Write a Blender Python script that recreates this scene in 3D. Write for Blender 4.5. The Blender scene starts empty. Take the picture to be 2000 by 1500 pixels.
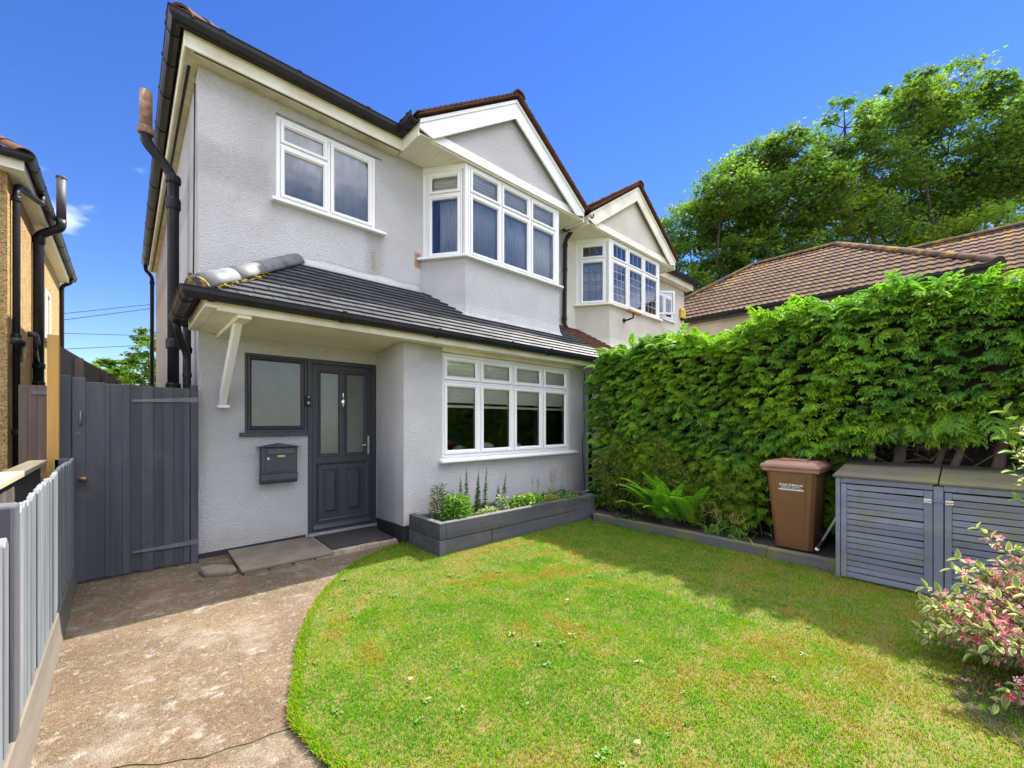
import bpy, math, random
import numpy as np
from mathutils import Vector, Matrix

random.seed(7)
rng = np.random.default_rng(11)
scene = bpy.context.scene
COL = scene.collection
R = math.radians

# ------------------------------------------------------------------ camera
cam_data = bpy.data.cameras.new('camera')
cam_data.sensor_width = 36.0
cam_data.lens = 14.724
cam_data.shift_y = 0.0375
cam_data.clip_start = 0.05
cam_data.clip_end = 3000.0
cam = bpy.data.objects.new('camera', cam_data)
cam.location = (0.0, 0.0, 1.4)
cam.rotation_euler = (R(90), 0.0, R(-42.715))
COL.objects.link(cam)
scene.camera = cam

# ------------------------------------------------------------------ light
SUN = Vector((0.70, 0.04, 1.0)).normalized()
SUN_EL = math.asin(SUN.z)
SUN_AZ = math.atan2(SUN.x, SUN.y)
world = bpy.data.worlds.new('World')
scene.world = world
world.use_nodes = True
wn = world.node_tree.nodes
wl = world.node_tree.links
wn.clear()
w_out = wn.new('ShaderNodeOutputWorld')
w_bg = wn.new('ShaderNodeBackground')
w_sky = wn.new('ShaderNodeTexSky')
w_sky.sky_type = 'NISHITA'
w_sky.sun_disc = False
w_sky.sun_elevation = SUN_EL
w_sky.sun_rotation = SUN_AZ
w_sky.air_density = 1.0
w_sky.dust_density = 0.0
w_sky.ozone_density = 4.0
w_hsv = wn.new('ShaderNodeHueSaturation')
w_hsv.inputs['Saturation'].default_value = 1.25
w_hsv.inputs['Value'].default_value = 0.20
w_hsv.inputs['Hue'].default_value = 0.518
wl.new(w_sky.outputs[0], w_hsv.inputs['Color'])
# clouds over the dome, turned mostly out of view and brightened to fill shade
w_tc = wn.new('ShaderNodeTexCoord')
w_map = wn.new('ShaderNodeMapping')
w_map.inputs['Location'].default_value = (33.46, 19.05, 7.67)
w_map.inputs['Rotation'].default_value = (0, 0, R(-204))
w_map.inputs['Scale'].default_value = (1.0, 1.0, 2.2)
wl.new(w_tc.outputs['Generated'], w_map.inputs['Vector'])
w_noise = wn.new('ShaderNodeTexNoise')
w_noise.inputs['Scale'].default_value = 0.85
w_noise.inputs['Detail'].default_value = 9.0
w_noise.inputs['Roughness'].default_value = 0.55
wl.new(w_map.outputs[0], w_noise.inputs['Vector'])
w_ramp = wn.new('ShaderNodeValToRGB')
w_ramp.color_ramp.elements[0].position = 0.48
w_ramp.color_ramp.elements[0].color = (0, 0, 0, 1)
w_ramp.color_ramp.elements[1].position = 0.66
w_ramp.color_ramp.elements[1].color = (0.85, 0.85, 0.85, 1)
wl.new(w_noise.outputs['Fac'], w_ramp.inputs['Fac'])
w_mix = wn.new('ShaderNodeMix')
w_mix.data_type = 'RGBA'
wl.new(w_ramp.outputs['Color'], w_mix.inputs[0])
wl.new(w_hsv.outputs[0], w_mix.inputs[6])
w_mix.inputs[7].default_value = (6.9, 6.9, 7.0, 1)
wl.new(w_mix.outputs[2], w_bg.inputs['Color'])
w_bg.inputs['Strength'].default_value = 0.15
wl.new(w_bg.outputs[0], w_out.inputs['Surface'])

sun_data = bpy.data.lights.new('sun', 'SUN')
sun_data.energy = 2.0
sun_data.angle = R(0.8)
sun_data.color = (1.0, 0.94, 0.84)
sun = bpy.data.objects.new('sun', sun_data)
sun.rotation_euler = SUN.to_track_quat('Z', 'Y').to_euler()
sun.location = (6, 2, 12)
COL.objects.link(sun)

scene.view_settings.view_transform = 'Standard'
scene.view_settings.look = 'None'
scene.view_settings.gamma = 1.0
scene.view_settings.use_curve_mapping = False
scene.view_settings.exposure = 2.9
scene.render.engine = 'CYCLES'
scene.cycles.use_denoising = True
scene.cycles.max_bounces = 7
scene.cycles.diffuse_bounces = 4
scene.cycles.transparent_max_bounces = 12
scene.cycles.sample_clamp_indirect = 8.0

# ------------------------------------------------------------------ materials
def lin(r, g, b):
    def f(c):
        c /= 255.0
        return c / 12.92 if c <= 0.04045 else ((c + 0.055) / 1.055) ** 2.4
    return (f(r), f(g), f(b))

def pmat(name, base, base2=None, rough=0.6, scale=4.0, detail=5.0, lo=0.35, hi=0.65, stretch=(1, 1, 1),
         bump=0.0, bscale=60.0, bdist=0.01, bstretch=None, metal=0.0, spec=0.5, rvar=0.0, speck=None, speck_scale=90.0,
         patch=None, patch_scale=1.3, patch_lo=0.55, patch_hi=0.7, island=0.0, coords='Object', voronoi_bump=False):
    m = bpy.data.materials.new(name)
    m.use_nodes = True
    nt = m.node_tree
    N, L = nt.nodes, nt.links
    N.clear()
    out = N.new('ShaderNodeOutputMaterial')
    bs = N.new('ShaderNodeBsdfPrincipled')
    L.new(bs.outputs[0], out.inputs['Surface'])
    tc = N.new('ShaderNodeTexCoord')
    mp = N.new('ShaderNodeMapping')
    mp.inputs['Scale'].default_value = stretch
    L.new(tc.outputs[coords], mp.inputs['Vector'])
    base2 = base2 or tuple(c * 0.8 for c in base)
    nz = N.new('ShaderNodeTexNoise')
    nz.inputs['Scale'].default_value = scale
    nz.inputs['Detail'].default_value = detail
    nz.inputs['Roughness'].default_value = 0.6
    L.new(mp.outputs[0], nz.inputs['Vector'])
    rp = N.new('ShaderNodeValToRGB')
    rp.color_ramp.elements[0].position = lo
    rp.color_ramp.elements[0].color = (*base2, 1)
    rp.color_ramp.elements[1].position = hi
    rp.color_ramp.elements[1].color = (*base, 1)
    L.new(nz.outputs['Fac'], rp.inputs['Fac'])
    col = rp.outputs['Color']
    def mixin(fac, a, bcol):
        mx = N.new('ShaderNodeMix')
        mx.data_type = 'RGBA'
        if fac is not None:
            L.new(fac, mx.inputs[0])
        L.new(a, mx.inputs[6])
        mx.inputs[7].default_value = (*bcol, 1)
        return mx.outputs[2], mx
    if speck:
        sp = N.new('ShaderNodeTexVoronoi')
        sp.inputs['Scale'].default_value = speck_scale
        L.new(tc.outputs[coords], sp.inputs['Vector'])
        r2 = N.new('ShaderNodeValToRGB')
        r2.color_ramp.interpolation = 'LINEAR'
        els = r2.color_ramp.elements
        els[0].position = 0.0
        els[0].color = (*speck[0], 1)
        els[1].position = 1.0
        els[1].color = (*speck[-1], 1)
        for i, c in enumerate(speck[1:-1]):
            e = els.new((i + 1) / (len(speck) - 1))
            e.color = (*c, 1)
        sepc = N.new('ShaderNodeSeparateColor')
        L.new(sp.outputs['Color'], sepc.inputs[0])
        L.new(sepc.outputs[0], r2.inputs['Fac'])
        mx = N.new('ShaderNodeMix')
        mx.data_type = 'RGBA'
        mx.blend_type = 'MULTIPLY'
        mx.inputs[0].default_value = 1.0
        L.new(col, mx.inputs[6])
        L.new(r2.outputs['Color'], mx.inputs[7])
        col = mx.outputs[2]
    if patch:
        patches = patch if isinstance(patch, list) else [(patch, patch_scale, patch_lo, patch_hi)]
        for k, (pc, ps, plo, phi) in enumerate(patches):
            pn = N.new('ShaderNodeTexNoise')
            pn.inputs['Scale'].default_value = ps
            pn.inputs['Detail'].default_value = 8
            pn.inputs['Roughness'].default_value = 0.68
            pm = N.new('ShaderNodeMapping')
            pm.inputs['Location'].default_value = (3.7 + k * 5.1, 1.9 - k * 2.3, 0.4 + k)
            L.new(tc.outputs[coords], pm.inputs['Vector'])
            L.new(pm.outputs[0], pn.inputs['Vector'])
            pr = N.new('ShaderNodeMapRange')
            pr.inputs['From Min'].default_value = plo
            pr.inputs['From Max'].default_value = phi
            L.new(pn.outputs['Fac'], pr.inputs['Value'])
            col, _ = mixin(pr.outputs[0], col, pc)
    if island:
        gi = N.new('ShaderNodeObjectInfo')
        hs = N.new('ShaderNodeHueSaturation')
        mr = N.new('ShaderNodeMapRange')
        mr.inputs['To Min'].default_value = 1 - island
        mr.inputs['To Max'].default_value = 1 + island
        L.new(gi.outputs['Random'], mr.inputs['Value'])
        L.new(mr.outputs[0], hs.inputs['Value'])
        L.new(col, hs.inputs['Color'])
        col = hs.outputs['Color']
    L.new(col, bs.inputs['Base Color'])
    bs.inputs['Roughness'].default_value = rough
    bs.inputs['Metallic'].default_value = metal
    bs.inputs['Specular IOR Level'].default_value = spec
    if rvar:
        mr = N.new('ShaderNodeMapRange')
        mr.inputs['To Min'].default_value = max(0.03, rough - rvar)
        mr.inputs['To Max'].default_value = min(1.0, rough + rvar)
        L.new(nz.outputs['Fac'], mr.inputs['Value'])
        L.new(mr.outputs[0], bs.inputs['Roughness'])
    if bump:
        bp = N.new('ShaderNodeBump')
        bp.inputs['Strength'].default_value = bump
        bp.inputs['Distance'].default_value = bdist
        bm = N.new('ShaderNodeMapping')
        bm.inputs['Scale'].default_value = bstretch or stretch
        L.new(tc.outputs[coords], bm.inputs['Vector'])
        bn = N.new('ShaderNodeTexNoise')
        bn.inputs['Scale'].default_value = bscale
        bn.inputs['Detail'].default_value = 4.0
        bn.inputs['Roughness'].default_value = 0.65
        L.new(bm.outputs[0], bn.inputs['Vector'])
        h = bn.outputs['Fac']
        if voronoi_bump:
            bv = N.new('ShaderNodeTexVoronoi')
            bv.inputs['Scale'].default_value = bscale * 1.3
            L.new(bm.outputs[0], bv.inputs['Vector'])
            ma = N.new('ShaderNodeMath')
            ma.operation = 'SUBTRACT'
            L.new(bn.outputs['Fac'], ma.inputs[0])
            sc = N.new('ShaderNodeMath')
            sc.operation = 'MULTIPLY'
            sc.inputs[1].default_value = 0.55
            L.new(bv.outputs['Distance'], sc.inputs[0])
            L.new(sc.outputs[0], ma.inputs[1])
            h = ma.outputs[0]
        L.new(h, bp.inputs['Height'])
        L.new(bp.outputs[0], bs.inputs['Normal'])
    return m

def leafmat(name, trans=0.3, rough=0.5, spec=0.35, tint=(1, 1, 1)):
    """leaf material: colour of each leaf comes from the mesh attribute 'Col'"""
    m = bpy.data.materials.new(name)
    m.use_nodes = True
    N, L = m.node_tree.nodes, m.node_tree.links
    N.clear()
    out = N.new('ShaderNodeOutputMaterial')
    at = N.new('ShaderNodeAttribute')
    at.attribute_name = 'Col'
    bs = N.new('ShaderNodeBsdfPrincipled')
    bs.inputs['Roughness'].default_value = rough
    bs.inputs['Specular IOR Level'].default_value = spec
    L.new(at.outputs['Color'], bs.inputs['Base Color'])
    tr = N.new('ShaderNodeBsdfTranslucent')
    mc = N.new('ShaderNodeMix')
    mc.data_type = 'RGBA'
    mc.blend_type = 'MULTIPLY'
    mc.inputs[0].default_value = 1.0
    mc.inputs[7].default_value = (1.25, 1.4, 0.7, 1)
    L.new(at.outputs['Color'], mc.inputs[6])
    L.new(mc.outputs[2], tr.inputs['Color'])
    ms = N.new('ShaderNodeMixShader')
    ms.inputs[0].default_value = trans
    L.new(bs.outputs[0], ms.inputs[1])
    L.new(tr.outputs[0], ms.inputs[2])
    L.new(ms.outputs[0], out.inputs['Surface'])
    return m

def glassmat(name, ior=2.3, tint=(0.97, 0.985, 0.98)):
    """thin double-glazing: Fresnel mix of clear and mirror"""
    m = bpy.data.materials.new(name)
    m.use_nodes = True
    N, L = m.node_tree.nodes, m.node_tree.links
    N.clear()
    out = N.new('ShaderNodeOutputMaterial')
    fr = N.new('ShaderNodeFresnel')
    fr.inputs['IOR'].default_value = ior
    tr = N.new('ShaderNodeBsdfTransparent')
    tr.inputs['Color'].default_value = (*tint, 1)
    gl = N.new('ShaderNodeBsdfGlossy')
    gl.inputs['Roughness'].default_value = 0.015
    tc = N.new('ShaderNodeTexCoord')
    nz = N.new('ShaderNodeTexNoise')
    nz.inputs['Scale'].default_value = 1.6
    nz.inputs['Detail'].default_value = 1.0
    bp = N.new('ShaderNodeBump')
    bp.inputs['Strength'].default_value = 0.12
    bp.inputs['Distance'].default_value = 0.02
    L.new(tc.outputs['Object'], nz.inputs['Vector'])
    L.new(nz.outputs['Fac'], bp.inputs['Height'])
    L.new(bp.outputs[0], gl.inputs['Normal'])
    ms = N.new('ShaderNodeMixShader')
    L.new(fr.outputs[0], ms.inputs[0])
    L.new(tr.outputs[0], ms.inputs[1])
    L.new(gl.outputs[0], ms.inputs[2])
    L.new(ms.outputs[0], out.inputs['Surface'])
    return m

def frostmat(name):
    m = pmat(name, (0.125, 0.14, 0.125), (0.09, 0.105, 0.09), rough=0.12, scale=2.5, spec=0.6, bump=0.25, bscale=40, bdist=0.004)
    return m

M = {}
M['render'] = pmat('grey_roughcast', (0.555, 0.535, 0.538), (0.495, 0.477, 0.48), rough=0.9, scale=1.6, spec=0.15,
                   bump=1.0, bscale=60, bdist=0.018, voronoi_bump=True, patch=[((0.46, 0.45, 0.46), 0.9, 0.55, 0.78)])
M['render_smooth'] = pmat('smooth_render', (0.44, 0.425, 0.425), (0.37, 0.358, 0.358), rough=0.85, scale=3, spec=0.2, bump=0.35, bscale=20, bdist=0.01)
M['render_old'] = pmat('bare_patched_roughcast', (0.50, 0.487, 0.50), (0.36, 0.35, 0.36), rough=0.95, scale=26, spec=0.1,
                       bump=1.0, bscale=38, bdist=0.028, voronoi_bump=True)
M['cream_render'] = pmat('cream_render', (0.58, 0.53, 0.46), (0.48, 0.43, 0.37), rough=0.9, scale=1.4, spec=0.15, bump=0.6,
                         bscale=45, bdist=0.012, voronoi_bump=True, patch=[((0.40, 0.37, 0.33), 1.1, 0.60, 0.78)])
M['pebbledash'] = pmat('ochre_pebbledash', (0.47, 0.335, 0.155), (0.34, 0.235, 0.105), rough=0.85, scale=9, spec=0.2, bump=1.0,
                       bscale=34, bdist=0.03, voronoi_bump=True, speck=[(0.5, 0.5, 0.5), (0.9, 0.85, 0.8), (1.15, 1.1, 1.0)], speck_scale=45)
M['plinth'] = pmat('black_plinth_paint', (0.022, 0.023, 0.028), rough=0.65, bump=0.5, bscale=30, bdist=0.01)
M['upvc'] = pmat('white_upvc', (0.74, 0.73, 0.725), (0.69, 0.68, 0.67), rough=0.32, scale=2.2, lo=0.3, hi=0.6, spec=0.4)
M['upvc_old'] = pmat('dirty_white_board', (0.76, 0.715, 0.60), (0.58, 0.52, 0.38), rough=0.5, scale=2.4, lo=0.25, hi=0.55, spec=0.35, bump=0.08, bscale=20)
M['soffit'] = pmat('stained_soffit', (0.62, 0.57, 0.44), (0.36, 0.31, 0.20), rough=0.6, scale=3.2, lo=0.3, hi=0.65)
M['soffit_clean'] = pmat('cream_soffit', (0.74, 0.71, 0.60), (0.66, 0.62, 0.50), rough=0.5, scale=3.0)
M['black_plastic'] = pmat('black_plastic', (0.010, 0.0105, 0.013), (0.018, 0.018, 0.020), rough=0.42, scale=6, rvar=0.12, spec=0.2)
M['black_iron'] = pmat('black_painted_iron', (0.009, 0.0095, 0.013), (0.016, 0.016, 0.019), spec=0.22, rough=0.45, scale=8, rvar=0.15, bump=0.15, bscale=35)
M['grey_plastic'] = pmat('grey_plastic_pipe', (0.075, 0.076, 0.082), rough=0.55, spec=0.25)
M['rust'] = pmat('rusty_iron', (0.30, 0.17, 0.11), (0.13, 0.075, 0.06), rough=0.85, scale=14, bump=0.4, bscale=40, patch=[((0.45, 0.27, 0.13), 9, 0.58, 0.72)])
M['slate'] = pmat('dark_slate', (0.042, 0.045, 0.053), (0.030, 0.032, 0.038), rough=0.45, scale=5, rvar=0.1, spec=0.32, island=0.28,
                  bump=0.25, bscale=18, bdist=0.006, patch=[((0.12, 0.12, 0.12), 4, 0.62, 0.8)])
M['clay'] = pmat('old_clay_tile', (0.13, 0.055, 0.035), (0.07, 0.034, 0.026), rough=0.95, spec=0.1, scale=7, bump=0.6, bscale=40, bdist=0.008,
                 patch=[((0.06, 0.045, 0.03), 6, 0.50, 0.7), ((0.22, 0.13, 0.035), 8, 0.62, 0.74)], island=0.15)
M['concrete_tile'] = pmat('brown_concrete_tile', (0.085, 0.056, 0.046), (0.055, 0.037, 0.032), rough=0.95, spec=0.08, scale=5, bump=0.4, bscale=40,
                          bdist=0.006, patch=[((0.19, 0.105, 0.014), 4.0, 0.50, 0.62), ((0.16, 0.145, 0.12), 11, 0.66, 0.74)], island=0.16)
M['lead'] = pmat('weathered_metal_hip', (0.14, 0.142, 0.148), (0.070, 0.072, 0.078), rough=0.55, scale=6, spec=0.3, metal=0.0, rvar=0.12, bump=0.1, bscale=12)
M['mortar'] = pmat('mortar', (0.30, 0.28, 0.25), (0.17, 0.15, 0.12), rough=0.95, scale=18, bump=0.6, bscale=40)
M['lichen'] = pmat('yellow_lichen_cap', (0.09, 0.085, 0.08), (0.05, 0.05, 0.05), rough=0.9, scale=12, patch=[((0.40, 0.27, 0.05), 13, 0.50, 0.6)])
M['anthracite'] = pmat('anthracite_upvc', (0.040, 0.042, 0.053), (0.034, 0.036, 0.046), rough=0.45, scale=3, spec=0.4, bump=0.08, bscale=70, stretch=(1, 1, 0.2))
M['chrome'] = pmat('brushed_chrome', (0.62, 0.61, 0.59), rough=0.22, metal=1.0)
M['aluminium'] = pmat('aluminium_strip', (0.55, 0.55, 0.56), rough=0.4, metal=0.6)
M['glass'] = glassmat('double_glazing')
M['frost'] = frostmat('frosted_glass')
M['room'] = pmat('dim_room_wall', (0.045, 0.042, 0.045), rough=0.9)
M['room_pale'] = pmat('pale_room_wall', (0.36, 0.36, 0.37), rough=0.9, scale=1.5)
M['blind'] = pmat('white_blind_fabric', (0.92, 0.90, 0.80), (0.88, 0.86, 0.76), rough=0.7)
M['curtain'] = pmat('dark_curtain', (0.07, 0.055, 0.045), rough=0.9)
M['net'] = pmat('net_reflection_fill', (0.68, 0.69, 0.70), (0.48, 0.49, 0.50), rough=0.9, scale=2.2, stretch=(2, 2, 0.6))  # pale cloth; also stands in for cloud reflections in the upstairs panes
M['gate'] = pmat('charcoal_stained_board', (0.058, 0.061, 0.074), (0.036, 0.038, 0.048), rough=0.62, scale=7, stretch=(1, 1, 0.09), spec=0.35,
                 bump=0.5, bscale=26, bdist=0.005, island=0.22, patch=[((0.095, 0.082, 0.065), 2.0, 0.56, 0.8), ((0.10, 0.105, 0.12), 9.0, 0.64, 0.76)])
M['picket'] = pmat('blue_grey_picket_paint', (0.155, 0.172, 0.19), (0.095, 0.105, 0.122), rough=0.6, scale=7, stretch=(1, 1, 0.12), bump=0.35,
                   bscale=24, bdist=0.004, island=0.12)
M['post_dark'] = pmat('dark_fence_post', (0.075, 0.075, 0.09), (0.05, 0.05, 0.06), rough=0.7, scale=9, stretch=(1, 1, 0.12), bump=0.5, bscale=24)
M['gravel_board'] = pmat('weathered_gravel_board', (0.135, 0.115, 0.092), (0.09, 0.077, 0.064), rough=0.8, scale=7, stretch=(1, 0.15, 1), bump=0.4, bscale=22)
M['new_timber'] = pmat('new_yellow_timber', (0.42, 0.235, 0.05), (0.32, 0.17, 0.035), rough=0.65, scale=9, stretch=(1, 1, 0.12), bump=0.25, bscale=26)
M['pale_timber'] = pmat('pale_timber_rail', (0.38, 0.31, 0.20), (0.27, 0.21, 0.12), rough=0.7, scale=9, stretch=(1, 0.12, 1), bump=0.3, bscale=26)
M['dark_board'] = pmat('dark_creosoted_board', (0.075, 0.062, 0.058), (0.045, 0.038, 0.036), rough=0.8, scale=8, stretch=(1, 1, 0.12), bump=0.5, bscale=24, island=0.2)
M['brown_board'] = pmat('brown_gate_board', (0.13, 0.085, 0.062), (0.085, 0.055, 0.042), rough=0.8, scale=8, stretch=(1, 1, 0.12), bump=0.4, bscale=24, island=0.15)
M['sleeper'] = pmat('charcoal_sleeper', (0.088, 0.088, 0.098), (0.055, 0.055, 0.062), rough=0.72, scale=6, stretch=(0.12, 1, 1.4), bump=0.6, bscale=22,
                    bdist=0.008, island=0.18, patch=[((0.14, 0.11, 0.08), 2.6, 0.54, 0.76), ((0.05, 0.05, 0.055), 7.0, 0.58, 0.75)])
M['sleeper_old'] = pmat('mossy_sleeper', (0.11, 0.105, 0.10), (0.07, 0.068, 0.068), rough=0.85, scale=6, stretch=(1, 0.12, 1.4), bump=0.6, bscale=22, bdist=0.006,
                        patch=[((0.135, 0.14, 0.035), 2.6, 0.47, 0.64)])
M['store'] = pmat('blue_grey_slat_paint', (0.165, 0.185, 0.235), (0.115, 0.130, 0.170), rough=0.65, scale=7, stretch=(1, 0.12, 1), bump=0.35, bscale=24, bdist=0.004,
                  island=0.12, patch=[((0.15, 0.14, 0.06), 2.6, 0.50, 0.74), ((0.10, 0.085, 0.06), 5.0, 0.60, 0.78)])
M['store_lid'] = pmat('mossy_lid_board', (0.105, 0.090, 0.062), (0.060, 0.052, 0.038), rough=0.85, scale=7, stretch=(1, 0.1, 1), bump=0.5, bscale=24, bdist=0.006,
                      patch=[((0.11, 0.115, 0.02), 2.4, 0.50, 0.68)])
M['bin'] = pmat('brown_bin_plastic', (0.200, 0.088, 0.036), (0.165, 0.074, 0.030), rough=0.45, scale=2.5, spec=0.4, bump=0.06, bscale=120, patch=[((0.125, 0.075, 0.022), 2.0, 0.5, 0.75)])
M['bin_lid'] = pmat('faded_brown_lid', (0.30, 0.155, 0.115), (0.22, 0.115, 0.085), rough=0.5, scale=3, spec=0.4)
M['white_print'] = pmat('white_print', (0.85, 0.84, 0.82), rough=0.6)
M['stone'] = pmat('worn_stone_slab', (0.185, 0.150, 0.108), (0.12, 0.098, 0.072), rough=0.8, scale=4, bump=0.5, bscale=30, bdist=0.006, patch=[((0.25, 0.22, 0.18), 5, 0.6, 0.75)])
M['brick'] = pmat('worn_step_brick', (0.34, 0.27, 0.19), (0.22, 0.17, 0.12), rough=0.9, scale=9, bump=0.6, bscale=36, island=0.2)
M['mat'] = pmat('black_coir_mat', (0.018, 0.016, 0.018), (0.05, 0.042, 0.045), rough=0.95, scale=150, bump=1.0, bscale=160, bdist=0.01)
M['concrete'] = pmat('exposed_aggregate_concrete', (0.126, 0.090, 0.051), (0.083, 0.056, 0.030), rough=0.92, scale=1.6, bump=0.9, bscale=110, bdist=0.008, voronoi_bump=True,
                     speck=[(0.55, 0.50, 0.45), (0.8, 0.76, 0.72), (1.0, 1.0, 1.0), (1.0, 0.9, 0.75), (1.25, 1.2, 1.15)], speck_scale=120,
                     patch=[((0.19, 0.160, 0.126), 3.6, 0.50, 0.76), ((0.080, 0.052, 0.025), 1.5, 0.58, 0.82), ((0.26, 0.24, 0.212), 11.0, 0.57, 0.75), ((0.20, 0.17, 0.14), 38.0, 0.55, 0.68), ((0.045, 0.032, 0.02), 55.0, 0.66, 0.72)])
M['crack'] = pmat('dark_crack_dirt', (0.055, 0.045, 0.026), (0.06, 0.07, 0.02), rough=1.0, scale=30)
M['soil'] = pmat('dark_soil', (0.075, 0.052, 0.037), (0.040, 0.029, 0.022), rough=1.0, scale=22, bump=1.0, bscale=40, bdist=0.03)
M['lawn'] = pmat('lawn_thatch', (0.085, 0.095, 0.012), (0.135, 0.100, 0.028), rough=1.0, scale=7, bump=0.8, bscale=60, bdist=0.02)
M['ground'] = pmat('distant_ground', (0.11, 0.125, 0.05), (0.16, 0.13, 0.08), rough=1.0, scale=0.5)
M['bark'] = pmat('grey_brown_bark', (0.050, 0.038, 0.030), (0.028, 0.022, 0.018), rough=0.95, scale=14, stretch=(1, 1, 0.25), bump=0.8, bscale=20, bdist=0.02)
M['hedge_bark'] = pmat('reddish_hedge_bark', (0.125, 0.085, 0.065), (0.070, 0.046, 0.037), rough=0.95, scale=14, stretch=(1, 1, 0.2), bump=0.8, bscale=30, bdist=0.012)
M['dark_core'] = pmat('added_dark_fill', (0.028, 0.022, 0.017), (0.018, 0.016, 0.012), rough=1.0, scale=14, bump=1.0, bscale=30, bdist=0.05)  # for the dark blocks added to stop light inside the hedge
M['leaf'] = leafmat('tree_leaf', 0.42, 0.65, 0.1)
M['frond'] = leafmat('cypress_frond', 0.34, 0.6, 0.2)
M['herb'] = leafmat('soft_leaf', 0.32, 0.5)
M['grass'] = leafmat('grass_blade', 0.40, 0.8, 0.04)
M['petal'] = leafmat('petal', 0.35, 0.6, 0.2)
M['cable'] = pmat('dark_cable', (0.03, 0.03, 0.035), rough=0.6)
M['yellow_plastic'] = pmat('yellow_plastic', (0.62, 0.42, 0.05), rough=0.5)
M['brass'] = pmat('tarnished_brass', (0.24, 0.16, 0.07), rough=0.4, metal=0.7)
M['iron'] = pmat('galvanised_strap', (0.14, 0.15, 0.17), (0.10, 0.105, 0.12), rough=0.55, metal=0.3, scale=14)
M['mailbox'] = pmat('worn_black_mailbox', (0.050, 0.056, 0.066), (0.030, 0.033, 0.040), rough=0.5, scale=8, rvar=0.12, bump=0.1, bscale=40, patch=[((0.10, 0.11, 0.12), 7, 0.62, 0.78)])
M['nameplate'] = pmat('yellow_nameplate', (0.50, 0.44, 0.12), rough=0.5)
M['camera_body'] = pmat('orange_camera_case', (0.46, 0.20, 0.07), rough=0.5)

def add_stains(mat, stains):
    """weathered patches with ragged edges: (x0, x1, z0, z1, softness, colour, strength, grain scale)"""
    N, L = mat.node_tree.nodes, mat.node_tree.links
    bs = [n for n in N if n.type == 'BSDF_PRINCIPLED'][0]
    col = bs.inputs['Base Color'].links[0].from_socket
    tc = N.new('ShaderNodeTexCoord')
    sep = N.new('ShaderNodeSeparateXYZ')
    L.new(tc.outputs['Object'], sep.inputs[0])
    def math_(op, a, b=None):
        m = N.new('ShaderNodeMath')
        m.operation = op
        for k, q in enumerate((a, b)):
            if q is None:
                continue
            if isinstance(q, (int, float)):
                m.inputs[k].default_value = q
            else:
                L.new(q, m.inputs[k])
        return m.outputs[0]
    for (x0, x1, z0, z1, soft, c, st, gs) in stains:
        nz = N.new('ShaderNodeTexNoise')
        nz.inputs['Scale'].default_value = gs
        nz.inputs['Detail'].default_value = 6
        nz.inputs['Roughness'].default_value = 0.7
        L.new(tc.outputs['Object'], nz.inputs['Vector'])
        dx = math_('SUBTRACT', math_('ABSOLUTE', math_('SUBTRACT', sep.outputs[0], (x0 + x1) / 2)), (x1 - x0) / 2)
        dz = math_('SUBTRACT', math_('ABSOLUTE', math_('SUBTRACT', sep.outputs[2], (z0 + z1) / 2)), (z1 - z0) / 2)
        d = math_('MAXIMUM', dx, dz)
        d = math_('ADD', d, math_('MULTIPLY', math_('SUBTRACT', nz.outputs['Fac'], 0.5), soft * 3.0))
        mr = N.new('ShaderNodeMapRange')
        mr.inputs['From Min'].default_value = soft
        mr.inputs['From Max'].default_value = -soft
        mr.inputs['To Max'].default_value = st
        L.new(d, mr.inputs['Value'])
        mx = N.new('ShaderNodeMix')
        mx.data_type = 'RGBA'
        L.new(mr.outputs[0], mx.inputs[0])
        L.new(col, mx.inputs[6])
        mx.inputs[7].default_value = (*c, 1)
        col = mx.outputs[2]
    L.new(col, bs.inputs['Base Color'])
add_stains(M['render'], [(0.50, 1.22, 3.95, 4.33, 0.06, (0.34, 0.325, 0.33), 0.55, 14), (0.9, 1.25, 3.85, 4.95, 0.12, (0.38, 0.365, 0.37), 0.45, 7),
                         (2.32, 2.55, 3.30, 3.90, 0.05, (0.30, 0.285, 0.28), 0.6, 12), (2.40, 2.44, 3.42, 3.66, 0.03, (0.36, 0.24, 0.09), 0.8, 20),
                         (3.03, 3.13, 3.61, 3.83, 0.02, (0.34, 0.19, 0.11), 0.95, 22), (1.15, 1.30, 3.6, 4.1, 0.08, (0.36, 0.35, 0.35), 0.4, 9),
                         (0.5, 3.2, 4.88, 5.2, 0.12, (0.40, 0.38, 0.35), 0.4, 6), (5.2, 5.9, 0.2, 0.75, 0.12, (0.36, 0.29, 0.20), 0.45, 8), (2.4, 2.75, 0.1, 0.5, 0.10, (0.42, 0.38, 0.33), 0.35, 8),
                         (0.55, 1.6, 0.0, 0.22, 0.08, (0.38, 0.34, 0.28), 0.4, 10), (2.6, 2.9, 2.15, 2.4, 0.05, (0.33, 0.30, 0.25), 0.5, 12)])

# ------------------------------------------------------------------ mesh helpers
def link(o):
    COL.objects.link(o)
    return o

def thing(name, label, cat, loc=(0, 0, 0), group=None):
    e = bpy.data.objects.new(name, None)
    e.empty_display_size = 0.1
    e.location = loc
    link(e)
    e['label'] = label
    e['category'] = cat
    if group:
        e['group'] = group
    return e

def tag(o, label, cat, group=None):
    o['label'] = label
    o['category'] = cat
    if group:
        o['group'] = group
    return o

def attach(o, p):
    """parent o to p keeping world coordinates (o's own matrix is already in world space)"""
    if p is None:
        return o
    o.parent = p
    o.matrix_parent_inverse = p.matrix_basis.inverted()
    return o

def V(*a):
    return Vector(a)

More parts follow.
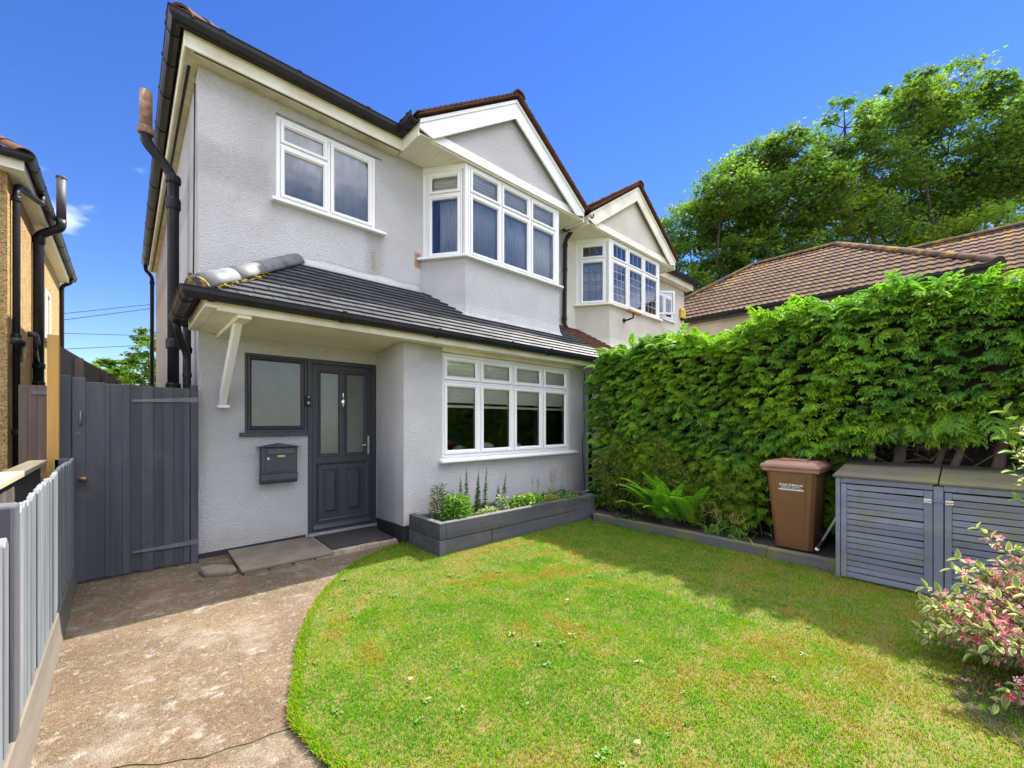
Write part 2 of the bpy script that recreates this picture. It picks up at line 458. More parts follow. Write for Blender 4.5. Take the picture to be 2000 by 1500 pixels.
class MB:
    def __init__(self):
        self.v = []
        self.f = []
    def add(self, verts, faces):
        b = len(self.v)
        self.v += [tuple(p) for p in verts]
        self.f += [tuple(i + b for i in f) for f in faces]
        return self
    def hexa(self, p):
        """8 points: bottom ring 0-3, top ring 4-7 (same order)"""
        return self.add(p, [(3, 2, 1, 0), (4, 5, 6, 7), (0, 1, 5, 4), (1, 2, 6, 5), (2, 3, 7, 6), (3, 0, 4, 7)])
    def box(self, x0, y0, z0, x1, y1, z1):
        return self.hexa([(x0, y0, z0), (x1, y0, z0), (x1, y1, z0), (x0, y1, z0), (x0, y0, z1), (x1, y0, z1), (x1, y1, z1), (x0, y1, z1)])
    def bar(self, a, b, w, h, up=(0, 0, 1)):
        a, b = Vector(a), Vector(b)
        d = (b - a).normalized()
        u = Vector(up)
        s = d.cross(u)
        if s.length < 1e-5:
            s = d.cross(Vector((0, 1, 0)))
        s.normalize()
        u = s.cross(d).normalized()
        s *= w / 2
        u *= h / 2
        return self.hexa([a - s - u, a + s - u, b + s - u, b - s - u, a - s + u, a + s + u, b + s + u, b - s + u])
    def prism(self, poly, off):
        """polygon (list of 3D points) extruded by vector off"""
        n = len(poly)
        off = Vector(off)
        p = [Vector(q) for q in poly]
        fs = [tuple(range(n - 1, -1, -1)), tuple(range(n, 2 * n))]
        for i in range(n):
            j = (i + 1) % n
            fs.append((i, j, n + j, n + i))
        return self.add(p + [q + off for q in p], fs)
    def loft(self, rings, caps=True, closed=True):
        n = len(rings[0])
        vs = [q for r in rings for q in r]
        fs = []
        for k in range(len(rings) - 1):
            for i in range(n if closed else n - 1):
                j = (i + 1) % n
                fs.append((k * n + i, k * n + j, (k + 1) * n + j, (k + 1) * n + i))
        if caps:
            fs.append(tuple(range(n - 1, -1, -1)))
            fs.append(tuple(range((len(rings) - 1) * n, len(rings) * n)))
        return self.add(vs, fs)
    def tube(self, pts, r, n=10, caps=True):
        pts = [Vector(p) for p in pts]
        rr = r if isinstance(r, (list, tuple)) else [r] * len(pts)
        rings = []
        ref = None
        for i, p in enumerate(pts):
            a = pts[max(0, i - 1)]
            b = pts[min(len(pts) - 1, i + 1)]
            t = (b - a).normalized()
            if ref is None:
                ref = t.cross(Vector((0.13, 0.21, 0.97)))
                if ref.length < 0.05:
                    ref = t.cross(Vector((1, 0, 0)))
            ref = (ref - t * ref.dot(t)).normalized()
            bi = t.cross(ref)
            rings.append([p + (ref * math.cos(2 * math.pi * k / n) + bi * math.sin(2 * math.pi * k / n)) * rr[i] for k in range(n)])
        return self.loft(rings, caps)
    def rect_ring(self, T, s0, s1, z0, z1, prof, cap=False):
        """rectangular frame swept with a profile of (inset, depth) pairs; T maps (s, depth, z) to world"""
        rings = []
        for ins, d in prof:
            rings.append([T(s0 + ins, d, z0 + ins), T(s1 - ins, d, z0 + ins), T(s1 - ins, d, z1 - ins), T(s0 + ins, d, z1 - ins)])
        n = 4
        vs = [q for r in rings for q in r]
        fs = []
        m = len(rings)
        for k in range(m if not cap else m - 1):
            k2 = (k + 1) % m
            for i in range(4):
                j = (i + 1) % 4
                fs.append((k * n + i, k * n + j, k2 * n + j, k2 * n + i))
        if cap:
            fs.append(tuple(range((m - 1) * 4, m * 4)))
        return self.add(vs, fs)
    def mesh(self, name, mat=None, smooth=False):
        me = bpy.data.meshes.new(name)
        me.from_pydata(self.v, [], self.f)
        if mat:
            me.materials.append(M[mat] if isinstance(mat, str) else mat)
        if smooth:
            me.polygons.foreach_set('use_smooth', [True] * len(me.polygons))
        me.update()
        return me
    def build(self, name, mat, parent=None, smooth=False, bevel=0.0, seg=1, fix=True):
        me = self.mesh(name, mat, smooth)
        if fix:
            import bmesh
            bm = bmesh.new()
            bm.from_mesh(me)
            bmesh.ops.recalc_face_normals(bm, faces=bm.faces)
            bm.to_mesh(me)
            bm.free()
        o = bpy.data.objects.new(name, me)
        link(o)
        if bevel:
            md = o.modifiers.new('bevel', 'BEVEL')
            md.width = bevel
            md.segments = seg
            md.limit_method = 'ANGLE'
            md.angle_limit = R(35)
        attach(o, parent)
        return o

def place(name, mesh, mat4, parent=None):
    """an object on shared mesh data at a world matrix"""
    o = bpy.data.objects.new(name, mesh)
    link(o)
    o.matrix_basis = mat4
    attach(o, parent)
    return o

def frame(O, u):
    """frame on a vertical wall: s along u, d outwards, z up"""
    O = Vector((O[0], O[1], 0))
    u = Vector((u[0], u[1], 0)).normalized()
    n = Vector((u.y, -u.x, 0))
    def T(s, d, z):
        p = O + u * s + n * d
        return (p.x, p.y, z)
    T.O, T.u, T.n = O, u, n
    return T

def wall_holes(mb, T, s0, s1, z0, z1, holes, th):
    ss = sorted(set([s0, s1] + [h[i] for h in holes for i in (0, 1)]))
    zs = sorted(set([z0, z1] + [h[i] for h in holes for i in (2, 3)]))
    ss = [s for s in ss if s0 <= s <= s1]
    zs = [z for z in zs if z0 <= z <= z1]
    def solid(i, j):
        if i < 0 or j < 0 or i >= len(ss) - 1 or j >= len(zs) - 1:
            return False
        cs, cz = (ss[i] + ss[i + 1]) / 2, (zs[j] + zs[j + 1]) / 2
        return not any(h[0] < cs < h[1] and h[2] < cz < h[3] for h in holes)
    for i in range(len(ss) - 1):
        for j in range(len(zs) - 1):
            if not solid(i, j):
                continue
            a, b, c, d = ss[i], ss[i + 1], zs[j], zs[j + 1]
            mb.add([T(a, 0, c), T(b, 0, c), T(b, 0, d), T(a, 0, d)], [(0, 1, 2, 3)])
            mb.add([T(a, -th, c), T(b, -th, c), T(b, -th, d), T(a, -th, d)], [(3, 2, 1, 0)])
            if not solid(i - 1, j):
                mb.add([T(a, 0, c), T(a, 0, d), T(a, -th, d), T(a, -th, c)], [(0, 1, 2, 3)])
            if not solid(i + 1, j):
                mb.add([T(b, 0, c), T(b, 0, d), T(b, -th, d), T(b, -th, c)], [(3, 2, 1, 0)])
            if not solid(i, j - 1):
                mb.add([T(a, 0, c), T(b, 0, c), T(b, -th, c), T(a, -th, c)], [(3, 2, 1, 0)])
            if not solid(i, j + 1):
                mb.add([T(a, 0, d), T(b, 0, d), T(b, -th, d), T(a, -th, d)], [(0, 1, 2, 3)])

def np_mesh(name, verts, tris, mat, cols=None, parent=None, smooth=False):
    verts = np.asarray(verts, dtype=np.float32)
    tris = np.asarray(tris, dtype=np.int32)
    me = bpy.data.meshes.new(name)
    me.vertices.add(len(verts))
    me.vertices.foreach_set('co', verts.ravel())
    me.loops.add(tris.size)
    me.loops.foreach_set('vertex_index', tris.ravel())
    me.polygons.add(len(tris))
    me.polygons.foreach_set('loop_start', np.arange(0, tris.size, 3, dtype=np.int32))
    me.polygons.foreach_set('loop_total', np.full(len(tris), 3, dtype=np.int32))
    if smooth:
        me.polygons.foreach_set('use_smooth', np.ones(len(tris), dtype=bool))
    me.materials.append(M[mat])
    if cols is not None:
        a = me.color_attributes.new('Col', 'FLOAT_COLOR', 'POINT')
        c = np.ones((len(verts), 4), dtype=np.float32)
        c[:, :3] = cols
        a.data.foreach_set('color', c.ravel())
    me.update()
    me.validate()
    o = bpy.data.objects.new(name, me)
    link(o)
    attach(o, parent)
    return o

class LB:
    """collects coloured leaf triangles"""
    def __init__(self):
        self.v, self.t, self.c, self.n = [], [], [], 0
    def add(self, v, t, c):
        v = np.asarray(v, float)
        c = np.asarray(c, float)
        if c.ndim == 1:
            c = np.tile(c, (len(v), 1))
        self.v.append(v)
        self.t.append(np.asarray(t, int) + self.n)
        self.c.append(c)
        self.n += len(v)
    def many(self, tv, tt, mats, pos, cols, vcol=None):
        """template (tv, tt) copied with 3x3 matrices (k,3,3), positions (k,3), colours (k,3); vcol (nv,3) multiplies"""
        k, nv = len(pos), len(tv)
        vv = np.einsum('kij,vj->kvi', mats, tv) + pos[:, None, :]
        cc = np.repeat(cols[:, None, :], nv, axis=1)
        if vcol is not None:
            cc = cc * vcol[None]
        t = tt[None] + (np.arange(k) * nv)[:, None, None]
        self.add(vv.reshape(-1, 3), t.reshape(-1, 3), cc.reshape(-1, 3))
    def build(self, name, mat, parent=None, smooth=False):
        return np_mesh(name, np.concatenate(self.v), np.concatenate(self.t), mat, np.concatenate(self.c), parent, smooth)

def rot_basis(xd, up):
    """(k,3,3) matrices whose columns are x=xd, z~up"""
    xd = xd / np.linalg.norm(xd, axis=1, keepdims=True)
    y = np.cross(up, xd)
    y /= np.maximum(np.linalg.norm(y, axis=1, keepdims=True), 1e-6)
    z = np.cross(xd, y)
    return np.stack([xd, y, z], axis=2)

def strap(lb, base, azim, length, width, rise, droop, col, seg=5, fold=0.0):
    """a strap leaf that rises and arches over"""
    base = np.array(base, float)
    d = np.array([math.cos(azim), math.sin(azim), 0])
    s = np.array([-d[1], d[0], 0])
    pts = []
    ang = rise
    p = base.copy()
    vs, ts = [], []
    for i in range(seg + 1):
        t = i / seg
        w = width * (0.55 + 0.9 * t) * (1 - t) ** 0.55 if t > 0 else width * 0.5
        vs += [p - s * w / 2, p + s * w / 2]
        st = length / seg
        p = p + (d * math.cos(ang) + np.array([0, 0, 1]) * math.sin(ang)) * st
        ang -= droop / seg
    for i in range(seg):
        a = 2 * i
        ts += [(a, a + 1, a + 3), (a, a + 3, a + 2)]
    c = np.array(col)
    cc = np.array([c * (0.8 + 0.35 * (i // 2) / seg) for i in range(len(vs))])
    lb.add(vs, ts, cc)
    return p

# ------------------------------------------------------------------ building helpers
def clip_poly(poly, clip):
    """Sutherland-Hodgman, clip is a convex CCW polygon"""
    out = list(poly)
    for i in range(len(clip)):
        ax, ay = clip[i]
        bx, by = clip[(i + 1) % len(clip)]
        inp, out = out, []
        if not inp:
            return []
        def side(p):
            return (bx - ax) * (p[1] - ay) - (by - ay) * (p[0] - ax)
        for k in range(len(inp)):
            p, q = inp[k], inp[(k + 1) % len(inp)]
            sp, sq = side(p), side(q)
            if sp >= 0:
                out.append(p)
            if (sp >= 0) != (sq >= 0):
                t = sp / (sp - sq)
                out.append((p[0] + (q[0] - p[0]) * t, p[1] + (q[1] - p[1]) * t))
    return out

def tile_polys(a0, a1, b0, b1, width, gauge, clip, lap=1.16, gap=0.002, seed=1, jit=0.0):
    rnd = random.Random(seed)
    rows = int(math.ceil((b1 - b0) / gauge))
    for r in range(rows):
        off = (r % 2) * width / 2
        n = int(math.ceil((a1 - a0) / width)) + 1
        for c in range(n):
            x0 = a0 + c * width - off + gap
            x1 = x0 + width - 2 * gap
            y0 = b0 + r * gauge + rnd.uniform(-jit, jit)
            y1 = y0 + gauge * lap
            p = clip_poly([(x0, y0), (x1, y0), (x1, y1), (x0, y1)], clip)
            if len(p) < 3:
                continue
            ar = abs(sum(p[i][0] * p[(i + 1) % len(p)][1] - p[(i + 1) % len(p)][0] * p[i][1] for i in range(len(p)))) / 2
            if ar < 0.0006:
                continue
            yield r, c, y0, y1, p

def tile_into(mb, P0, e, s, n, p, y0, y1, th, lift, wave=0.0, width=0.3):
    bot, top = [], []
    for a, b in p:
        h = lift * (1 - (b - y0) / (y1 - y0))
        q = P0 + e * a + s * b
        bot.append(q + n * h)
        top.append(q + n * (h + th))
    k = len(p)
    fs = [tuple(range(k - 1, -1, -1)), tuple(range(k, 2 * k))]
    for i in range(k):
        j = (i + 1) % k
        fs.append((i, j, k + j, k + i))
    mb.add(bot + top, fs)

def window(parent, T, s0, s1, z0, z1, cols, tr, mat='upvc', set_in=0.03, fw=0.045, sw=0.05, leaded=None, name='window', pane='glass', label=None, handles=False):
    """cols: inner mullion positions; tr: transom height for each column (None for a plain light)"""
    mb = MB()
    D = -set_in
    mb.rect_ring(T, s0, s1, z0, z1, [(0, D - 0.07), (0, D), (fw, D), (fw, D - 0.07)])
    edges = [s0] + cols + [s1]
    lights = []
    for i in range(len(edges) - 1):
        a = edges[i] + (fw if i == 0 else 0.015)
        b = edges[i + 1] - (fw if i == len(edges) - 2 else 0.015)
        if i > 0:
            x = edges[i]
            mb.hexa([T(x - 0.0145, D - 0.068, z0 + fw + .0005), T(x + 0.0145, D - 0.068, z0 + fw + .0005), T(x + 0.0145, D - 0.003, z0 + fw + .0005), T(x - 0.0145, D - 0.003, z0 + fw + .0005),
                     T(x - 0.0145, D - 0.068, z1 - fw - .0005), T(x + 0.0145, D - 0.068, z1 - fw - .0005), T(x + 0.0145, D - 0.003, z1 - fw - .0005), T(x - 0.0145, D - 0.003, z1 - fw - .0005)])
        if tr[i]:
            t = tr[i]
            mb.hexa([T(a + .0005, D - 0.066, t - 0.014), T(b - .0005, D - 0.066, t - 0.014), T(b - .0005, D - 0.004, t - 0.014), T(a + .0005, D - 0.004, t - 0.014),
                     T(a + .0005, D - 0.066, t + 0.014), T(b - .0005, D - 0.066, t + 0.014), T(b - .0005, D - 0.004, t + 0.014), T(a + .0005, D - 0.004, t + 0.014)])
            lights += [(a, b, z0 + fw, t - 0.0145), (a, b, t + 0.0145, z1 - fw)]
        else:
            lights.append((a, b, z0 + fw, z1 - fw))
    w = mb.build(name, mat, parent, bevel=0.003)
    if label:
        w['label'] = label
    for k, (a, b, c, d) in enumerate(lights):
        sb = MB()
        g = 0.003
        sb.rect_ring(T, a + g, b - g, c + g, d - g, [(0, D - 0.055), (0, D + 0.004), (0.010, D + 0.012), (sw - 0.018, D + 0.012), (sw, D - 0.012), (sw, D - 0.055)])
        sb.build('sash', mat, w)
        gk = MB()
        gk.rect_ring(T, a + sw - 0.001, b - sw + 0.001, c + sw - 0.001, d - sw + 0.001, [(0, D - 0.020), (0, D - 0.0145), (0.006, D - 0.0165), (0.006, D - 0.020)])
        gk.build('gasket', 'black_plastic', w, fix=False)
        pb = MB()
        pb.add([T(a + sw - 0.004, D - 0.022, c + sw - 0.004), T(b - sw + 0.004, D - 0.022, c + sw - 0.004), T(b - sw + 0.004, D - 0.022, d - sw + 0.004), T(a + sw - 0.004, D - 0.022, d - sw + 0.004)], [(0, 1, 2, 3)])
        pb.build('pane', pane, w, fix=False)
        if leaded:
            lb_ = MB()
            nx = leaded[0]
            ny = leaded[1] if (d - c) > 0.5 else 1
            for i in range(1, nx):
                x = a + sw + (b - a - 2 * sw) * i / nx
                lb_.hexa([T(x - .005, D - .021, c + sw), T(x + .005, D - .021, c + sw), T(x + .005, D - .017, c + sw), T(x - .005, D - .017, c + sw),
                          T(x - .005, D - .021, d - sw), T(x + .005, D - .021, d - sw), T(x + .005, D - .017, d - sw), T(x - .005, D - .017, d - sw)])
            for i in range(1, ny):
                z = c + sw + (d - c - 2 * sw) * i / ny
                lb_.hexa([T(a + sw, D - .0215, z - .005), T(b - sw, D - .0215, z - .005), T(b - sw, D - .0165, z - .005), T(a + sw, D - .0165, z - .005),
                          T(a + sw, D - .0215, z + .005), T(b - sw, D - .0215, z + .005), T(b - sw, D - .0165, z + .005), T(a + sw, D - .0165, z + .005)])
            lb_.build('leading', leaded[2], w)
    return w

def gutter(parent, pts, r=0.055, depth=0.09, mat='black_plastic', name='gutter', joints=(), square=True):
    """moulded gutter trough swept along a horizontal polyline with mitred corners"""
    prof = [(-r, 0), (-r * 0.92, -depth * 0.45), (-r * 0.55, -depth * 0.9), (0, -depth), (r * 0.55, -depth * 0.92), (r * 0.95, -depth * 0.5), (r, -depth * 0.12), (r * 1.12, -depth * 0.06), (r * 1.12, 0),
            (r * 0.9, 0), (r * 0.82, -depth * 0.45), (r * 0.4, -depth * 0.82), (-r * 0.4, -depth * 0.82), (-r * 0.86, -0.004)]
    P = [Vector(p) for p in pts]
    rings = []
    for i, p in enumerate(P):
        dirs = []
        if i > 0:
            dirs.append((p - P[i - 1]).normalized())
        if i < len(P) - 1:
            dirs.append((P[i + 1] - p).normalized())
        d0 = dirs[0]
        n0 = Vector((d0.y, -d0.x, 0))
        if len(dirs) == 2:
            n1 = Vector((dirs[1].y, -dirs[1].x, 0))
            m = (n0 + n1)
            m = m / max(0.3, m.length_squared / 2)
        else:
            m = n0
        rings.append([p + m * x + Vector((0, 0, z)) for x, z in prof])
    mb = MB()
    mb.loft(rings)
    g = mb.build(name, mat, parent, fix=True)
    for (a, b, t) in joints:            # union brackets clipped round the trough
        p, q = P[a], P[b]
        d = (q - p).normalized()
        n = Vector((d.y, -d.x, 0))
        c = p.lerp(q, t)
        jb = MB()
        o = [(-r * 1.02, 0.004), (-r * 0.98, -depth * 0.5), (-r * 0.6, -depth * 0.98), (0, -depth * 1.09), (r * 0.6, -depth * 1.0), (r * 1.02, -depth * 0.52), (r * 1.08, -depth * 0.1), (r * 1.22, -depth * 0.05), (r * 1.22, 0.008)]
        inn = [(x * 0.9, z * 0.9 + 0.002) for x, z in o]
        rg = []
        for k in (-0.022, 0.022):
            rg.append([c + d * k + n * x + Vector((0, 0, z)) for x, z in o] + [c + d * k + n * x + Vector((0, 0, z)) for x, z in reversed(inn)])
        jb.loft(rg)
        jb.build('gutter_bracket', mat, g)
    return g

def pipe(parent, pts, r, mat='black_plastic', name='downpipe', collars=(), n=12, collar_name='pipe_collar'):
    """round pipe with rounded bends"""
    P = [Vector(p) for p in pts]
    out = [P[0]]
    for i in range(1, len(P) - 1):
        a = (P[i - 1] - P[i])
        b = (P[i + 1] - P[i])
        L = min(a.length, b.length) * 0.45
        L = min(L, r * 2.6)
        p0 = P[i] + a.normalized() * L
        p1 = P[i] + b.normalized() * L
        for k in range(5):
            t = k / 4
            out.append(p0 * (1 - t) ** 2 + P[i] * 2 * t * (1 - t) + p1 * t * t)
    out.append(P[-1])
    mb = MB()
    mb.tube(out, r, n)
    o = mb.build(name, mat, parent, smooth=True)
    for (i, t, k, h) in collars:
        c = P[i].lerp(P[i + 1], t)
        d = (P[i + 1] - P[i]).normalized()
        cb = MB()
        cb.tube([c - d * h / 2, c - d * h * 0.35, c + d * h * 0.35, c + d * h / 2], [r * (1 + (k - 1) * .6), r * k, r * k, r * (1 + (k - 1) * .6)], n)
        cb.build(collar_name, mat, o, smooth=False)
    return o

def blind(T, s0, s1, ztop, zbot, d, label, group, gap=0.047, mat='blind'):
    b = thing('window_blind', label, 'blind', T((s0 + s1) / 2, d, zbot), group)
    hb = MB()
    hb.hexa([T(s0, d - .03, ztop - .001), T(s1, d - .03, ztop - .001), T(s1, d, ztop - .001), T(s0, d, ztop - .001), T(s0, d - .03, ztop + .035), T(s1, d - .03, ztop + .035), T(s1, d, ztop + .035), T(s0, d, ztop + .035)])
    hb.build('headrail', mat, b)
    n = max(1, int((ztop - zbot) / gap))
    for i in range(n):
        z = ztop - (i + 0.5) * gap
        sb = MB()
        h = gap * 0.56
        sb.hexa([T(s0, d - 0.018, z + h), T(s1, d - 0.018, z + h), T(s1, d - 0.016, z + h + .002), T(s0, d - 0.016, z + h + .002),
                 T(s0, d - 0.002, z - h), T(s1, d - 0.002, z - h), T(s1, d, z - h + .002), T(s0, d, z - h + .002)])
        sb.build('slat', mat, b, fix=True)
    rb = MB()
    rb.hexa([T(s0, d - .022, zbot - .02), T(s1, d - .022, zbot - .02), T(s1, d + .002, zbot - .02), T(s0, d + .002, zbot - .02), T(s0, d - .022, zbot + .012), T(s1, d - .022, zbot + .012), T(s1, d + .002, zbot + .012), T(s0, d + .002, zbot + .012)])
    rb.build('bottom_rail', mat, b)
    for x in (s0 + (s1 - s0) * 0.22, s1 - (s1 - s0) * 0.22):
        cb = MB()
        cb.tube([T(x, d + .003, ztop), T(x, d + .003, zbot)], 0.0015, 5)
        cb.build('cord', mat, b)
    return b

# ================================================================== OUR HOUSE
YF, YB, YU = 5.33, 4.40, 4.79
XL, XP = 0.55, 6.0
house = thing('semi_detached_house', 'pale grey roughcast house with charcoal front door and white bay windows', 'house', (3.2, 5.4, 0))
TF = frame((0, YF), (1, 0))
TB = frame((0, YB), (1, 0))
TU = frame((0, YU), (1, 0))

# --- main walls
mb = MB()
wall_holes(mb, TF, XL, XP + 0.25, -0.06, 5.14, [(1.262, 2.452, 3.945, 4.915), (0.955, 1.60, 1.29, 2.165), (1.60, 2.46, 0.03, 2.165), (2.75, 5.7, 0.3, 2.2), (3.35, 5.7, 3.6, 5.0)], 0.24)
mb.build('front_wall', 'render', house)
mb = MB()
mb.box(XL, YF + 0.241, -0.06, XL + 0.24, 13.4, 5.14)
mb.box(XL + 0.241, 13.15, -0.06, 11.4, 13.4, 5.14)
mb.build('side_wall', 'render', house)
mb = MB()                                               # ground floor front under the lean-to roof
wall_holes(mb, TB, 2.36, XP - 0.02, -0.06, 2.33, [(2.888, 5.353, 0.95, 2.275)], 0.2)
mb.build('ground_floor_wall', 'render', house)
mb = MB()                                               # return wall beside the door
mb.hexa([(2.36, YB + 0.201, -0.06), (2.56, YB + 0.201, -0.06), (2.67, YF - 0.001, -0.06), (2.47, YF - 0.001, -0.06), (2.36, YB + 0.201, 2.33), (2.56, YB + 0.201, 2.33), (2.67, YF - 0.001, 2.33), (2.47, YF - 0.001, 2.33)])
mb.build('porch_return_wall', 'render', house)
# plinth bands
mb = MB()
mb.prism([(XL - 0.012, YF - 0.014, -0.06), (1.575, YF - 0.014, -0.06), (1.575, YF - 0.014, 0.068), (XL - 0.012, YF - 0.014, 0.052)], (0, 0.013, 0))
mb.box(XL - 0.014, YF + 0.0, -0.06, XL - 0.001, 9.0, 0.055)
mb.build('plinth', 'plinth', house)
mb = MB()
mb.box(2.35, YB - 0.014, -0.06, 5.9, YB - 0.001, 0.20)
mb.box(2.346, YB - 0.001, -0.06, 2.3595, YB + 0.201, 0.20)
mb.hexa([(2.346, YB + 0.2015, -0.06), (2.3585, YB + 0.2015, -0.06), (2.468, YF - 0.002, -0.06), (2.455, YF - 0.002, -0.06), (2.346, YB + 0.2015, 0.20), (2.3585, YB + 0.2015, 0.20), (2.468, YF - 0.002, 0.13), (2.455, YF - 0.002, 0.13)])
mb.build('plinth', 'plinth', house)
# --- rooms behind the windows, dimness and pale reflections put into their wall colours
def room(x0, y0, z0, x1, y1, z1, mat):
    b = MB()
    b.add([(x0, y0, z0), (x1, y0, z0), (x1, y1, z0), (x0, y1, z0), (x0, y0, z1), (x1, y0, z1), (x1, y1, z1), (x0, y1, z1)],
          [(0, 1, 2, 3), (7, 6, 5, 4), (1, 5, 6, 2), (2, 6, 7, 3), (3, 7, 4, 0)])
    return b.build('room_interior', mat, house, fix=False)
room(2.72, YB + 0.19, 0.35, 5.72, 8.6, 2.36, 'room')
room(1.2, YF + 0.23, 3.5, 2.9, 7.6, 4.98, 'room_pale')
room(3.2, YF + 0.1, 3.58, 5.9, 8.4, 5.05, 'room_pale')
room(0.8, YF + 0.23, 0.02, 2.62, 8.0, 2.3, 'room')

# --- upper left window
w = window(house, TF, 1.262, 2.452, 3.945, 4.915, [1.853], [4.60, None], set_in=0.012)
mb = MB()
mb.box(1.21, YF - 0.075, 3.905, 2.57, YF + 0.05, 3.943)
mb.build('window_sill', 'upvc', w, bevel=0.006)
mb = MB()
mb.box(1.262, YF - 0.012, 4.917, 2.53, YF - 0.0005, 4.931)
mb.build('drip_strip', 'mortar', w)
# net curtain in folds, brightened to give the panes a pale reflection
def curtain(T, s0, s1, z0, z1, d, mat, label, folds=9, amp=0.02, name='net_reflection_fill'):
    b = MB()
    n = folds * 6
    rings = []
    for k, z in enumerate((z0, z1)):
        rings.append([T(s0 + (s1 - s0) * i / n, d + amp * math.sin(i * math.pi / 3 + k * 0.4), z) for i in range(n + 1)])
    b.loft([rings[0], rings[1]], caps=False, closed=False)
    o = b.build(name, mat, None, smooth=True, fix=False)
    md = o.modifiers.new('solid', 'SOLIDIFY')
    md.thickness = 0.003
    tag(o, label, 'curtain')
    return o
curtain(TF, 1.25, 2.46, 3.93, 4.93, -0.075, 'net', 'grey net curtain behind the upstairs window above the porch roof')

# --- ground floor window
w = window(house, TB, 2.888, 5.353, 0.95, 2.275, [3.50, 4.115, 4.735], [1.92] * 4, set_in=0.025, fw=0.04, sw=0.055)
mb = MB()
mb.prism([(2.84, YB - 0.085, 0.905), (2.84, YB - 0.085, 0.925), (2.84, YB - 0.0, 0.948), (2.84, YB + 0.02, 0.948), (2.84, YB + 0.02, 0.895), (2.84, YB - 0.075, 0.895)], (2.65, 0, 0))
mb.build('window_sill', 'upvc', w, bevel=0.004)
mb = MB()
mb.box(2.885, YB - 0.03, 2.279, 5.42, YB - 0.001, 2.345)
mb.build('head_board', 'upvc_old', house)
edges = [2.888, 3.50, 4.115, 4.735, 5.353]
names = ['leftmost', 'second', 'third', 'rightmost']
for i in range(4):
    blind(TB, edges[i] + 0.03, edges[i + 1] - (0.03 if i < 3 else 0.10), 2.22, 1.61, -0.068,
          'half-raised white slatted blind in the %s pane of the ground floor window%s' % (names[i], '' if i in (0, 3) else ' from the door'), 'blinds in the ground floor window')
# cushions seen over the sill
for i, (x, wd, h) in enumerate([(3.06, 0.26, 0.10), (3.40, 0.22, 0.07), (3.85, 0.36, 0.085), (4.45, 0.3, 0.07)]):
    b = MB()
    rings = []
    for k in range(7):
        t = k / 6
        rr_ = math.sin(math.pi * (0.08 + 0.84 * t)) ** 0.5
        rings.append([(x - wd / 2 + wd * t, YB + 0.36 + 0.07 * rr_ * math.cos(a), 0.90 + h + (h + 0.05) * rr_ * math.sin(a)) for a in [2 * math.pi * j / 10 for j in range(10)]])
    b.loft(rings)
    tag(b.build('cushion', 'blind', None, smooth=True), ['pale cushion at the left end of the ground floor window', 'small pale cushion next to the leftmost cushion in the window', 'pale cushion behind the second pane of the ground floor window', 'pale cushion behind the third pane of the ground floor window'][i], 'cushion', 'cushions inside the ground floor window')
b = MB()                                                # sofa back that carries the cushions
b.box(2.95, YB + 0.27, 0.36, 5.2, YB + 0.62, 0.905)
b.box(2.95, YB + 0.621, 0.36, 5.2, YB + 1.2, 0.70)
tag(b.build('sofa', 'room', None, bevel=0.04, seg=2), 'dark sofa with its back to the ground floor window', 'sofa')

# --- upstairs bay
PLAN = [(3.15, YF), (3.53, YU), (5.53, YU), (5.92, YF)]
def offset_plan(d):
    k = d * 0.6
    return [(3.15 - d * 1.2, YF), (3.53 - k, YU - d), (5.53 + k, YU - d), (5.92 + d * 1.2, YF)]
mb = MB()
rings = []
for z, d in ((2.4, 0.12), (2.86, 0.075), (2.96, 0.022), (3.08, 0.0), (3.722, 0.0)):
    rings.append([(x, y - (0.001 if y == YF else 0), z) for x, y in offset_plan(d)])
mb.loft(rings)
mb.build('bay_wall', 'render', house)
mb = MB()
pl = offset_plan(0.075)
mb.prism([(x, y - (0.002 if y == YF else 0), 3.7235) for x, y in pl], (0, 0, 0.034))
bay = mb.build('bay_sill', 'upvc', house, bevel=0.006)
# corner posts of the bay
mb = MB()
mb.box(3.525, YU + 0.0, 3.758, 3.58, YU + 0.06, 5.07)
mb.box(5.48, YU + 0.0, 3.758, 5.535, YU + 0.06, 5.07)
mb.build('bay_corner_post', 'upvc', house, bevel=0.008, seg=2)
window(house, TU, 3.582, 5.478, 3.758, 5.066, [4.20, 4.83], [4.67] * 3, set_in=0.0, fw=0.035, sw=0.05)
ul = Vector((0.38, YU - YF, 0)).normalized()
TLb = frame((3.15, YF), (ul.x, ul.y))
LEN = math.hypot(0.38, YF - YU)
window(house, TLb, 0.06, LEN - 0.055, 3.758, 5.0, [], [4.67], set_in=0.02, fw=0.03, sw=0.05)
ur = Vector((0.39, YF - YU, 0)).normalized()
TRb = frame((5.53, YU), (ur.x, ur.y))
window(house, TRb, 0.055, LEN - 0.06, 3.758, 5.0, [], [4.67], set_in=0.02, fw=0.03, sw=0.05)
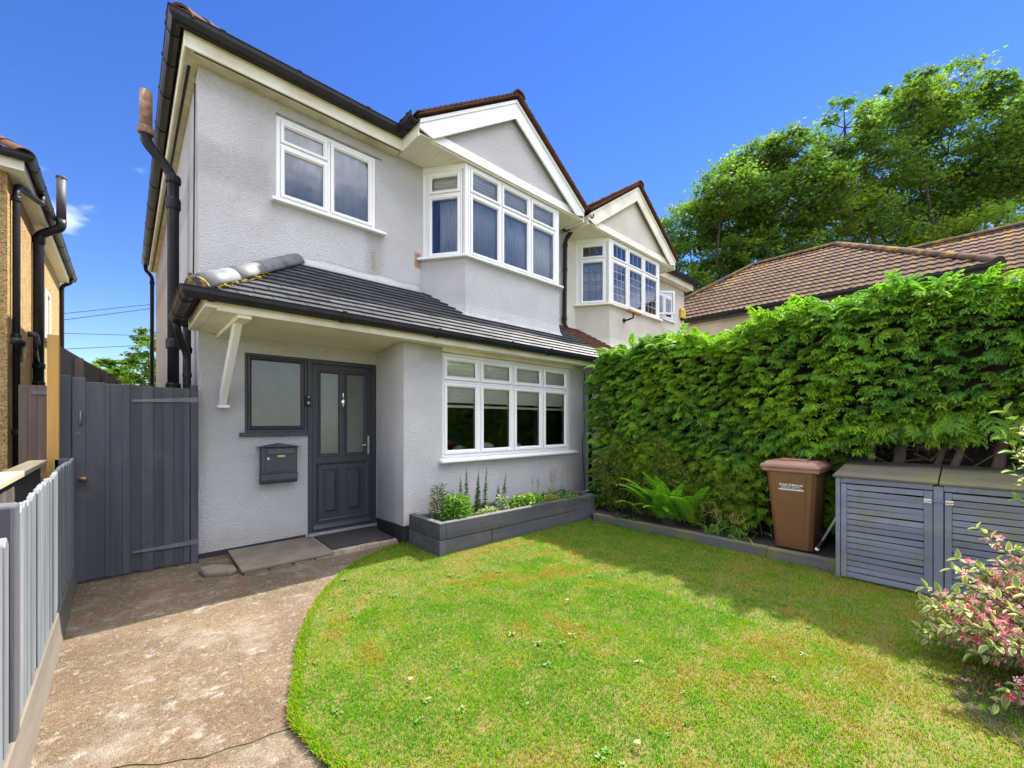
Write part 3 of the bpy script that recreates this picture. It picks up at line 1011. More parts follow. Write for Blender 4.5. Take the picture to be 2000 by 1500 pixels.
for (T_, a, b_) in ((TLb, 0.0, LEN), (TRb, 0.0, LEN)):
    mb = MB()
    mb.hexa([T_(a, -0.09, 5.0), T_(b_, -0.09, 5.0), T_(b_, -0.012, 5.0), T_(a, -0.012, 5.0), T_(a, -0.09, 5.08), T_(b_, -0.09, 5.08), T_(b_, -0.012, 5.08), T_(a, -0.012, 5.08)])
    mb.hexa([T_(0.0, -0.09, 3.758), T_(0.058, -0.09, 3.758), T_(0.058, -0.015, 3.758), T_(0.0, -0.015, 3.758), T_(0.0, -0.09, 4.999), T_(0.058, -0.09, 4.999), T_(0.058, -0.015, 4.999), T_(0.0, -0.015, 4.999)] if T_ is TLb else
            [T_(LEN - 0.058, -0.09, 3.758), T_(LEN, -0.09, 3.758), T_(LEN, -0.015, 3.758), T_(LEN - 0.058, -0.015, 3.758), T_(LEN - 0.058, -0.09, 4.999), T_(LEN, -0.09, 4.999), T_(LEN, -0.015, 4.999), T_(LEN - 0.058, -0.015, 4.999)])
    mb.build('bay_frame_filler', 'upvc', house)
for i, (a, b_) in enumerate([(3.61, 4.19), (4.22, 4.80), (4.86, 5.46)]):
    blind(TU, a, b_, 5.0, 4.70, -0.06, 'raised white blind in the top of the %s front light of the upstairs bay' % ['left', 'middle', 'right'][i], 'blinds in the upstairs bay')
blind(TLb, 0.12, LEN - 0.1, 4.95, 4.70, -0.085, 'raised white blind in the angled left light of the upstairs bay', 'blinds in the upstairs bay')
cb = MB()
rings = []
for z, wd in ((5.0, 0.20), (4.5, 0.12), (4.2, 0.075), (3.82, 0.06)):
    rings.append([TLb(0.105 + wd * i / 12, -0.125 + 0.014 * math.sin(i * 1.4), z) for i in range(13)])
cb.loft(rings, caps=False, closed=False)
o = cb.build('tied_curtain', 'curtain', None, smooth=True, fix=False)
o.modifiers.new('solid', 'SOLIDIFY').thickness = 0.004
tag(o, 'brown curtain drawn aside in the angled left light of the upstairs bay', 'curtain')
for i, (a, b_) in enumerate([(3.63, 4.185), (4.225, 4.815)]):  # added nets stand in for pale cloud reflections in the bay panes
    curtain(TU, a, b_, 3.80, 4.64, -0.065, 'net', 'added grey net imitating cloud reflection behind the %s front light of the upstairs bay' % ['left', 'middle'][i], folds=12, amp=0.012)
curtain(TLb, 0.24, LEN - 0.1, 3.80, 4.64, -0.095, 'net', 'added grey net imitating cloud reflection behind the angled left light of the upstairs bay', folds=7, amp=0.012)
vb = MB()
rings = []
for z in (3.8, 4.62):
    rings.append([TU(4.87 + 0.58 * i / 24, -0.075 + 0.013 * math.sin(i * 1.7), z) for i in range(25)])
vb.loft(rings, caps=False, closed=False)
o = vb.build('pleated_curtain', 'blind', None, smooth=True, fix=False)
o.modifiers.new('solid', 'SOLIDIFY').thickness = 0.004
tag(o, 'white pleated curtain behind the right front light of the upstairs bay', 'curtain')

# --- gable over the bay
GX, GAP, GLX, GRX, SL = 4.42, 6.36, 2.74, 6.10, 0.669
mb = MB()
mb.prism([(3.0, YU - 0.002, 5.236), (5.86, YU - 0.002, 5.236), (GX, YU - 0.002, 6.2)], (0, 0.12, 0))
mb.build('gable_wall', 'render', house)
mb = MB()
mb.prism([(2.95, YU - 0.035, 5.072), (6.12, YU - 0.035, 5.072), (5.93, YU - 0.035, 5.235), (2.95, YU - 0.035, 5.235)], (0, 0.032, 0))
mb.build('gable_board', 'upvc', house, bevel=0.004)
def barge(x0, x1, parent, gx, gap, y, mat='upvc', hgt=0.235, th=0.03):
    """one sloping board from the eave end x0 to the apex gx"""
    sgn = 1 if gx > x0 else -1
    z0 = gap - SL * abs(gx - x0)
    b = MB()
    poly = [(x0, y, z0 - 0.005), (x0 + sgn * 0.0, y, z0 - 0.10), (x0 + sgn * 0.17, y, z0 - 0.215 + 0.11), (gx, y, gap - hgt - 0.05), (gx, y, gap)]
    poly[2] = (x0 + sgn * 0.20, y, z0 + SL * 0.20 - hgt - 0.05)
    b.prism(poly, (0, th, 0))
    o = b.build('barge_board', mat, parent, bevel=0.004)
    c = MB()
    c.prism([(x0, y - 0.016, z0 + 0.004), (x0, y - 0.016, z0 - 0.045), (gx, y - 0.016, gap - 0.05), (gx, y - 0.016, gap)], (0, 0.0155, 0))
    c.build('barge_trim', mat, o)
    return o
barge(GLX, GX, house, GX - 0.0005, GAP, YU - 0.10)
barge(GRX, GX, house, GX + 0.0005, GAP - 0.0005, YU - 0.10)
# soffit of the gable, boards running front to back
mb = MB()
for i in range(17):
    x = 2.76 + i * 0.198
    mb.box(x, YU - 0.069, 5.083, x + 0.195, YF - 0.003, 5.095)
mb.build('gable_soffit', 'soffit_clean', house)
for xa in (2.735, 6.13):
    mb = MB()
    mb.box(xa, YU - 0.068, 5.05, xa + 0.022, 5.149, 5.215)
    mb.build('gable_fascia', 'upvc_old', house)
# gable roof planes with small clay tiles
def gable_roof(parent, gx, gap, lx, rx, y0, y1, name_seed, visible_right=False):
    for sgn, x0 in ((1, lx), (-1, rx)):
        wdt = abs(gx - x0) + 0.05
        e = Vector((0, -sgn, 0))
        s = Vector((sgn, 0, SL)).normalized()
        n = Vector((-sgn * SL, 0, 1)).normalized()
        P0 = Vector((x0 - sgn * 0.05, y1 if sgn > 0 else y0, gap - SL * wdt + 0.012))
        ln = wdt * math.sqrt(1 + SL * SL)
        L = y1 - y0
        d = MB()
        d.prism([P0, P0 + e * L, P0 + e * L + s * ln, P0 + s * ln], n * 0.012)
        rf = d.build('roof_slope', 'clay', parent)
        t = MB()
        for r_, c_, b0, b1, p in tile_polys(0, L, 0.0, ln, 0.165, 0.10, [(0, 0), (L, 0), (L, ln), (0, ln)], lap=1.5, seed=name_seed, jit=0.006):
            tile_into(t, P0 + n * 0.0125, e, s, n, p, b0, b1, 0.014, 0.02)
        o = t.build('roof_tiles', 'clay', rf)
        o['kind'] = 'stuff'
    # ridge tiles
    k = 0
    y = y0 - 0.02
    while y < y1 + 0.3:
        rb = MB()
        rg = []
        for yy, rr in ((y, 0.115), (y + 0.29, 0.105)):
            rg.append([(gx + rr * math.cos(a), yy, gap - 0.01 + rr * 0.75 * math.sin(a)) for a in [math.pi * j / 8 for j in range(9)]] + [(gx + (rr - 0.02) * math.cos(a), yy, gap - 0.01 + (rr * 0.75 - 0.02) * math.sin(a)) for a in [math.pi * j / 8 for j in range(8, -1, -1)]])
        rb.loft(rg)
        rb.build('ridge_tile', 'clay', parent)
        y += 0.30
gable_roof(house, GX, GAP + 0.03, GLX, GRX, YU - 0.17, 7.2, 3)

# --- main hipped roof, gutters, fascia
PITCH = 0.66
ex, ey, ez = 0.40, 5.10, 5.235
apx = 4.6
mb = MB()
hx = ex + 4.1
mb.add([(ex, ey, ez), (6.13, ey, ez), (6.13, ey + 4.1, ez + 4.1 * PITCH), (hx, ey + 4.1, ez + 4.1 * PITCH), (ex, 13.6, ez), (6.13, 13.6, ez)],
       [(0, 1, 2, 3), (0, 3, 4), (3, 2, 5, 4), (0, 4, 5, 1), (1, 5, 2)])
roof = mb.build('main_roof', 'clay', house)
t = MB()                                                # lowest courses along the eaves
for (P0, e, s, n, L) in ((Vector((ex, ey, ez)), Vector((1, 0, 0)), Vector((0, 1, PITCH)).normalized(), Vector((0, -PITCH, 1)).normalized(), 2.4),
                         (Vector((ex, 13.6, ez)), Vector((0, -1, 0)), Vector((1, 0, PITCH)).normalized(), Vector((-PITCH, 0, 1)).normalized(), 8.5)):
    for r_, c_, b0, b1, p in tile_polys(0, L, -0.04, 0.5, 0.165, 0.10, [(0.0, -0.04), (L, -0.04), (L, 0.5), (0.35, 0.5)] if L < 3 else [(0, -0.04), (L, -0.04), (L - 0.35, 0.5), (0, 0.5)], lap=1.5, seed=9, jit=0.004):
        tile_into(t, P0 + n * 0.002, e, s, n, p, b0, b1, 0.014, 0.02)
o = t.build('roof_tiles', 'clay', roof)
o['kind'] = 'stuff'
hd = Vector((1, 1, PITCH)).normalized()
hs = Vector((1, -1, 0)).normalized()
hu = hd.cross(hs) * -1
if hu.z < 0:
    hu = -hu
for k in range(14):
    rb = MB()
    rg = []
    base = Vector((ex - 0.02, ey - 0.02, ez + 0.02)) + hd * (k * 0.30)
    for f_, rr in ((0, 0.135), (0.33, 0.115)):
        c = base + hd * f_
        rg.append([c + hs * rr * math.cos(a) + hu * rr * 0.85 * math.sin(a) for a in [math.pi * j / 8 for j in range(9)]] + [c + hs * (rr - .02) * math.cos(a) + hu * (rr * .85 - .02) * math.sin(a) for a in [math.pi * j / 8 for j in range(8, -1, -1)]])
    rb.loft(rg)
    rb.build('hip_tile', 'clay', roof)
mb = MB()
c = Vector((ex - 0.01, ey - 0.01, ez + 0.02)) + hd * 0.02
mb.prism([c + hs * 0.11 * math.cos(a) + hu * 0.09 * math.sin(a) for a in [math.pi * j / 8 for j in range(9)]], hd * 0.2)
mb.build('hip_mortar', 'mortar', roof)
mb = MB()
mb.box(0.44, 5.13, 5.052, 2.734, 5.15, 5.205)
mb.build('front_fascia', 'upvc_old', house, bevel=0.003)
mb = MB()
mb.box(0.418, 5.13, 5.052, 0.4395, 13.5, 5.205)
mb.build('side_fascia', 'upvc_old', house, bevel=0.003)
mb = MB()
mb.box(0.44, 5.1505, 5.060, 2.734, YF - 0.001, 5.075)
mb.box(0.44, YF - 0.0005, 5.060, XL - 0.001, 13.5, 5.075)
so = mb.build('soffit', 'soffit', house)
mb = MB()
mb.box(0.50, 5.165, 5.056, 2.72, 5.18, 5.0598)
mb.box(0.465, 5.40, 5.056, 0.492, 13.4, 5.0598)
mb.build('soffit_vent', 'black_plastic', so)
gutter(house, [(0.355, 13.6, 5.285), (0.355, 5.062, 5.285), (2.67, 5.062, 5.285), (2.67, YU - 0.12, 5.285)],
       r=0.062, depth=0.105, joints=[(0, 1, .08), (0, 1, .2), (0, 1, .32), (0, 1, .44), (0, 1, .55), (0, 1, .66), (0, 1, .76), (0, 1, .85), (0, 1, .92), (0, 1, .975), (1, 2, .155), (1, 2, .46), (1, 2, .80), (2, 3, .35), (2, 3, .75)])
pipe(house, [(0.36, 13.45, 5.19), (0.36, 13.45, 5.08), (0.48, 13.45, 4.95), (0.48, 13.45, 0.0)], 0.04, collars=[(2, .03, 1.25, .08), (2, .5, 1.25, .08)])
# right-hand valley gutter end and downpipe between the two bays
pipe(house, [(6.40, 5.19, 5.20), (6.36, 5.19, 5.10), (6.25, 5.25, 4.92), (6.25, 5.27, 3.30), (6.27, 5.20, 3.18)], 0.04, 'black_iron', collars=[(2, .06, 1.25, .07), (2, .35, 1.2, .05), (2, .93, 1.25, .08)])
gutter(house, [(6.33, 5.25, 5.27), (6.33, YU - 0.12, 5.27)], r=0.06, depth=0.1)

# --- soil stack and pipes on the side wall
stack = pipe(house, [(0.41, 6.25, 0.0), (0.41, 6.25, 4.28), (0.20, 6.25, 4.52), (0.17, 6.25, 4.58), (0.17, 6.25, 4.68)], 0.055, 'black_iron', 'soil_stack',
             collars=[(0, .42, 1.3, .12), (0, .54, 1.3, .12), (0, .92, 1.3, .13), (0, .985, 1.35, .09)])
pipe(stack, [(0.17, 6.25, 4.66), (0.17, 6.25, 5.12)], 0.057, 'rust', 'vent_pipe', collars=[(0, .03, 1.35, .08)])
pipe(house, [(0.48, 5.60, 0.0), (0.48, 5.60, 2.33), (0.48, 5.60, 2.42)], 0.036, 'black_iron', 'waste_pipe', collars=[(0, .93, 1.3, .06)])
mb = MB()
rings = []
for z, r_ in ((2.42, 0.045), (2.50, 0.095), (2.56, 0.10)):
    rings.append([(0.46 + r_ * a, 5.60 + r_ * b_, z) for a, b_ in ((-1, -1), (1, -1), (1, 1), (-1, 1))])
mb.loft(rings)
mb.build('rainwater_hopper', 'black_iron', house)
pipe(house, [(0.50, 5.60, 2.55), (0.50, 5.60, 2.68), (0.50, 5.68, 2.72), (0.53, 5.85, 3.05)], 0.022, 'black_plastic', 'waste_pipe')
pipe(house, [(0.52, 5.48, 2.4), (0.535, 5.48, 4.95)], 0.008, 'cable', 'wall_cable', n=6)

# --- porch: fascia, soffit, gutter, slate roof
E0 = Vector((0.42, 4.12, 2.45))
ridge_l = Vector((1.47, YF, 3.26))
up_v = Vector((0, YF - 4.12, 0.81))
sl_len = up_v.length
s_v = up_v.normalized()
e_v = Vector((1, 0, 0))
n_v = Vector((0, -0.81, YF - 4.12)).normalized()
X1 = XP + 0.05
mb = MB()
mb.prism([E0, E0 + e_v * (X1 - 0.42), Vector((X1, YF, 3.26)), ridge_l], n_v * -0.02)
mb.prism([E0, ridge_l, (XL + 0.0, YF, 2.45 + (XL - .42) / 1.05 * 0.81), (0.42, YF, 2.45)], (0.012, 0, -0.016))
proof = mb.build('porch_roof', 'dark_board', house)
hipx = (1.47 - 0.42)
clipf = [(0.0, -0.03), (X1 - 0.42, -0.03), (X1 - 0.42, sl_len), (hipx, sl_len), (0.0, 0.0)]
nslate = 0
for r_, c_, b0, b1, p in tile_polys(0, X1 - 0.42, -0.03, sl_len - 0.02, 0.27, 0.1235, clipf, lap=1.18, gap=0.0035, seed=5, jit=0.004):
    mx = sum(q[0] for q in p) / len(p) + 0.42
    my = 4.12 + (sum(q[1] for q in p) / len(p)) * s_v.y
    if my > YU + 0.12 and 3.75 < mx < 5.3:
        continue                                        # inside the bay
    t = MB()
    tile_into(t, E0 + n_v * 0.001, e_v, s_v, n_v, p, b0, b1, 0.017, 0.020)
    t.build('slate', 'slate', proof)
    nslate += 1
# left hip end slope
s2 = Vector((ridge_l.x - 0.42, 0, 0.81))
l2 = s2.length
s2.normalize()
n2 = Vector((-0.81, 0, ridge_l.x - 0.42)).normalized()
e2 = Vector((0, -1, 0))
P2 = Vector((0.42, YF, 2.45))
L2 = YF - 4.12
for r_, c_, b0, b1, p in tile_polys(0, L2, -0.03, l2, 0.27, 0.1235, [(0, -0.03), (L2, -0.03), (L2, 0), (0, l2)], lap=1.18, gap=0.0035, seed=6, jit=0.004):
    t = MB()
    tile_into(t, P2 + n2 * 0.001, e2, s2, n2, p, b0, b1, 0.017, 0.020)
    t.build('slate', 'slate', proof)
# half-round metal hip covering in four lengths, clay end stop
hd = (ridge_l - E0).normalized()
hL = (ridge_l - E0).length
hs = hd.cross(Vector((0, 0, 1))).normalized()
hu = hs.cross(hd)
if hu.z < 0:
    hu = -hu
for k in range(4):
    t0, t1 = 0.02 + k * (hL - 0.02) / 4, 0.02 + (k + 1) * (hL - 0.02) / 4 + 0.02
    rg = []
    for t_, rr in ((t0, 0.1045), (t1, 0.1015)):
        c = E0 + hd * t_ + hu * 0.012
        rg.append([c + hs * rr * math.cos(a) + hu * rr * math.sin(a) for a in [math.pi * j / 14 for j in range(15)]] + [c + hs * (rr - .012) * math.cos(a) + hu * (rr - .012) * math.sin(a) for a in [math.pi * j / 14 for j in range(14, -1, -1)]])
    hb = MB()
    hb.loft(rg)
    hb.build('hip_cover', 'lead', proof, smooth=True)
c = E0 + hd * 0.0 + hu * 0.005
mb = MB()
mb.prism([c + hs * 0.1 * math.cos(a) + hu * 0.1 * math.sin(a) for a in [math.pi * j / 14 for j in range(15)]], hd * 0.04)
mb.build('hip_end_cap', 'lichen', proof)
# smooth rendered fillet where the roof meets the wall
mb = MB()
top, bot = [], []
xs = [1.36 + i * (3.12 - 1.36) / 12 for i in range(13)]
rr = random.Random(4)
for x in xs:
    top.append((x, YF - 0.003, 3.37 + rr.uniform(-0.015, 0.02)))
    bot.append((x, YF - 0.075, 3.236 + rr.uniform(-0.012, 0.004)))
mid = [(a[0], YF - 0.03, 3.30) for a in top]
bk = [(a[0], YF + 0.01, 3.15) for a in top]
mb.loft([[bk[i], bot[i], mid[i], top[i]] for i in range(13)])
mb.build('render_fillet', 'render_smooth', house, smooth=True)
# yellow moss on the hip
lbm = LB()
for k in range(70):
    t_ = random.uniform(0.08, 0.95)
    c = E0 + hd * hL * t_ * 0.55 + hs * 0.112 + hu * (-0.005)
    c = c + Vector((random.uniform(-.015, .02), random.uniform(-.02, .01), random.uniform(-.003, .012)))
    r_ = random.uniform(0.006, 0.018)
    a = np.array([[math.cos(q), math.sin(q), random.uniform(0, .8)] for q in np.linspace(0, 6.28, 6)[:5]]) * r_ + np.array(c)
    a = np.vstack([a, np.array(c) + [0, 0, r_ * 0.9]])
    lbm.add(a, [(i, (i + 1) % 5, 5) for i in range(5)], np.array([0.32, 0.24, 0.03]) * random.uniform(0.5, 1.2))
for k in range(40):
    x = random.choice([random.uniform(1.6, 2.1), random.uniform(2.3, 2.9), random.uniform(3.4, 3.8), random.uniform(.6, 1)])
    c = np.array(E0 + e_v * (x - 0.42) + s_v * random.uniform(-0.02, 0.03) + n_v * 0.03)
    r_ = random.uniform(0.005, 0.013)
    a = np.array([[math.cos(q), math.sin(q), random.uniform(0, .8)] for q in np.linspace(0, 6.28, 6)[:5]]) * r_ + c
    a = np.vstack([a, c + [0, 0, r_ * 0.9]])
    lbm.add(a, [(i, (i + 1) % 5, 5) for i in range(5)], np.array([0.26, 0.22, 0.04]) * random.uniform(0.5, 1.2))
o = lbm.build('moss', 'herb', proof)
o['kind'] = 'stuff'
mb = MB()
mb.box(0.55, 4.145, 2.315, 5.95, 4.168, 2.45)
mb.build('porch_fascia', 'upvc_old', house, bevel=0.003)
mb = MB()
mb.box(0.47, 4.145, 2.335, 0.549, YF - 0.002, 2.44)
mb.build('porch_side_fascia', 'upvc_old', house)
mb = MB()
for i in range(10):
    y = 4.169 + i * 0.116
    mb.box(0.551, y, 2.334, 2.52, min(y + 0.1135, YF - 0.002), 2.346)
mb.box(2.52, 4.169, 2.332, 5.95, YB - 0.002, 2.344)
mb.build('porch_soffit', 'soffit_clean', house)
gutter(house, [(0.365, YF - 0.03, 2.455), (0.365, 4.085, 2.455), (5.98, 4.085, 2.455)], r=0.055, depth=0.085, joints=[(0, 1, .3), (0, 1, .85), (1, 2, .025), (1, 2, .21), (1, 2, .40), (1, 2, .60), (1, 2, .735)])
pipe(house, [(0.365, 5.22, 2.37), (0.40, 5.36, 2.25), (0.47, 5.46, 2.1), (0.47, 5.46, 0.0)], 0.032, 'black_plastic', 'downpipe', collars=[(2, .1, 1.25, .05)])
pipe(house, [(5.84, 4.085, 2.40), (5.84, 4.11, 2.30), (5.82, 4.335, 2.20), (5.82, 4.335, 0.05)], 0.036, 'black_iron', collars=[(2, .05, 1.25, .06), (2, .5, 1.25, .06)])
pipe(house, [(5.72, 4.385, 2.25), (5.70, 4.387, 1.9), (5.73, 4.387, 1.3), (5.66, 4.387, 1.0), (5.72, 4.387, 0.5), (5.73, 4.387, 0.25)], 0.006, 'cable', 'wall_cable', n=6)
# knee brace under the porch
mb = MB()
mb.prism([(0.715, 4.36, 2.33), (0.715, 4.50, 2.33), (0.715, 5.255, 1.70), (0.715, 5.318, 1.62), (0.715, 5.318, 1.58), (0.715, 5.24, 1.585)], (0.065, 0, 0))
br = mb.build('knee_brace', 'upvc', house, bevel=0.006)
mb = MB()
mb.box(0.695, 5.17, 1.548, 0.80, 5.328, 1.583)
mb.build('brace_foot', 'upvc', br, bevel=0.008)
mb = MB()
mb.box(0.70, 4.17, 2.285, 0.80, 5.329, 2.3335)
mb.build('brace_beam', 'upvc_old', house, bevel=0.004)

# --- sidelight
w = window(house, TF, 0.955, 1.598, 1.29, 2.163, [], [None], mat='anthracite', set_in=0.01, fw=0.03, sw=0.035, pane='frost', name='sidelight_window')
mb = MB()
mb.box(0.905, YF - 0.06, 1.245, 1.603, YF + 0.03, 1.289)
mb.build('window_sill', 'anthracite', w, bevel=0.005)
# --- door frame and door
mb = MB()
D0 = 0.0
mb.rect_ring(TF, 1.602, 2.458, 0.032, 2.163, [(0, -0.09), (0, 0.002), (0.052, 0.002), (0.052, -0.09)])
dfm = mb.build('door_frame', 'anthracite', house, bevel=0.004)
mb = MB()
mb.prism([(1.56, YF - 0.085, -0.005), (1.56, YF - 0.085, 0.012), (1.56, YF - 0.005, 0.032), (1.56, YF - 0.005, -0.005)], (0.94, 0, 0))
mb.build('door_sill', 'anthracite', dfm)
mb = MB()
mb.box(1.605, YF - 0.035, 0.0325, 2.455, YF - 0.003, 0.066)
mb.build('threshold_strip', 'aluminium', dfm)
DT = lambda s, d, z: TF(s, d - 0.02, z)
dl, dr, db, dt = 1.657, 2.403, 0.086, 2.108
g1 = (1.745, 1.985, 1.00, 2.02)
g2 = (2.065, 2.305, 1.00, 2.02)
mb = MB()
wall_holes(mb, DT, dl, dr, db, dt, [g1, g2, (1.775, 1.965, 0.27, 0.815), (2.075, 2.265, 0.27, 0.815)], 0.05)
door = mb.build('front_door', 'anthracite', house, bevel=0.002)
for (a, b_, c_, d_) in (g1, g2):
    mb = MB()
    mb.rect_ring(DT, a - 0.022, b_ + 0.022, c_ - 0.022, d_ + 0.022, [(0, 0.0005), (0.006, 0.012), (0.022, 0.010), (0.036, -0.012), (0.036, -0.03)])
    mb.build('glazing_bead', 'anthracite', door, fix=False)
    mb = MB()
    mb.add([DT(a, -0.018, c_), DT(b_, -0.018, c_), DT(b_, -0.018, d_), DT(a, -0.018, d_)], [(0, 1, 2, 3)])
    mb.build('frosted_pane', 'frost', door, fix=False)
for (a, b_) in ((1.775, 1.965), (2.075, 2.265)):
    mb = MB()
    mb.rect_ring(DT, a, b_, 0.27, 0.815, [(0, 0.0), (0.008, -0.014), (0.020, -0.014), (0.045, 0.004), (0.05, 0.004)], cap=True)
    mb.build('raised_panel', 'anthracite', door)
mb = MB()
mb.rect_ring(DT, 1.705, 2.345, 0.19, 0.905, [(0, 0.0005), (0.008, 0.014), (0.022, 0.008), (0.028, 0.0005)])
mb.build('panel_moulding', 'anthracite', door)
mb = MB()
mb.prism([DT(dl + 0.01, 0.0005, 0.10), DT(dl + 0.01, 0.035, 0.105), DT(dl + 0.01, 0.0005, 0.15)], Vector((dr - dl - 0.02, 0, 0)))
mb.build('weather_bar', 'anthracite', door)
mb = MB()
mb.hexa([DT(2.345, 0.001, 0.985), DT(2.375, 0.001, 0.985), DT(2.375, 0.012, 0.985), DT(2.345, 0.012, 0.985), DT(2.345, 0.001, 1.225), DT(2.375, 0.001, 1.225), DT(2.375, 0.012, 1.225), DT(2.345, 0.012, 1.225)])
hp = mb.build('handle_plate', 'chrome', door, bevel=0.006, seg=2)
mb = MB()
mb.tube([DT(2.36, 0.01, 1.11), DT(2.36, 0.05, 1.11), DT(2.345, 0.058, 1.11), DT(2.30, 0.058, 1.108), DT(2.245, 0.055, 1.105)], [0.010, 0.010, 0.0105, 0.010, 0.008], 10)
mb.build('lever', 'chrome', hp, smooth=True)
mb = MB()                                               # urn-shaped knocker on the middle stile
rings = []
for z, r_ in ((1.575, 0.004), (1.60, 0.014), (1.64, 0.026), (1.685, 0.030), (1.70, 0.018), (1.72, 0.010), (1.76, 0.011), (1.79, 0.005)):
    rings.append([DT(2.025 + r_ * math.cos(a), 0.012 + r_ * 0.8 * math.sin(a), z) for a in [2 * math.pi * j / 12 for j in range(12)]])
mb.loft(rings)
mb.build('knocker', 'chrome', door, smooth=True)

# ================================================================== ATTACHED NEIGHBOUR
semi = thing('semi_detached_house', 'cream rendered attached house with leaded bay window behind the hedge', 'house', (8.8, 5.4, 0))
DX = 3.52
mb = MB()
wall_holes(mb, TF, XP + 0.2505, 11.45, -0.06, 5.14, [(6.85, 9.25, 3.6, 5.0), (9.86, 10.84, 4.10, 4.76)], 0.24)
mb.box(11.21, YF + 0.2405, -0.06, 11.45, 13.14, 5.14)
mb.build('wall', 'cream_render', semi)
mb = MB()
mb.box(XP - 0.019, YB + 0.001, -0.06, 11.2, YB + 0.2, 2.33)
mb.build('ground_floor_wall', 'cream_render', semi)
mb = MB()
plan2 = lambda d: [(x + DX, y) for x, y in offset_plan(d)]
rings = []
for z, d in ((2.4, 0.12), (2.86, 0.075), (2.96, 0.022), (3.08, 0.0), (3.722, 0.0)):
    rings.append([(x, y - (0.001 if y == YF else 0), z) for x, y in plan2(d)])
mb.loft(rings)
mb.build('bay_wall', 'cream_render', semi)
mb = MB()
mb.prism([(x, y - (0.002 if y == YF else 0), 3.7235) for x, y in plan2(0.07)], (0, 0, 0.034))
mb.build('bay_sill', 'upvc_old', semi, bevel=0.006)
mb = MB()
mb.box(3.525 + DX, YU, 3.758, 3.58 + DX, YU + 0.06, 5.07)
mb.box(5.48 + DX, YU, 3.758, 5.535 + DX, YU + 0.06, 5.07)
mb.build('bay_corner_post', 'upvc', semi, bevel=0.008)
TU2 = frame((DX, YU), (1, 0))
M['came'] = pmat('lead_came', (0.10, 0.10, 0.11), rough=0.5)
M['came_pale'] = pmat('pale_came', (0.42, 0.43, 0.45), rough=0.5)
window(semi, TU2, 3.582, 5.478, 3.758, 5.066, [4.20, 4.83], [4.67] * 3, set_in=0.0, fw=0.035, sw=0.05, leaded=(3, 5, 'came_pale'))
TL2 = frame((3.15 + DX, YF), (ul.x, ul.y))
TR2 = frame((5.53 + DX, YU), (ur.x, ur.y))
window(semi, TL2, 0.06, LEN - 0.055, 3.758, 5.0, [], [4.67], set_in=0.02, fw=0.03, sw=0.05, leaded=(3, 4, 'came'))
window(semi, TR2, 0.055, LEN - 0.06, 3.758, 5.0, [], [4.67], set_in=0.02, fw=0.03, sw=0.05, leaded=(3, 4, 'came'))
for (T_, a, b_) in ((TL2, 0.0, LEN), (TR2, 0.0, LEN)):
    mb = MB()
    mb.hexa([T_(a, -0.09, 5.0), T_(b_, -0.09, 5.0), T_(b_, -0.012, 5.0), T_(a, -0.012, 5.0), T_(a, -0.09, 5.08), T_(b_, -0.09, 5.08), T_(b_, -0.012, 5.08), T_(a, -0.012, 5.08)])
    lo, hi = (0.0, 0.058) if T_ is TL2 else (LEN - 0.058, LEN)
    mb.hexa([T_(lo, -0.09, 3.758), T_(hi, -0.09, 3.758), T_(hi, -0.015, 3.758), T_(lo, -0.015, 3.758), T_(lo, -0.09, 4.999), T_(hi, -0.09, 4.999), T_(hi, -0.015, 4.999), T_(lo, -0.015, 4.999)])
    mb.build('bay_frame_filler', 'upvc', semi)
# vertical pale blind behind the angled light
vb = MB()
rings = [[TL2(0.10 + (LEN - 0.2) * i / 30, -0.13 + 0.012 * math.sin(i * 1.9), z) for i in range(31)] for z in (3.8, 4.66)]
vb.loft(rings, caps=False, closed=False)
o = vb.build('vertical_blind', 'net', None, smooth=True, fix=False)
o.modifiers.new('solid', 'SOLIDIFY').thickness = 0.004
tag(o, 'pale vertical blind behind the leaded angled light of the cream house', 'blind')
def room2(x0, y0, z0, x1, y1, z1, mat):
    b = MB()
    b.add([(x0, y0, z0), (x1, y0, z0), (x1, y1, z0), (x0, y1, z0), (x0, y0, z1), (x1, y0, z1), (x1, y1, z1), (x0, y1, z1)], [(0, 1, 2, 3), (7, 6, 5, 4), (1, 5, 6, 2), (2, 6, 7, 3), (3, 7, 4, 0)])
    b.build('room_interior', mat, semi, fix=False)
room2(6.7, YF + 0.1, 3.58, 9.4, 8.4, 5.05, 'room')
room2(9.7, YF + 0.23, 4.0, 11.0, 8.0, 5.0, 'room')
# small window further along, its left sash pushed open
w = window(semi, TF, 9.86, 10.84, 4.10, 4.76, [10.35], [None, None], set_in=0.01, leaded=(3, 4, 'came'))
so_ = frame((9.90, YF - 0.03), (0.75, -0.66))
mb = MB()
mb.rect_ring(so_, 0.0, 0.44, 4.14, 4.73, [(0, -0.03), (0, 0.02), (0.045, 0.02), (0.05, -0.03)])
mb.build('open_sash', 'upvc', w)
mb = MB()
mb.add([so_(0.04, -0.005, 4.18), so_(0.40, -0.005, 4.18), so_(0.40, -0.005, 4.69), so_(0.04, -0.005, 4.69)], [(0, 1, 2, 3)])
mb.build('pane', 'glass', w, fix=False)
mb = MB()
mb.box(9.82, YF - 0.05, 4.06, 10.88, YF + 0.03, 4.099)
mb.build('window_sill', 'upvc', w)
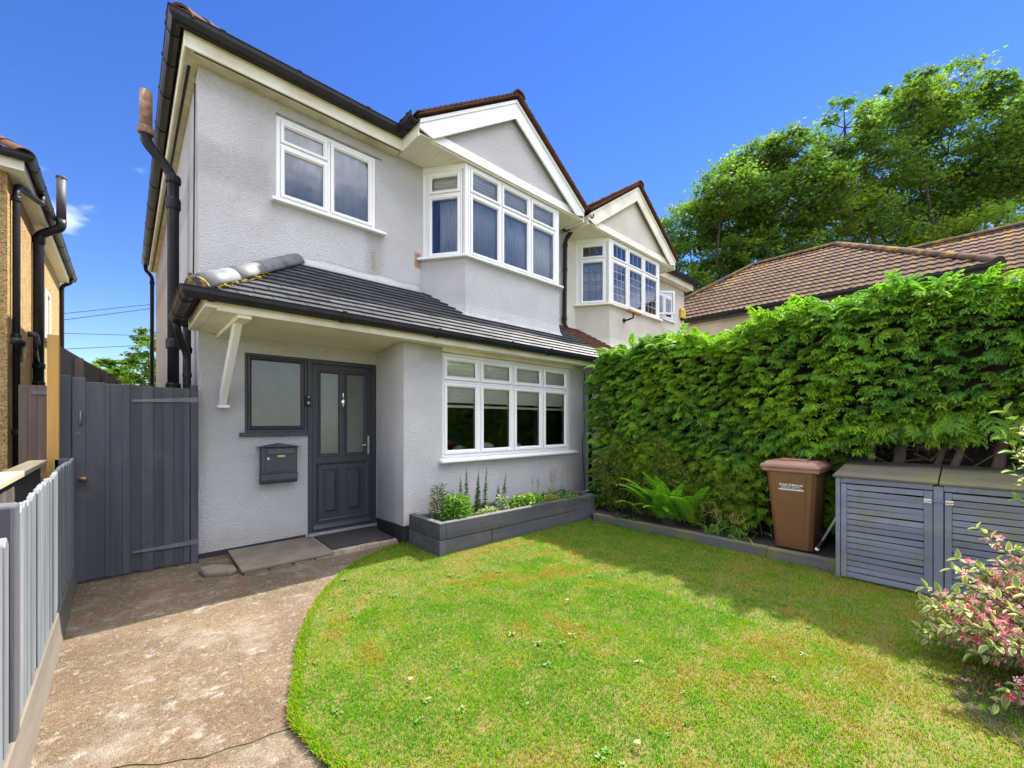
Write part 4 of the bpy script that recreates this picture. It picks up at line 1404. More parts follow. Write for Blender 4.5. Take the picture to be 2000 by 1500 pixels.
# gable
mb = MB()
mb.prism([(3.0 + DX, YU - 0.002, 5.236), (5.86 + DX, YU - 0.002, 5.236), (GX + DX, YU - 0.002, 6.2)], (0, 0.12, 0))
mb.build('gable_wall', 'cream_render', semi)
mb = MB()
mb.prism([(2.95 + DX, YU - 0.035, 5.072), (6.12 + DX, YU - 0.035, 5.072), (5.93 + DX, YU - 0.035, 5.235), (2.95 + DX, YU - 0.035, 5.235)], (0, 0.032, 0))
mb.build('gable_board', 'upvc_old', semi, bevel=0.004)
barge(GLX + DX, GX, semi, GX + DX - 0.0005, GAP, YU - 0.10, 'upvc_old')
barge(GRX + DX, GX, semi, GX + DX + 0.0005, GAP - 0.0005, YU - 0.10, 'upvc_old')
mb = MB()
for i in range(17):
    x = 2.76 + DX + i * 0.198
    mb.box(x, YU - 0.069, 5.083, x + 0.195, YF - 0.003, 5.095)
mb.build('gable_soffit', 'soffit_clean', semi)
for xa in (2.735 + DX, 6.13 + DX):
    mb = MB()
    mb.box(xa, YU - 0.068, 5.05, xa + 0.022, 5.149, 5.215)
    mb.build('gable_fascia', 'upvc_old', semi)
gable_roof(semi, GX + DX, GAP + 0.03, GLX + DX, GRX + DX, YU - 0.17, 7.2, 13)
mb = MB()
mb.box(9.675, 5.13, 5.052, 11.58, 5.15, 5.205)
mb.build('front_fascia', 'upvc_old', semi)
mb = MB()
mb.box(9.675, 5.1505, 5.060, 11.58, YF - 0.001, 5.075)
mb.build('soffit', 'soffit_clean', semi)
gutter(semi, [(9.73, 5.062, 5.285), (11.66, 5.062, 5.285), (11.66, 13.5, 5.285)], r=0.062, depth=0.105, joints=[(0, 1, .35), (0, 1, .8)])
mb = MB()
mb.add([(6.1305, ey, ez), (11.7, ey, ez), (11.7 - 4.1, ey + 4.1, ez + 4.1 * PITCH), (6.1305, ey + 4.1, ez + 4.1 * PITCH), (6.1305, 13.6, ez), (11.7, 13.6, ez)],
       [(0, 1, 2, 3), (3, 2, 5, 4), (1, 5, 2), (0, 4, 5, 1), (0, 3, 4)])
mb.build('main_roof', 'clay', semi)
# clay lean-to roof
mb = MB()
mb.prism([(X1 + 0.002, 4.12, 2.45), (11.3, 4.12, 2.45), (11.3, YF, 3.26), (X1 + 0.002, YF, 3.26)], n_v * -0.02)
lr = mb.build('porch_roof', 'clay', semi)
t = MB()
P0 = Vector((X1 + 0.003, 4.12, 2.45))
for r_, c_, b0, b1, p in tile_polys(0, 5.2, -0.03, sl_len, 0.165, 0.10, [(0, -0.03), (5.2, -0.03), (5.2, sl_len), (0, sl_len)], lap=1.5, seed=15, jit=0.005):
    tile_into(t, P0 + n_v * 0.001, e_v, s_v, n_v, p, b0, b1, 0.014, 0.02)
o = t.build('roof_tiles', 'clay', lr)
o['kind'] = 'stuff'
# things fixed to the cream wall
al = thing('alarm_box', 'yellow burglar alarm box on the right corner of the cream house', 'alarm', (11.3, 5.3, 4.2))
mb = MB()
mb.prism([(11.16, YF - 0.001, 4.26), (11.44, YF - 0.001, 4.26), (11.44, YF - 0.001, 4.53), (11.16, YF - 0.001, 4.53)], (0, -0.07, 0))
mb.build('case', 'yellow_plastic', al, bevel=0.03, seg=2)
mb = MB()
mb.prism([(11.25, YF - 0.002, 4.215), (11.36, YF - 0.002, 4.215), (11.40, YF - 0.002, 4.258), (11.20, YF - 0.002, 4.258)], (0, -0.06, 0))
mb.build('strobe_lens', 'black_plastic', al)
cm = thing('security_camera', 'orange boxed security camera under the leaded bay window', 'camera', (7.62, 4.78, 3.6))
mb = MB()
mb.bar((7.42, 4.62, 3.665), (7.72, 4.50, 3.60), 0.11, 0.05)
mb.build('housing', 'camera_body', cm, bevel=0.01)
mb = MB()
mb.tube([(7.56, YU - 0.002, 3.50), (7.56, 4.70, 3.50), (7.57, 4.58, 3.52), (7.57, 4.57, 3.60)], 0.018, 8)
mb.tube([(7.56, YU - 0.001, 3.50), (7.56, YU - 0.02, 3.50)], 0.045, 10)
mb.build('bracket', 'black_plastic', cm)

# ================================================================== HOUSE ON THE LEFT
lh = thing('pebbledash_house', 'ochre pebbledash house with black pipes beyond the left fence', 'house', (-3.5, 12.5, 0))
LX, LY0, LY1, LZ = -1.30, 9.75, 16.6, 5.16
mb = MB()
mb.box(-7.0, LY0, -0.06, LX, LY1, LZ + 0.06)
mb.build('wall', 'pebbledash', lh)
mb = MB()
mb.box(-7.2, LY0 - 0.18, LZ, LX + 0.16, LY0 - 0.001, LZ + 0.02)
mb.box(LX + 0.001, LY0 - 0.0005, LZ, LX + 0.16, LY1 + 0.15, LZ + 0.02)
mb.build('soffit', 'soffit_clean', lh)
mb = MB()
mb.box(-7.2, LY0 - 0.205, LZ - 0.005, LX + 0.19, LY0 - 0.181, LZ + 0.15)
mb.box(LX + 0.161, LY0 - 0.1805, LZ - 0.005, LX + 0.185, LY1 + 0.15, LZ + 0.15)
mb.build('fascia', 'soffit_clean', lh)
# gutter pieces: one along the front, one along the side
def gut2(pts, joints):
    gutter(lh, pts, r=0.06, depth=0.10, joints=joints)
gut2([(-7.2, LY0 - 0.27, LZ + 0.22), (LX + 0.25, LY0 - 0.27, LZ + 0.22), (LX + 0.25, LY1 + 0.2, LZ + 0.22)], [(0, 1, .7), (0, 1, .9), (1, 2, .05), (1, 2, .15), (1, 2, .28), (1, 2, .42), (1, 2, .57), (1, 2, .72), (1, 2, .88), (1, 2, .98)])
mb = MB()
lz = LZ + 0.17
mb.add([(-7.2, LY0 - 0.22, lz), (LX + 0.2, LY0 - 0.22, lz), (LX + 0.2, LY1 + 0.2, lz), (-7.2, LY1 + 0.2, lz), (-4.2, LY0 + 2.8, lz + 2.3), (-4.2, LY1 - 2.8, lz + 2.3)],
       [(0, 1, 4), (1, 2, 5, 4), (2, 3, 5), (3, 0, 4, 5)])
lroof = mb.build('roof', 'clay', lh)
t = MB()
for (P0, e, s, n, L) in ((Vector((-7.2, LY0 - 0.22, lz)), Vector((1, 0, 0)), Vector((0, 1, .76)).normalized(), Vector((0, -.76, 1)).normalized(), 6.1),):
    for r_, c_, b0, b1, p in tile_polys(0, L, -0.04, 1.2, 0.165, 0.10, [(0, -.04), (L, -.04), (L - .95, 1.2), (0, 1.2)], lap=1.5, seed=19, jit=0.005):
        tile_into(t, P0 + n * 0.002, e, s, n, p, b0, b1, 0.014, 0.02)
o = t.build('roof_tiles', 'clay', lroof)
o['kind'] = 'stuff'
hd_ = Vector((-3.1, 3.0, 2.3)).normalized()
hs_ = hd_.cross(Vector((0, 0, 1))).normalized()
hu_ = hs_.cross(hd_)
for k in range(9):
    rb = MB()
    rg = []
    for f_, rr_ in ((0, 0.15), (0.33, 0.13)):
        c = Vector((LX + 0.2, LY0 - 0.22, lz + 0.03)) + hd_ * (k * 0.30 + f_)
        rg.append([c + hs_ * rr_ * math.cos(a) + hu_ * rr_ * 0.85 * math.sin(a) for a in [math.pi * j / 8 for j in range(9)]] + [c + hs_ * (rr_ - .02) * math.cos(a) + hu_ * (rr_ * .85 - .02) * math.sin(a) for a in [math.pi * j / 8 for j in range(8, -1, -1)]])
    rb.loft(rg)
    rb.build('hip_tile', 'clay', lroof)
pipe(lh, [(LX + 0.25, 10.75, LZ + 0.12), (LX + 0.25, 10.75, LZ - 0.02), (LX + 0.06, 10.05, LZ - 0.06), (LX + 0.06, 9.98, LZ - 0.2), (LX + 0.06, 9.98, 0)], 0.042, 'black_iron', collars=[(3, .02, 1.3, .08), (3, .45, 1.3, .08), (3, .75, 1.3, .08)])
ls = pipe(lh, [(LX + 0.085, 12.0, 0), (LX + 0.085, 12.0, 4.95), (LX + 0.15, 12.0, 5.03), (LX + 0.38, 12.0, 5.20), (LX + 0.38, 12.0, 5.36)], 0.075, 'black_iron', 'soil_stack', collars=[(0, .43, 1.2, .1), (0, .5, 1.2, .1), (0, .985, 1.2, .12)])
pipe(ls, [(LX + 0.38, 12.0, 5.34), (LX + 0.38, 12.0, 6.2)], 0.07, 'grey_plastic', 'vent_pipe', collars=[(0, .98, 1.15, .04)])
pipe(lh, [(LX + 0.03, 11.3, 2.95), (LX + 0.12, 11.3, 2.95), (LX + 0.12, 11.3, 2.72), (LX + 0.10, 11.6, 2.62), (LX + 0.085, 12.0, 2.5)], 0.028, 'black_plastic', 'waste_pipe')
pipe(lh, [(LX + 0.01, 11.5, 3.02), (LX + 0.10, 11.6, 3.02), (LX + 0.085, 12.0, 2.86)], 0.035, 'grey_plastic', 'waste_pipe')
pipe(lh, [(LX + 0.05, 9.6, 2.62), (LX + 0.15, 9.62, 2.60), (LX + 0.06, 10.3, 2.42)], 0.055, 'black_plastic', 'waste_pipe')
pipe(lh, [(LX + 0.24, 16.45, LZ + 0.12), (LX + 0.2, 16.45, LZ), (LX + 0.05, 16.45, LZ - 0.1), (LX + 0.05, 16.45, 0)], 0.045, 'black_iron')
TLH = frame((LX, 0), (0, 1))
wl_ = window(lh, TLH, 13.7, 14.5, 3.25, 4.35, [], [None], set_in=-0.02)
mb = MB()
mb.box(LX, 13.6, 3.18, LX + 0.09, 14.6, 3.249)
mb.build('window_sill', 'mortar', wl_)

# ================================================================== HOUSE ON THE RIGHT (hipped roofs beyond the hedge)
rh = thing('hipped_roof_house', 'house with lichened brown tiled hipped roofs beyond the hedge', 'house', (18, 1, 0))
RX, RZ = 13.2, 4.70
ry0, ry1 = -0.45, 8.30
rap, rbp = Vector((16.4, 2.75, 6.95)), Vector((16.4, 5.10, 6.95))
mb = MB()
mb.box(RX + 0.32, ry0 + 0.32, -0.06, 22, ry1 - 0.32, RZ - 0.12)
mb.box(15.3, -9, -0.06, 22, ry0 + 0.319, RZ - 0.12)
mb.build('wall', 'cream_render', rh)
mb = MB()
mb.box(RX + 0.02, ry0 + 0.02, RZ - 0.12, 15.2, ry1 - 0.02, RZ - 0.10)
mb.box(15.02, -9.2, RZ - 0.12, 15.9, ry0 + 0.0195, RZ - 0.10)
mb.build('soffit', 'black_plastic', rh)
mb = MB()
mb.add([(RX, ry0, RZ), (RX, ry1, RZ), rbp, rap, (19.6, ry0, RZ), (19.6, ry1, RZ)], [(1, 0, 3, 2), (0, 4, 3), (2, 5, 1), (3, 4, 5, 2)])
roofA = mb.build('roof', 'concrete_tile', rh, fix=True)
mb = MB()
mb.add([(15.0, -9.2, RZ), (15.0, 1.9, RZ), (17.9, 1.9, 6.73), (17.9, -9.2, 6.73), (20.8, -9.2, RZ), (20.8, 1.9, RZ)], [(1, 0, 3, 2), (3, 4, 5, 2), (2, 5, 1), (0, 4, 3)])
roofB = mb.build('roof', 'concrete_tile', rh, fix=True)
gutter(rh, [(RX - 0.06, ry1, RZ - 0.01), (RX - 0.06, ry0 - 0.06, RZ - 0.01), (15.0, ry0 - 0.06, RZ - 0.01)], r=0.06, depth=0.1)
mb = MB()
mb.box(RX + 0.0, ry0 + 0.001, RZ - 0.19, RX + 0.02, ry1, RZ - 0.01)
mb.box(RX + 0.0205, ry0 + 0.0, RZ - 0.19, 15.2, ry0 + 0.019, RZ - 0.01)
mb.build('fascia', 'dark_board', rh)
def pantile(w, g, th, lift):
    """interlocking tile: two rolls across, eave end dropped; local x across, y upslope, z out"""
    b = MB()
    nx = 8
    prof = []
    for i in range(nx + 1):
        t_ = i / nx
        prof.append((w * t_ - w / 2, 0.020 * (0.5 - 0.5 * math.cos(4 * math.pi * t_)) ** 1.2))
    for (y_, l_) in ((0.0, lift), (g, 0.0)):
        b.v += [(x, y_, h + l_) for x, h in prof]
        b.v += [(x, y_, h + l_ - th) for x, h in prof]
    n_ = nx + 1
    for i in range(nx):
        b.f.append((i, i + 1, 2 * n_ + i + 1, 2 * n_ + i))
        b.f.append((n_ + i + 1, n_ + i, i, i + 1)[::-1])
    return b.mesh('roof_tile', 'concrete_tile')
TW, TG = 0.30, 0.285
tm = pantile(TW, TG * 1.12, 0.03, 0.035)
def tiles_plane(parent, P0, e, s, n, L, H, inside, key):
    m3 = Matrix((e, s, n)).transposed().to_4x4()
    out = []
    rows = int(H / TG)
    for r_ in range(rows + 1):
        for c_ in range(int(L / TW) + 1):
            a, b_ = (c_ + 0.5) * TW, r_ * TG
            if not inside(a, b_ + TG * 0.4):
                continue
            pos = P0 + e * a + s * b_ + n * 0.012
            out.append((pos, m3))
    return out
rnd = random.Random(21)
allt = []
e = Vector((0, -1, 0)); s = Vector((3.2, 0, 2.25)).normalized(); n = Vector((-2.25, 0, 3.2)).normalized()
LL = ry1 - ry0
HH = math.hypot(3.2, 2.25)
def insA(a, b_):
    k = b_ / HH * 3.2
    return k * 0.98 < a < LL - k * 0.98
ta = tiles_plane(roofA, Vector((RX - 0.05, ry1, RZ - 0.03)), e, s, n, LL, HH, insA, 0)
P0b = Vector((14.95, 1.9, RZ - 0.03)); sb = Vector((2.9, 0, 2.03)).normalized(); nb = Vector((-2.03, 0, 2.9)).normalized()
tb = tiles_plane(roofB, P0b, e, sb, nb, 11.0, math.hypot(2.9, 2.03), lambda a, b_: True, 1)
tb = [q for q in tb if q[0].z > 5.0 and q[0].y < 1.3]
def near(q):
    return (q[0] - Vector((0, 0, 1.4))).length
def emit(tl, roof, limit, ymax, ymin):
    vis = sorted([q for q in tl if ymin < q[0].y < ymax], key=near)
    rest = [q for q in tl if not (ymin < q[0].y < ymax)] + vis[limit:]
    for pos, m3 in vis[:limit]:
        mt = Matrix.Translation(pos + Vector((0, 0, rnd.uniform(-.004, .004)))) @ m3 @ Matrix.Rotation(rnd.uniform(-.012, .012), 4, 'Z')
        place('roof_tile', tm, mt, roof)
    if rest:
        b = MB()
        vs = [Vector(v.co) for v in tm.vertices]
        fs = [tuple(p.vertices) for p in tm.polygons]
        for pos, m3 in rest:
            mt = Matrix.Translation(pos) @ m3
            b.add([mt @ v for v in vs], fs)
        o = b.build('roof_tiles', 'concrete_tile', roof, fix=False)
        o['kind'] = 'stuff'
emit(ta, roofA, 200, 7.0, -3)
emit(tb, roofB, 90, 1.3, -2.6)
def ridge_run(parent, a, b_, mat='concrete_tile'):
    d = (b_ - a)
    Ln = d.length
    d.normalize()
    sd = d.cross(Vector((0, 0, 1))).normalized()
    u_ = sd.cross(d)
    k = 0.0
    while k < Ln - 0.05:
        rg = []
        for f_, rr_ in ((k, 0.135), (min(Ln, k + 0.43), 0.128)):
            c = a + d * f_ + u_ * 0.01
            rg.append([c + sd * rr_ * math.cos(t_) + u_ * rr_ * 0.85 * math.sin(t_) for t_ in [math.pi * j / 8 for j in range(9)]])
        rb = MB()
        rb.loft(rg)
        rb.build('ridge_tile', mat, parent)
        k += 0.435
ridge_run(roofA, rap.copy(), rbp.copy())
ridge_run(roofA, Vector((RX, ry0, RZ)), rap.copy())
ridge_run(roofA, Vector((RX, ry1, RZ)), rbp.copy())
ridge_run(roofB, Vector((17.9, -5.0, 6.73)), Vector((17.9, 1.9, 6.73)))

# ================================================================== GROUND
def flat(name, pts, z, mat, kind='structure', th=0.0, parent=None):
    b = MB()
    if th:
        b.prism([(x, y, z - th) for x, y in pts], (0, 0, th))
    else:
        b.add([(x, y, z) for x, y in pts], [tuple(range(len(pts)))])
    o = b.build(name, mat, parent, fix=bool(th))
    if kind:
        o['kind'] = kind
    return o
flat('ground', [(-600, -600), (600, -600), (600, 600), (-600, 600)], -0.062, 'ground')

def smooth_curve(pts, n=6):
    P = [Vector((p[0], p[1], 0)) for p in pts]
    out = []
    for i in range(len(P) - 1):
        p0, p1, p2, p3 = P[max(0, i - 1)], P[i], P[i + 1], P[min(len(P) - 1, i + 2)]
        for k in range(n):
            t = k / n
            q = 0.5 * ((2 * p1) + (p2 - p0) * t + (2 * p0 - 5 * p1 + 4 * p2 - p3) * t * t + (3 * p1 - p0 - 3 * p2 + p3) * t ** 3)
            out.append((q.x, q.y))
    out.append((P[-1].x, P[-1].y))
    return out
EDGE = smooth_curve([(2.33, 4.36), (2.02, 4.27), (1.70, 4.096), (1.40, 3.817), (1.134, 3.471), (0.92, 3.097), (0.782, 2.781), (0.675, 2.464), (0.603, 2.252), (0.56, 2.10), (0.575, 1.97), (0.602, 1.753), (0.70, 1.40), (0.8, 0.6), (0.75, -0.6), (0.6, -2.5)])
# joint between the two concrete slabs
JOINT = [(-0.30, 2.50), (-0.14, 2.425), (-0.05, 2.35), (0.02, 2.315), (0.10, 2.24), (0.17, 2.21), (0.24, 2.16), (0.33, 2.15), (0.40, 2.12), (0.47, 2.118), (0.545, 2.10)]
e_far = [p for p in EDGE if p[1] >= 2.12]
e_near = [p for p in EDGE if p[1] < 2.09]
path = flat('path', [(-0.36, 9.0), (-0.36, 2.50)] + [(x, y + 0.003) for x, y in JOINT] + list(reversed([(x + 0.05, y) for x, y in e_far])) + [(2.5, 4.5), (2.5, 5.35), (0.6, 5.35), (0.6, 9.0)], 0.0, 'concrete', th=0.06)
near_slab = flat('concrete_slab', [(-0.36, -3.0), (0.5, -3.0)] + list(reversed([(x + 0.05, y) for x, y in e_near])) + list(reversed([(x, y - 0.004) for x, y in JOINT])) + [(-0.36, 2.49)], -0.004, 'concrete', kind=None, th=0.055, parent=path)
# hairline crack near the step
mb = MB()
cr = [(0.86, 4.40), (1.02, 4.16), (1.15, 3.99), (1.26, 3.86), (1.36, 3.70), (1.46, 3.60), (1.55, 3.58)]
for i in range(len(cr) - 1):
    a, b_ = Vector((*cr[i], 0.0)), Vector((*cr[i + 1], 0.0))
    d = (b_ - a).normalized()
    sd = Vector((-d.y, d.x, 0)) * (0.0035 if i % 2 else 0.0055)
    mb.add([a - sd + V(0, 0, .0012), a + sd + V(0, 0, .0012), b_ + sd + V(0, 0, .0012), b_ - sd + V(0, 0, .0012)], [(0, 1, 2, 3)])
mb.build('crack', 'crack', path, fix=False)
mb = MB()
mb.add([(JOINT[i][0], JOINT[i][1] + dy, -0.0045) for i in range(len(JOINT)) for dy in (0.012, -0.012)], [(2 * i, 2 * i + 1, 2 * i + 3, 2 * i + 2) for i in range(len(JOINT) - 1)])
mb.build('joint_dirt', 'crack', path, fix=False)

# lawn, a slightly undulating sheet
LAWN = [(2.36, 4.42)] + EDGE + [(6.0, -2.5), (4.86, 0.0), (4.86, 3.62), (5.1, 3.75), (5.1, 4.2), (2.4, 4.42)]
def in_poly(px, py, poly):
    inside = np.zeros(len(px), bool)
    j = len(poly) - 1
    for i in range(len(poly)):
        xi, yi = poly[i]
        xj, yj = poly[j]
        c = ((yi > py) != (yj > py)) & (px < (xj - xi) * (py - yi) / (yj - yi + 1e-12) + xi)
        inside ^= c
        j = i
    return inside
b = MB()
b.add([(x, y, 0.012) for x, y in LAWN], [tuple(range(len(LAWN)))])
lawn = b.build('lawn', 'lawn', None, fix=False)
lawn['kind'] = 'structure'
flat('flower_bed', [(4.88, -3.0), (9.5, -3.0), (9.5, 4.39), (5.15, 4.39), (5.15, 3.8), (4.88, 3.6)], 0.085, 'soil')

# ------------------------------------------------------------------ grass
def vnoise(x, y, f, seed):
    g = np.random.default_rng(seed).uniform(0, 1, (256, 256))
    u, v = x * f + 37.3, y * f + 51.7
    i, j = np.floor(u).astype(int), np.floor(v).astype(int)
    a, b = u - i, v - j
    a, b = a * a * (3 - 2 * a), b * b * (3 - 2 * b)
    i0, j0, i1, j1 = i % 256, j % 256, (i + 1) % 256, (j + 1) % 256
    return (g[i0, j0] * (1 - a) + g[i1, j0] * a) * (1 - b) + (g[i0, j1] * (1 - a) + g[i1, j1] * a) * b
def fbm(x, y, f, seed):
    return 0.55 * vnoise(x, y, f, seed) + 0.28 * vnoise(x, y, f * 2.1, seed + 50) + 0.17 * vnoise(x, y, f * 4.3, seed + 90)
def grass():
    lb = LB()
    def scatter(n, xr, yr, hmin, hmax, wmin, wmax, lean, palette):
        x = rng.uniform(*xr, n)
        y = rng.uniform(*yr, n)
        k = in_poly(x, y, LAWN)
        # outside the view frustum on the right and behind: skip
        d = 0.678 * x + 0.735 * y
        r = 0.735 * x - 0.678 * y
        k &= (d > 1.35) & (r < d * 1.30 + 0.25) & (r > -d * 1.3)
        # thin, patchy growth
        nz = 2 * fbm(x, y, 9.0, 3) - 1
        k &= rng.uniform(0, 1, n) < 0.72 + 0.28 * nz
        x, y, nz = x[k], y[k], nz[k]
        n = len(x)
        h = rng.uniform(hmin, hmax, n) * (1 + 0.25 * nz)
        w = rng.uniform(wmin, wmax, n)
        az = rng.uniform(0, 2 * np.pi, n)
        ln = rng.uniform(*lean, n)
        dx, dy = np.cos(az), np.sin(az)
        base = np.stack([x, y, np.full(n, 0.010)], 1)
        side = np.stack([-dy, dx, np.zeros(n)], 1) * w[:, None] / 2
        mid = base + np.stack([dx * h * ln * 0.35, dy * h * ln * 0.35, h * 0.55 * np.sqrt(np.maximum(0.05, 1 - (0.6 * ln) ** 2))], 1)
        tip = base + np.stack([dx * h * ln, dy * h * ln, h * np.sqrt(np.maximum(0.02, 1 - np.minimum(ln, .99) ** 2))], 1)
        vv = np.stack([base - side, base + side, mid + side * 0.8, mid - side * 0.8, tip], 1)
        tri = np.array([(0, 1, 2), (0, 2, 3), (3, 2, 4)])
        tt = tri[None] + (np.arange(n) * 5)[:, None, None]
        pal = np.array(palette)
        # broad patches: lush, yellow-green, straw
        pn = np.clip((fbm(x, y, 1.7, 1) - 0.5) * 2.0 + (fbm(x, y, 7.0, 2) - 0.5) * 1.7 + 0.36, 0, 1)
        u = np.clip(pn * 0.80 + rng.uniform(-0.22, 0.22, n), 0, 0.999)
        ci = (u * len(pal)).astype(int)
        c = pal[ci] * rng.uniform(0.75, 1.25, n)[:, None]
        cc = np.repeat(c[:, None, :], 5, 1)
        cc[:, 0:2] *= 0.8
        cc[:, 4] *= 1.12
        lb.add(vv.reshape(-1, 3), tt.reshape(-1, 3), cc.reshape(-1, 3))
    green = [(0.085, 0.225, 0.006), (0.105, 0.250, 0.008), (0.130, 0.270, 0.008), (0.155, 0.275, 0.009), (0.175, 0.245, 0.010), (0.235, 0.225, 0.018), (0.28, 0.20, 0.04)]
    straw = [(0.26, 0.19, 0.06), (0.22, 0.14, 0.04), (0.29, 0.22, 0.08), (0.20, 0.18, 0.03)]
    scatter(330000, (0.5, 5.0), (-0.4, 4.4), 0.012, 0.030, 0.0028, 0.0046, (0.15, 0.85), green)
    scatter(26000, (0.5, 5.0), (-0.4, 4.4), 0.012, 0.035, 0.002, 0.004, (0.7, 0.98), straw)
    scatter(110000, (0.5, 3.2), (0.3, 3.0), 0.012, 0.028, 0.0022, 0.004, (0.15, 0.9), green)
    # longer tufts along the path edge
    ed = np.array([p for p in EDGE if 1.0 < p[1]])
    n = 6500
    i = rng.integers(0, len(ed) - 1, n)
    t = rng.uniform(0, 1, n)[:, None]
    p = ed[i] * (1 - t) + ed[i + 1] * t
    p = p + np.stack([rng.uniform(-0.005, 0.05, n), rng.uniform(-0.01, 0.04, n)], 1)
    h = rng.uniform(0.012, 0.034, n)
    az = rng.normal(2.7, 0.9, n)
    ln = rng.uniform(0.2, 0.95, n)
    base = np.stack([p[:, 0], p[:, 1], np.full(n, 0.006)], 1)
    dx, dy = np.cos(az), np.sin(az)
    side = np.stack([-dy, dx, np.zeros(n)], 1) * 0.0022
    tip = base + np.stack([dx * h * ln, dy * h * ln, h * np.sqrt(1 - ln ** 2) + 0.004], 1)
    mid = base + (tip - base) * 0.5 + np.array([0, 0, 0.006])
    vv = np.stack([base - side, base + side, mid + side * 0.8, mid - side * 0.8, tip], 1)
    tt = np.array([(0, 1, 2), (0, 2, 3), (3, 2, 4)])[None] + (np.arange(n) * 5)[:, None, None]
    pal = np.array(green)
    c = pal[rng.integers(0, len(pal), n)] * rng.uniform(0.7, 1.15, n)[:, None]
    lb.add(vv.reshape(-1, 3), tt.reshape(-1, 3), np.repeat(c[:, None, :], 5, 1).reshape(-1, 3))
    o = lb.build('grass', 'grass')
    o['kind'] = 'stuff'
    tag(o, 'short patchy yellow-green grass covering the front lawn', 'grass')
grass()
# flat broad-leaved weeds growing through the lawn
def leaf_tpl(seg=3, belly=0.5, fold=0.12, droop=0.2):
    """leaf along +x of unit length and unit width, folded on the midrib"""
    vs, ts = [], []
    for i in range(seg + 1):
        t = i / seg
        w = 0.5 * (math.sin(math.pi * t ** (0.75)) ** 0.9)
        z = -droop * t * t
        vs += [(t, -w, z + fold * w * 2), (t, 0, z), (t, w, z + fold * w * 2)]
    for i in range(seg):
        a = 3 * i
        ts += [(a, a + 1, a + 4), (a, a + 4, a + 3), (a + 1, a + 2, a + 5), (a + 1, a + 5, a + 4)]
    return np.array(vs), np.array(ts)
LEAF_V, LEAF_T = leaf_tpl()
def weeds():
    lb = LB()
    rr = random.Random(31)
    spots = []
    while len(spots) < 85:
        x, y = rr.uniform(0.6, 4.8), rr.uniform(0.2, 4.0)
        if in_poly(np.array([x]), np.array([y]), LAWN)[0]:
            spots.append((x, y))
    for (x, y) in spots:
        k = rr.randint(3, 8)
        sc = rr.uniform(0.018, 0.045)
        c0 = np.array(rr.choice([(0.085, 0.19, 0.018), (0.10, 0.20, 0.022), (0.11, 0.185, 0.035), (0.15, 0.21, 0.05)]))
        for i in range(k):
            az = 2 * math.pi * i / k + rr.uniform(-.4, .4)
            el = rr.uniform(0.1, 0.45)
            d = np.array([[math.cos(az) * math.cos(el), math.sin(az) * math.cos(el), math.sin(el)]])
            m = rot_basis(d, np.array([[0, 0, 1.0]]))
            L_ = sc * rr.uniform(0.7, 1.3)
            m = m * np.array([L_, L_ * rr.uniform(0.3, 0.5), L_])[None, None, :]
            lb.many(LEAF_V, LEAF_T, m, np.array([[x, y, 0.018]]), (c0 * rr.uniform(0.8, 1.2))[None])
    o = lb.build('lawn_weeds', 'herb')
    o['kind'] = 'stuff'
    tag(o, 'small broad-leaved weeds scattered through the lawn', 'weeds')
weeds()
# three fallen dry leaves
for i, (x, y, a) in enumerate([(1.09, 1.98, 0.4), (1.60, 0.92, 1.9), (2.50, 2.05, 2.6)]):
    m = rot_basis(np.array([[math.cos(a), math.sin(a), 0.1]]), np.array([[0, 0, 1.0]])) * np.array([0.05, 0.028, 0.05])[None, None]
    lb = LB()
    lb.many(LEAF_V, LEAF_T, m, np.array([[x, y, 0.045]]), np.array([[0.34, 0.21, 0.12]]))
    tag(lb.build('fallen_leaf', 'herb'), ['dry brown leaf lying on the lawn, nearest the path', 'dry brown leaf on the lawn at the bottom of the picture', 'dry brown leaf in the middle of the sunny lawn'][i], 'leaf', 'fallen leaves on the lawn')

# ================================================================== STEP, MAT, STONE
st = thing('front_step', 'low stone slab step on worn bricks in front of the charcoal door', 'step', (1.5, 4.9, 0))
mb = MB()
mb.hexa([(0.775, 4.47, 0.022), (1.60, 4.47, 0.022), (1.58, 5.26, 0.022), (0.79, 5.26, 0.022), (0.775, 4.47, 0.056), (1.60, 4.47, 0.056), (1.58, 5.26, 0.056), (0.79, 5.26, 0.056)])
mb.build('slab', 'stone', st, bevel=0.008, seg=2)
mb = MB()
mb.box(1.603, 4.49, -0.01, 2.335, 5.244, 0.042)
mb.build('mortar_bed', 'mortar', st, bevel=0.008)
rr = random.Random(8)
x = 0.80
while x < 2.3:
    L_ = rr.uniform(0.19, 0.23)
    mb = MB()
    mb.box(x, 4.487 + rr.uniform(-.008, .004), -0.012, min(2.33, x + L_), 4.59, 0.020 if x < 1.58 else 0.046 + rr.uniform(-.004, .004))
    mb.build('brick', 'brick', st, bevel=0.01, seg=2)
    x += L_ + 0.012
mb = MB()
mb.hexa([(1.615, 4.56, 0.0435), (2.30, 4.53, 0.0435), (2.34, 5.20, 0.0435), (1.63, 5.20, 0.0435), (1.615, 4.56, 0.062), (2.30, 4.53, 0.062), (2.34, 5.20, 0.062), (1.63, 5.20, 0.062)])
tag(mb.build('doormat', 'mat', None, bevel=0.005), 'black coir doormat lying before the charcoal front door', 'doormat')
mb = MB()
ring = [(0.50, 4.82), (0.52, 4.66), (0.70, 4.55), (0.76, 4.60), (0.755, 4.70), (0.60, 4.86)]
mb.loft([[(x, y, 0.0) for x, y in ring], [(0.63 + (x - 0.63) * 1.03, 4.7 + (y - 4.7) * 1.03, 0.03) for x, y in ring], [(0.63 + (x - 0.63) * 0.93, 4.7 + (y - 4.7) * 0.93, 0.055) for x, y in ring]])
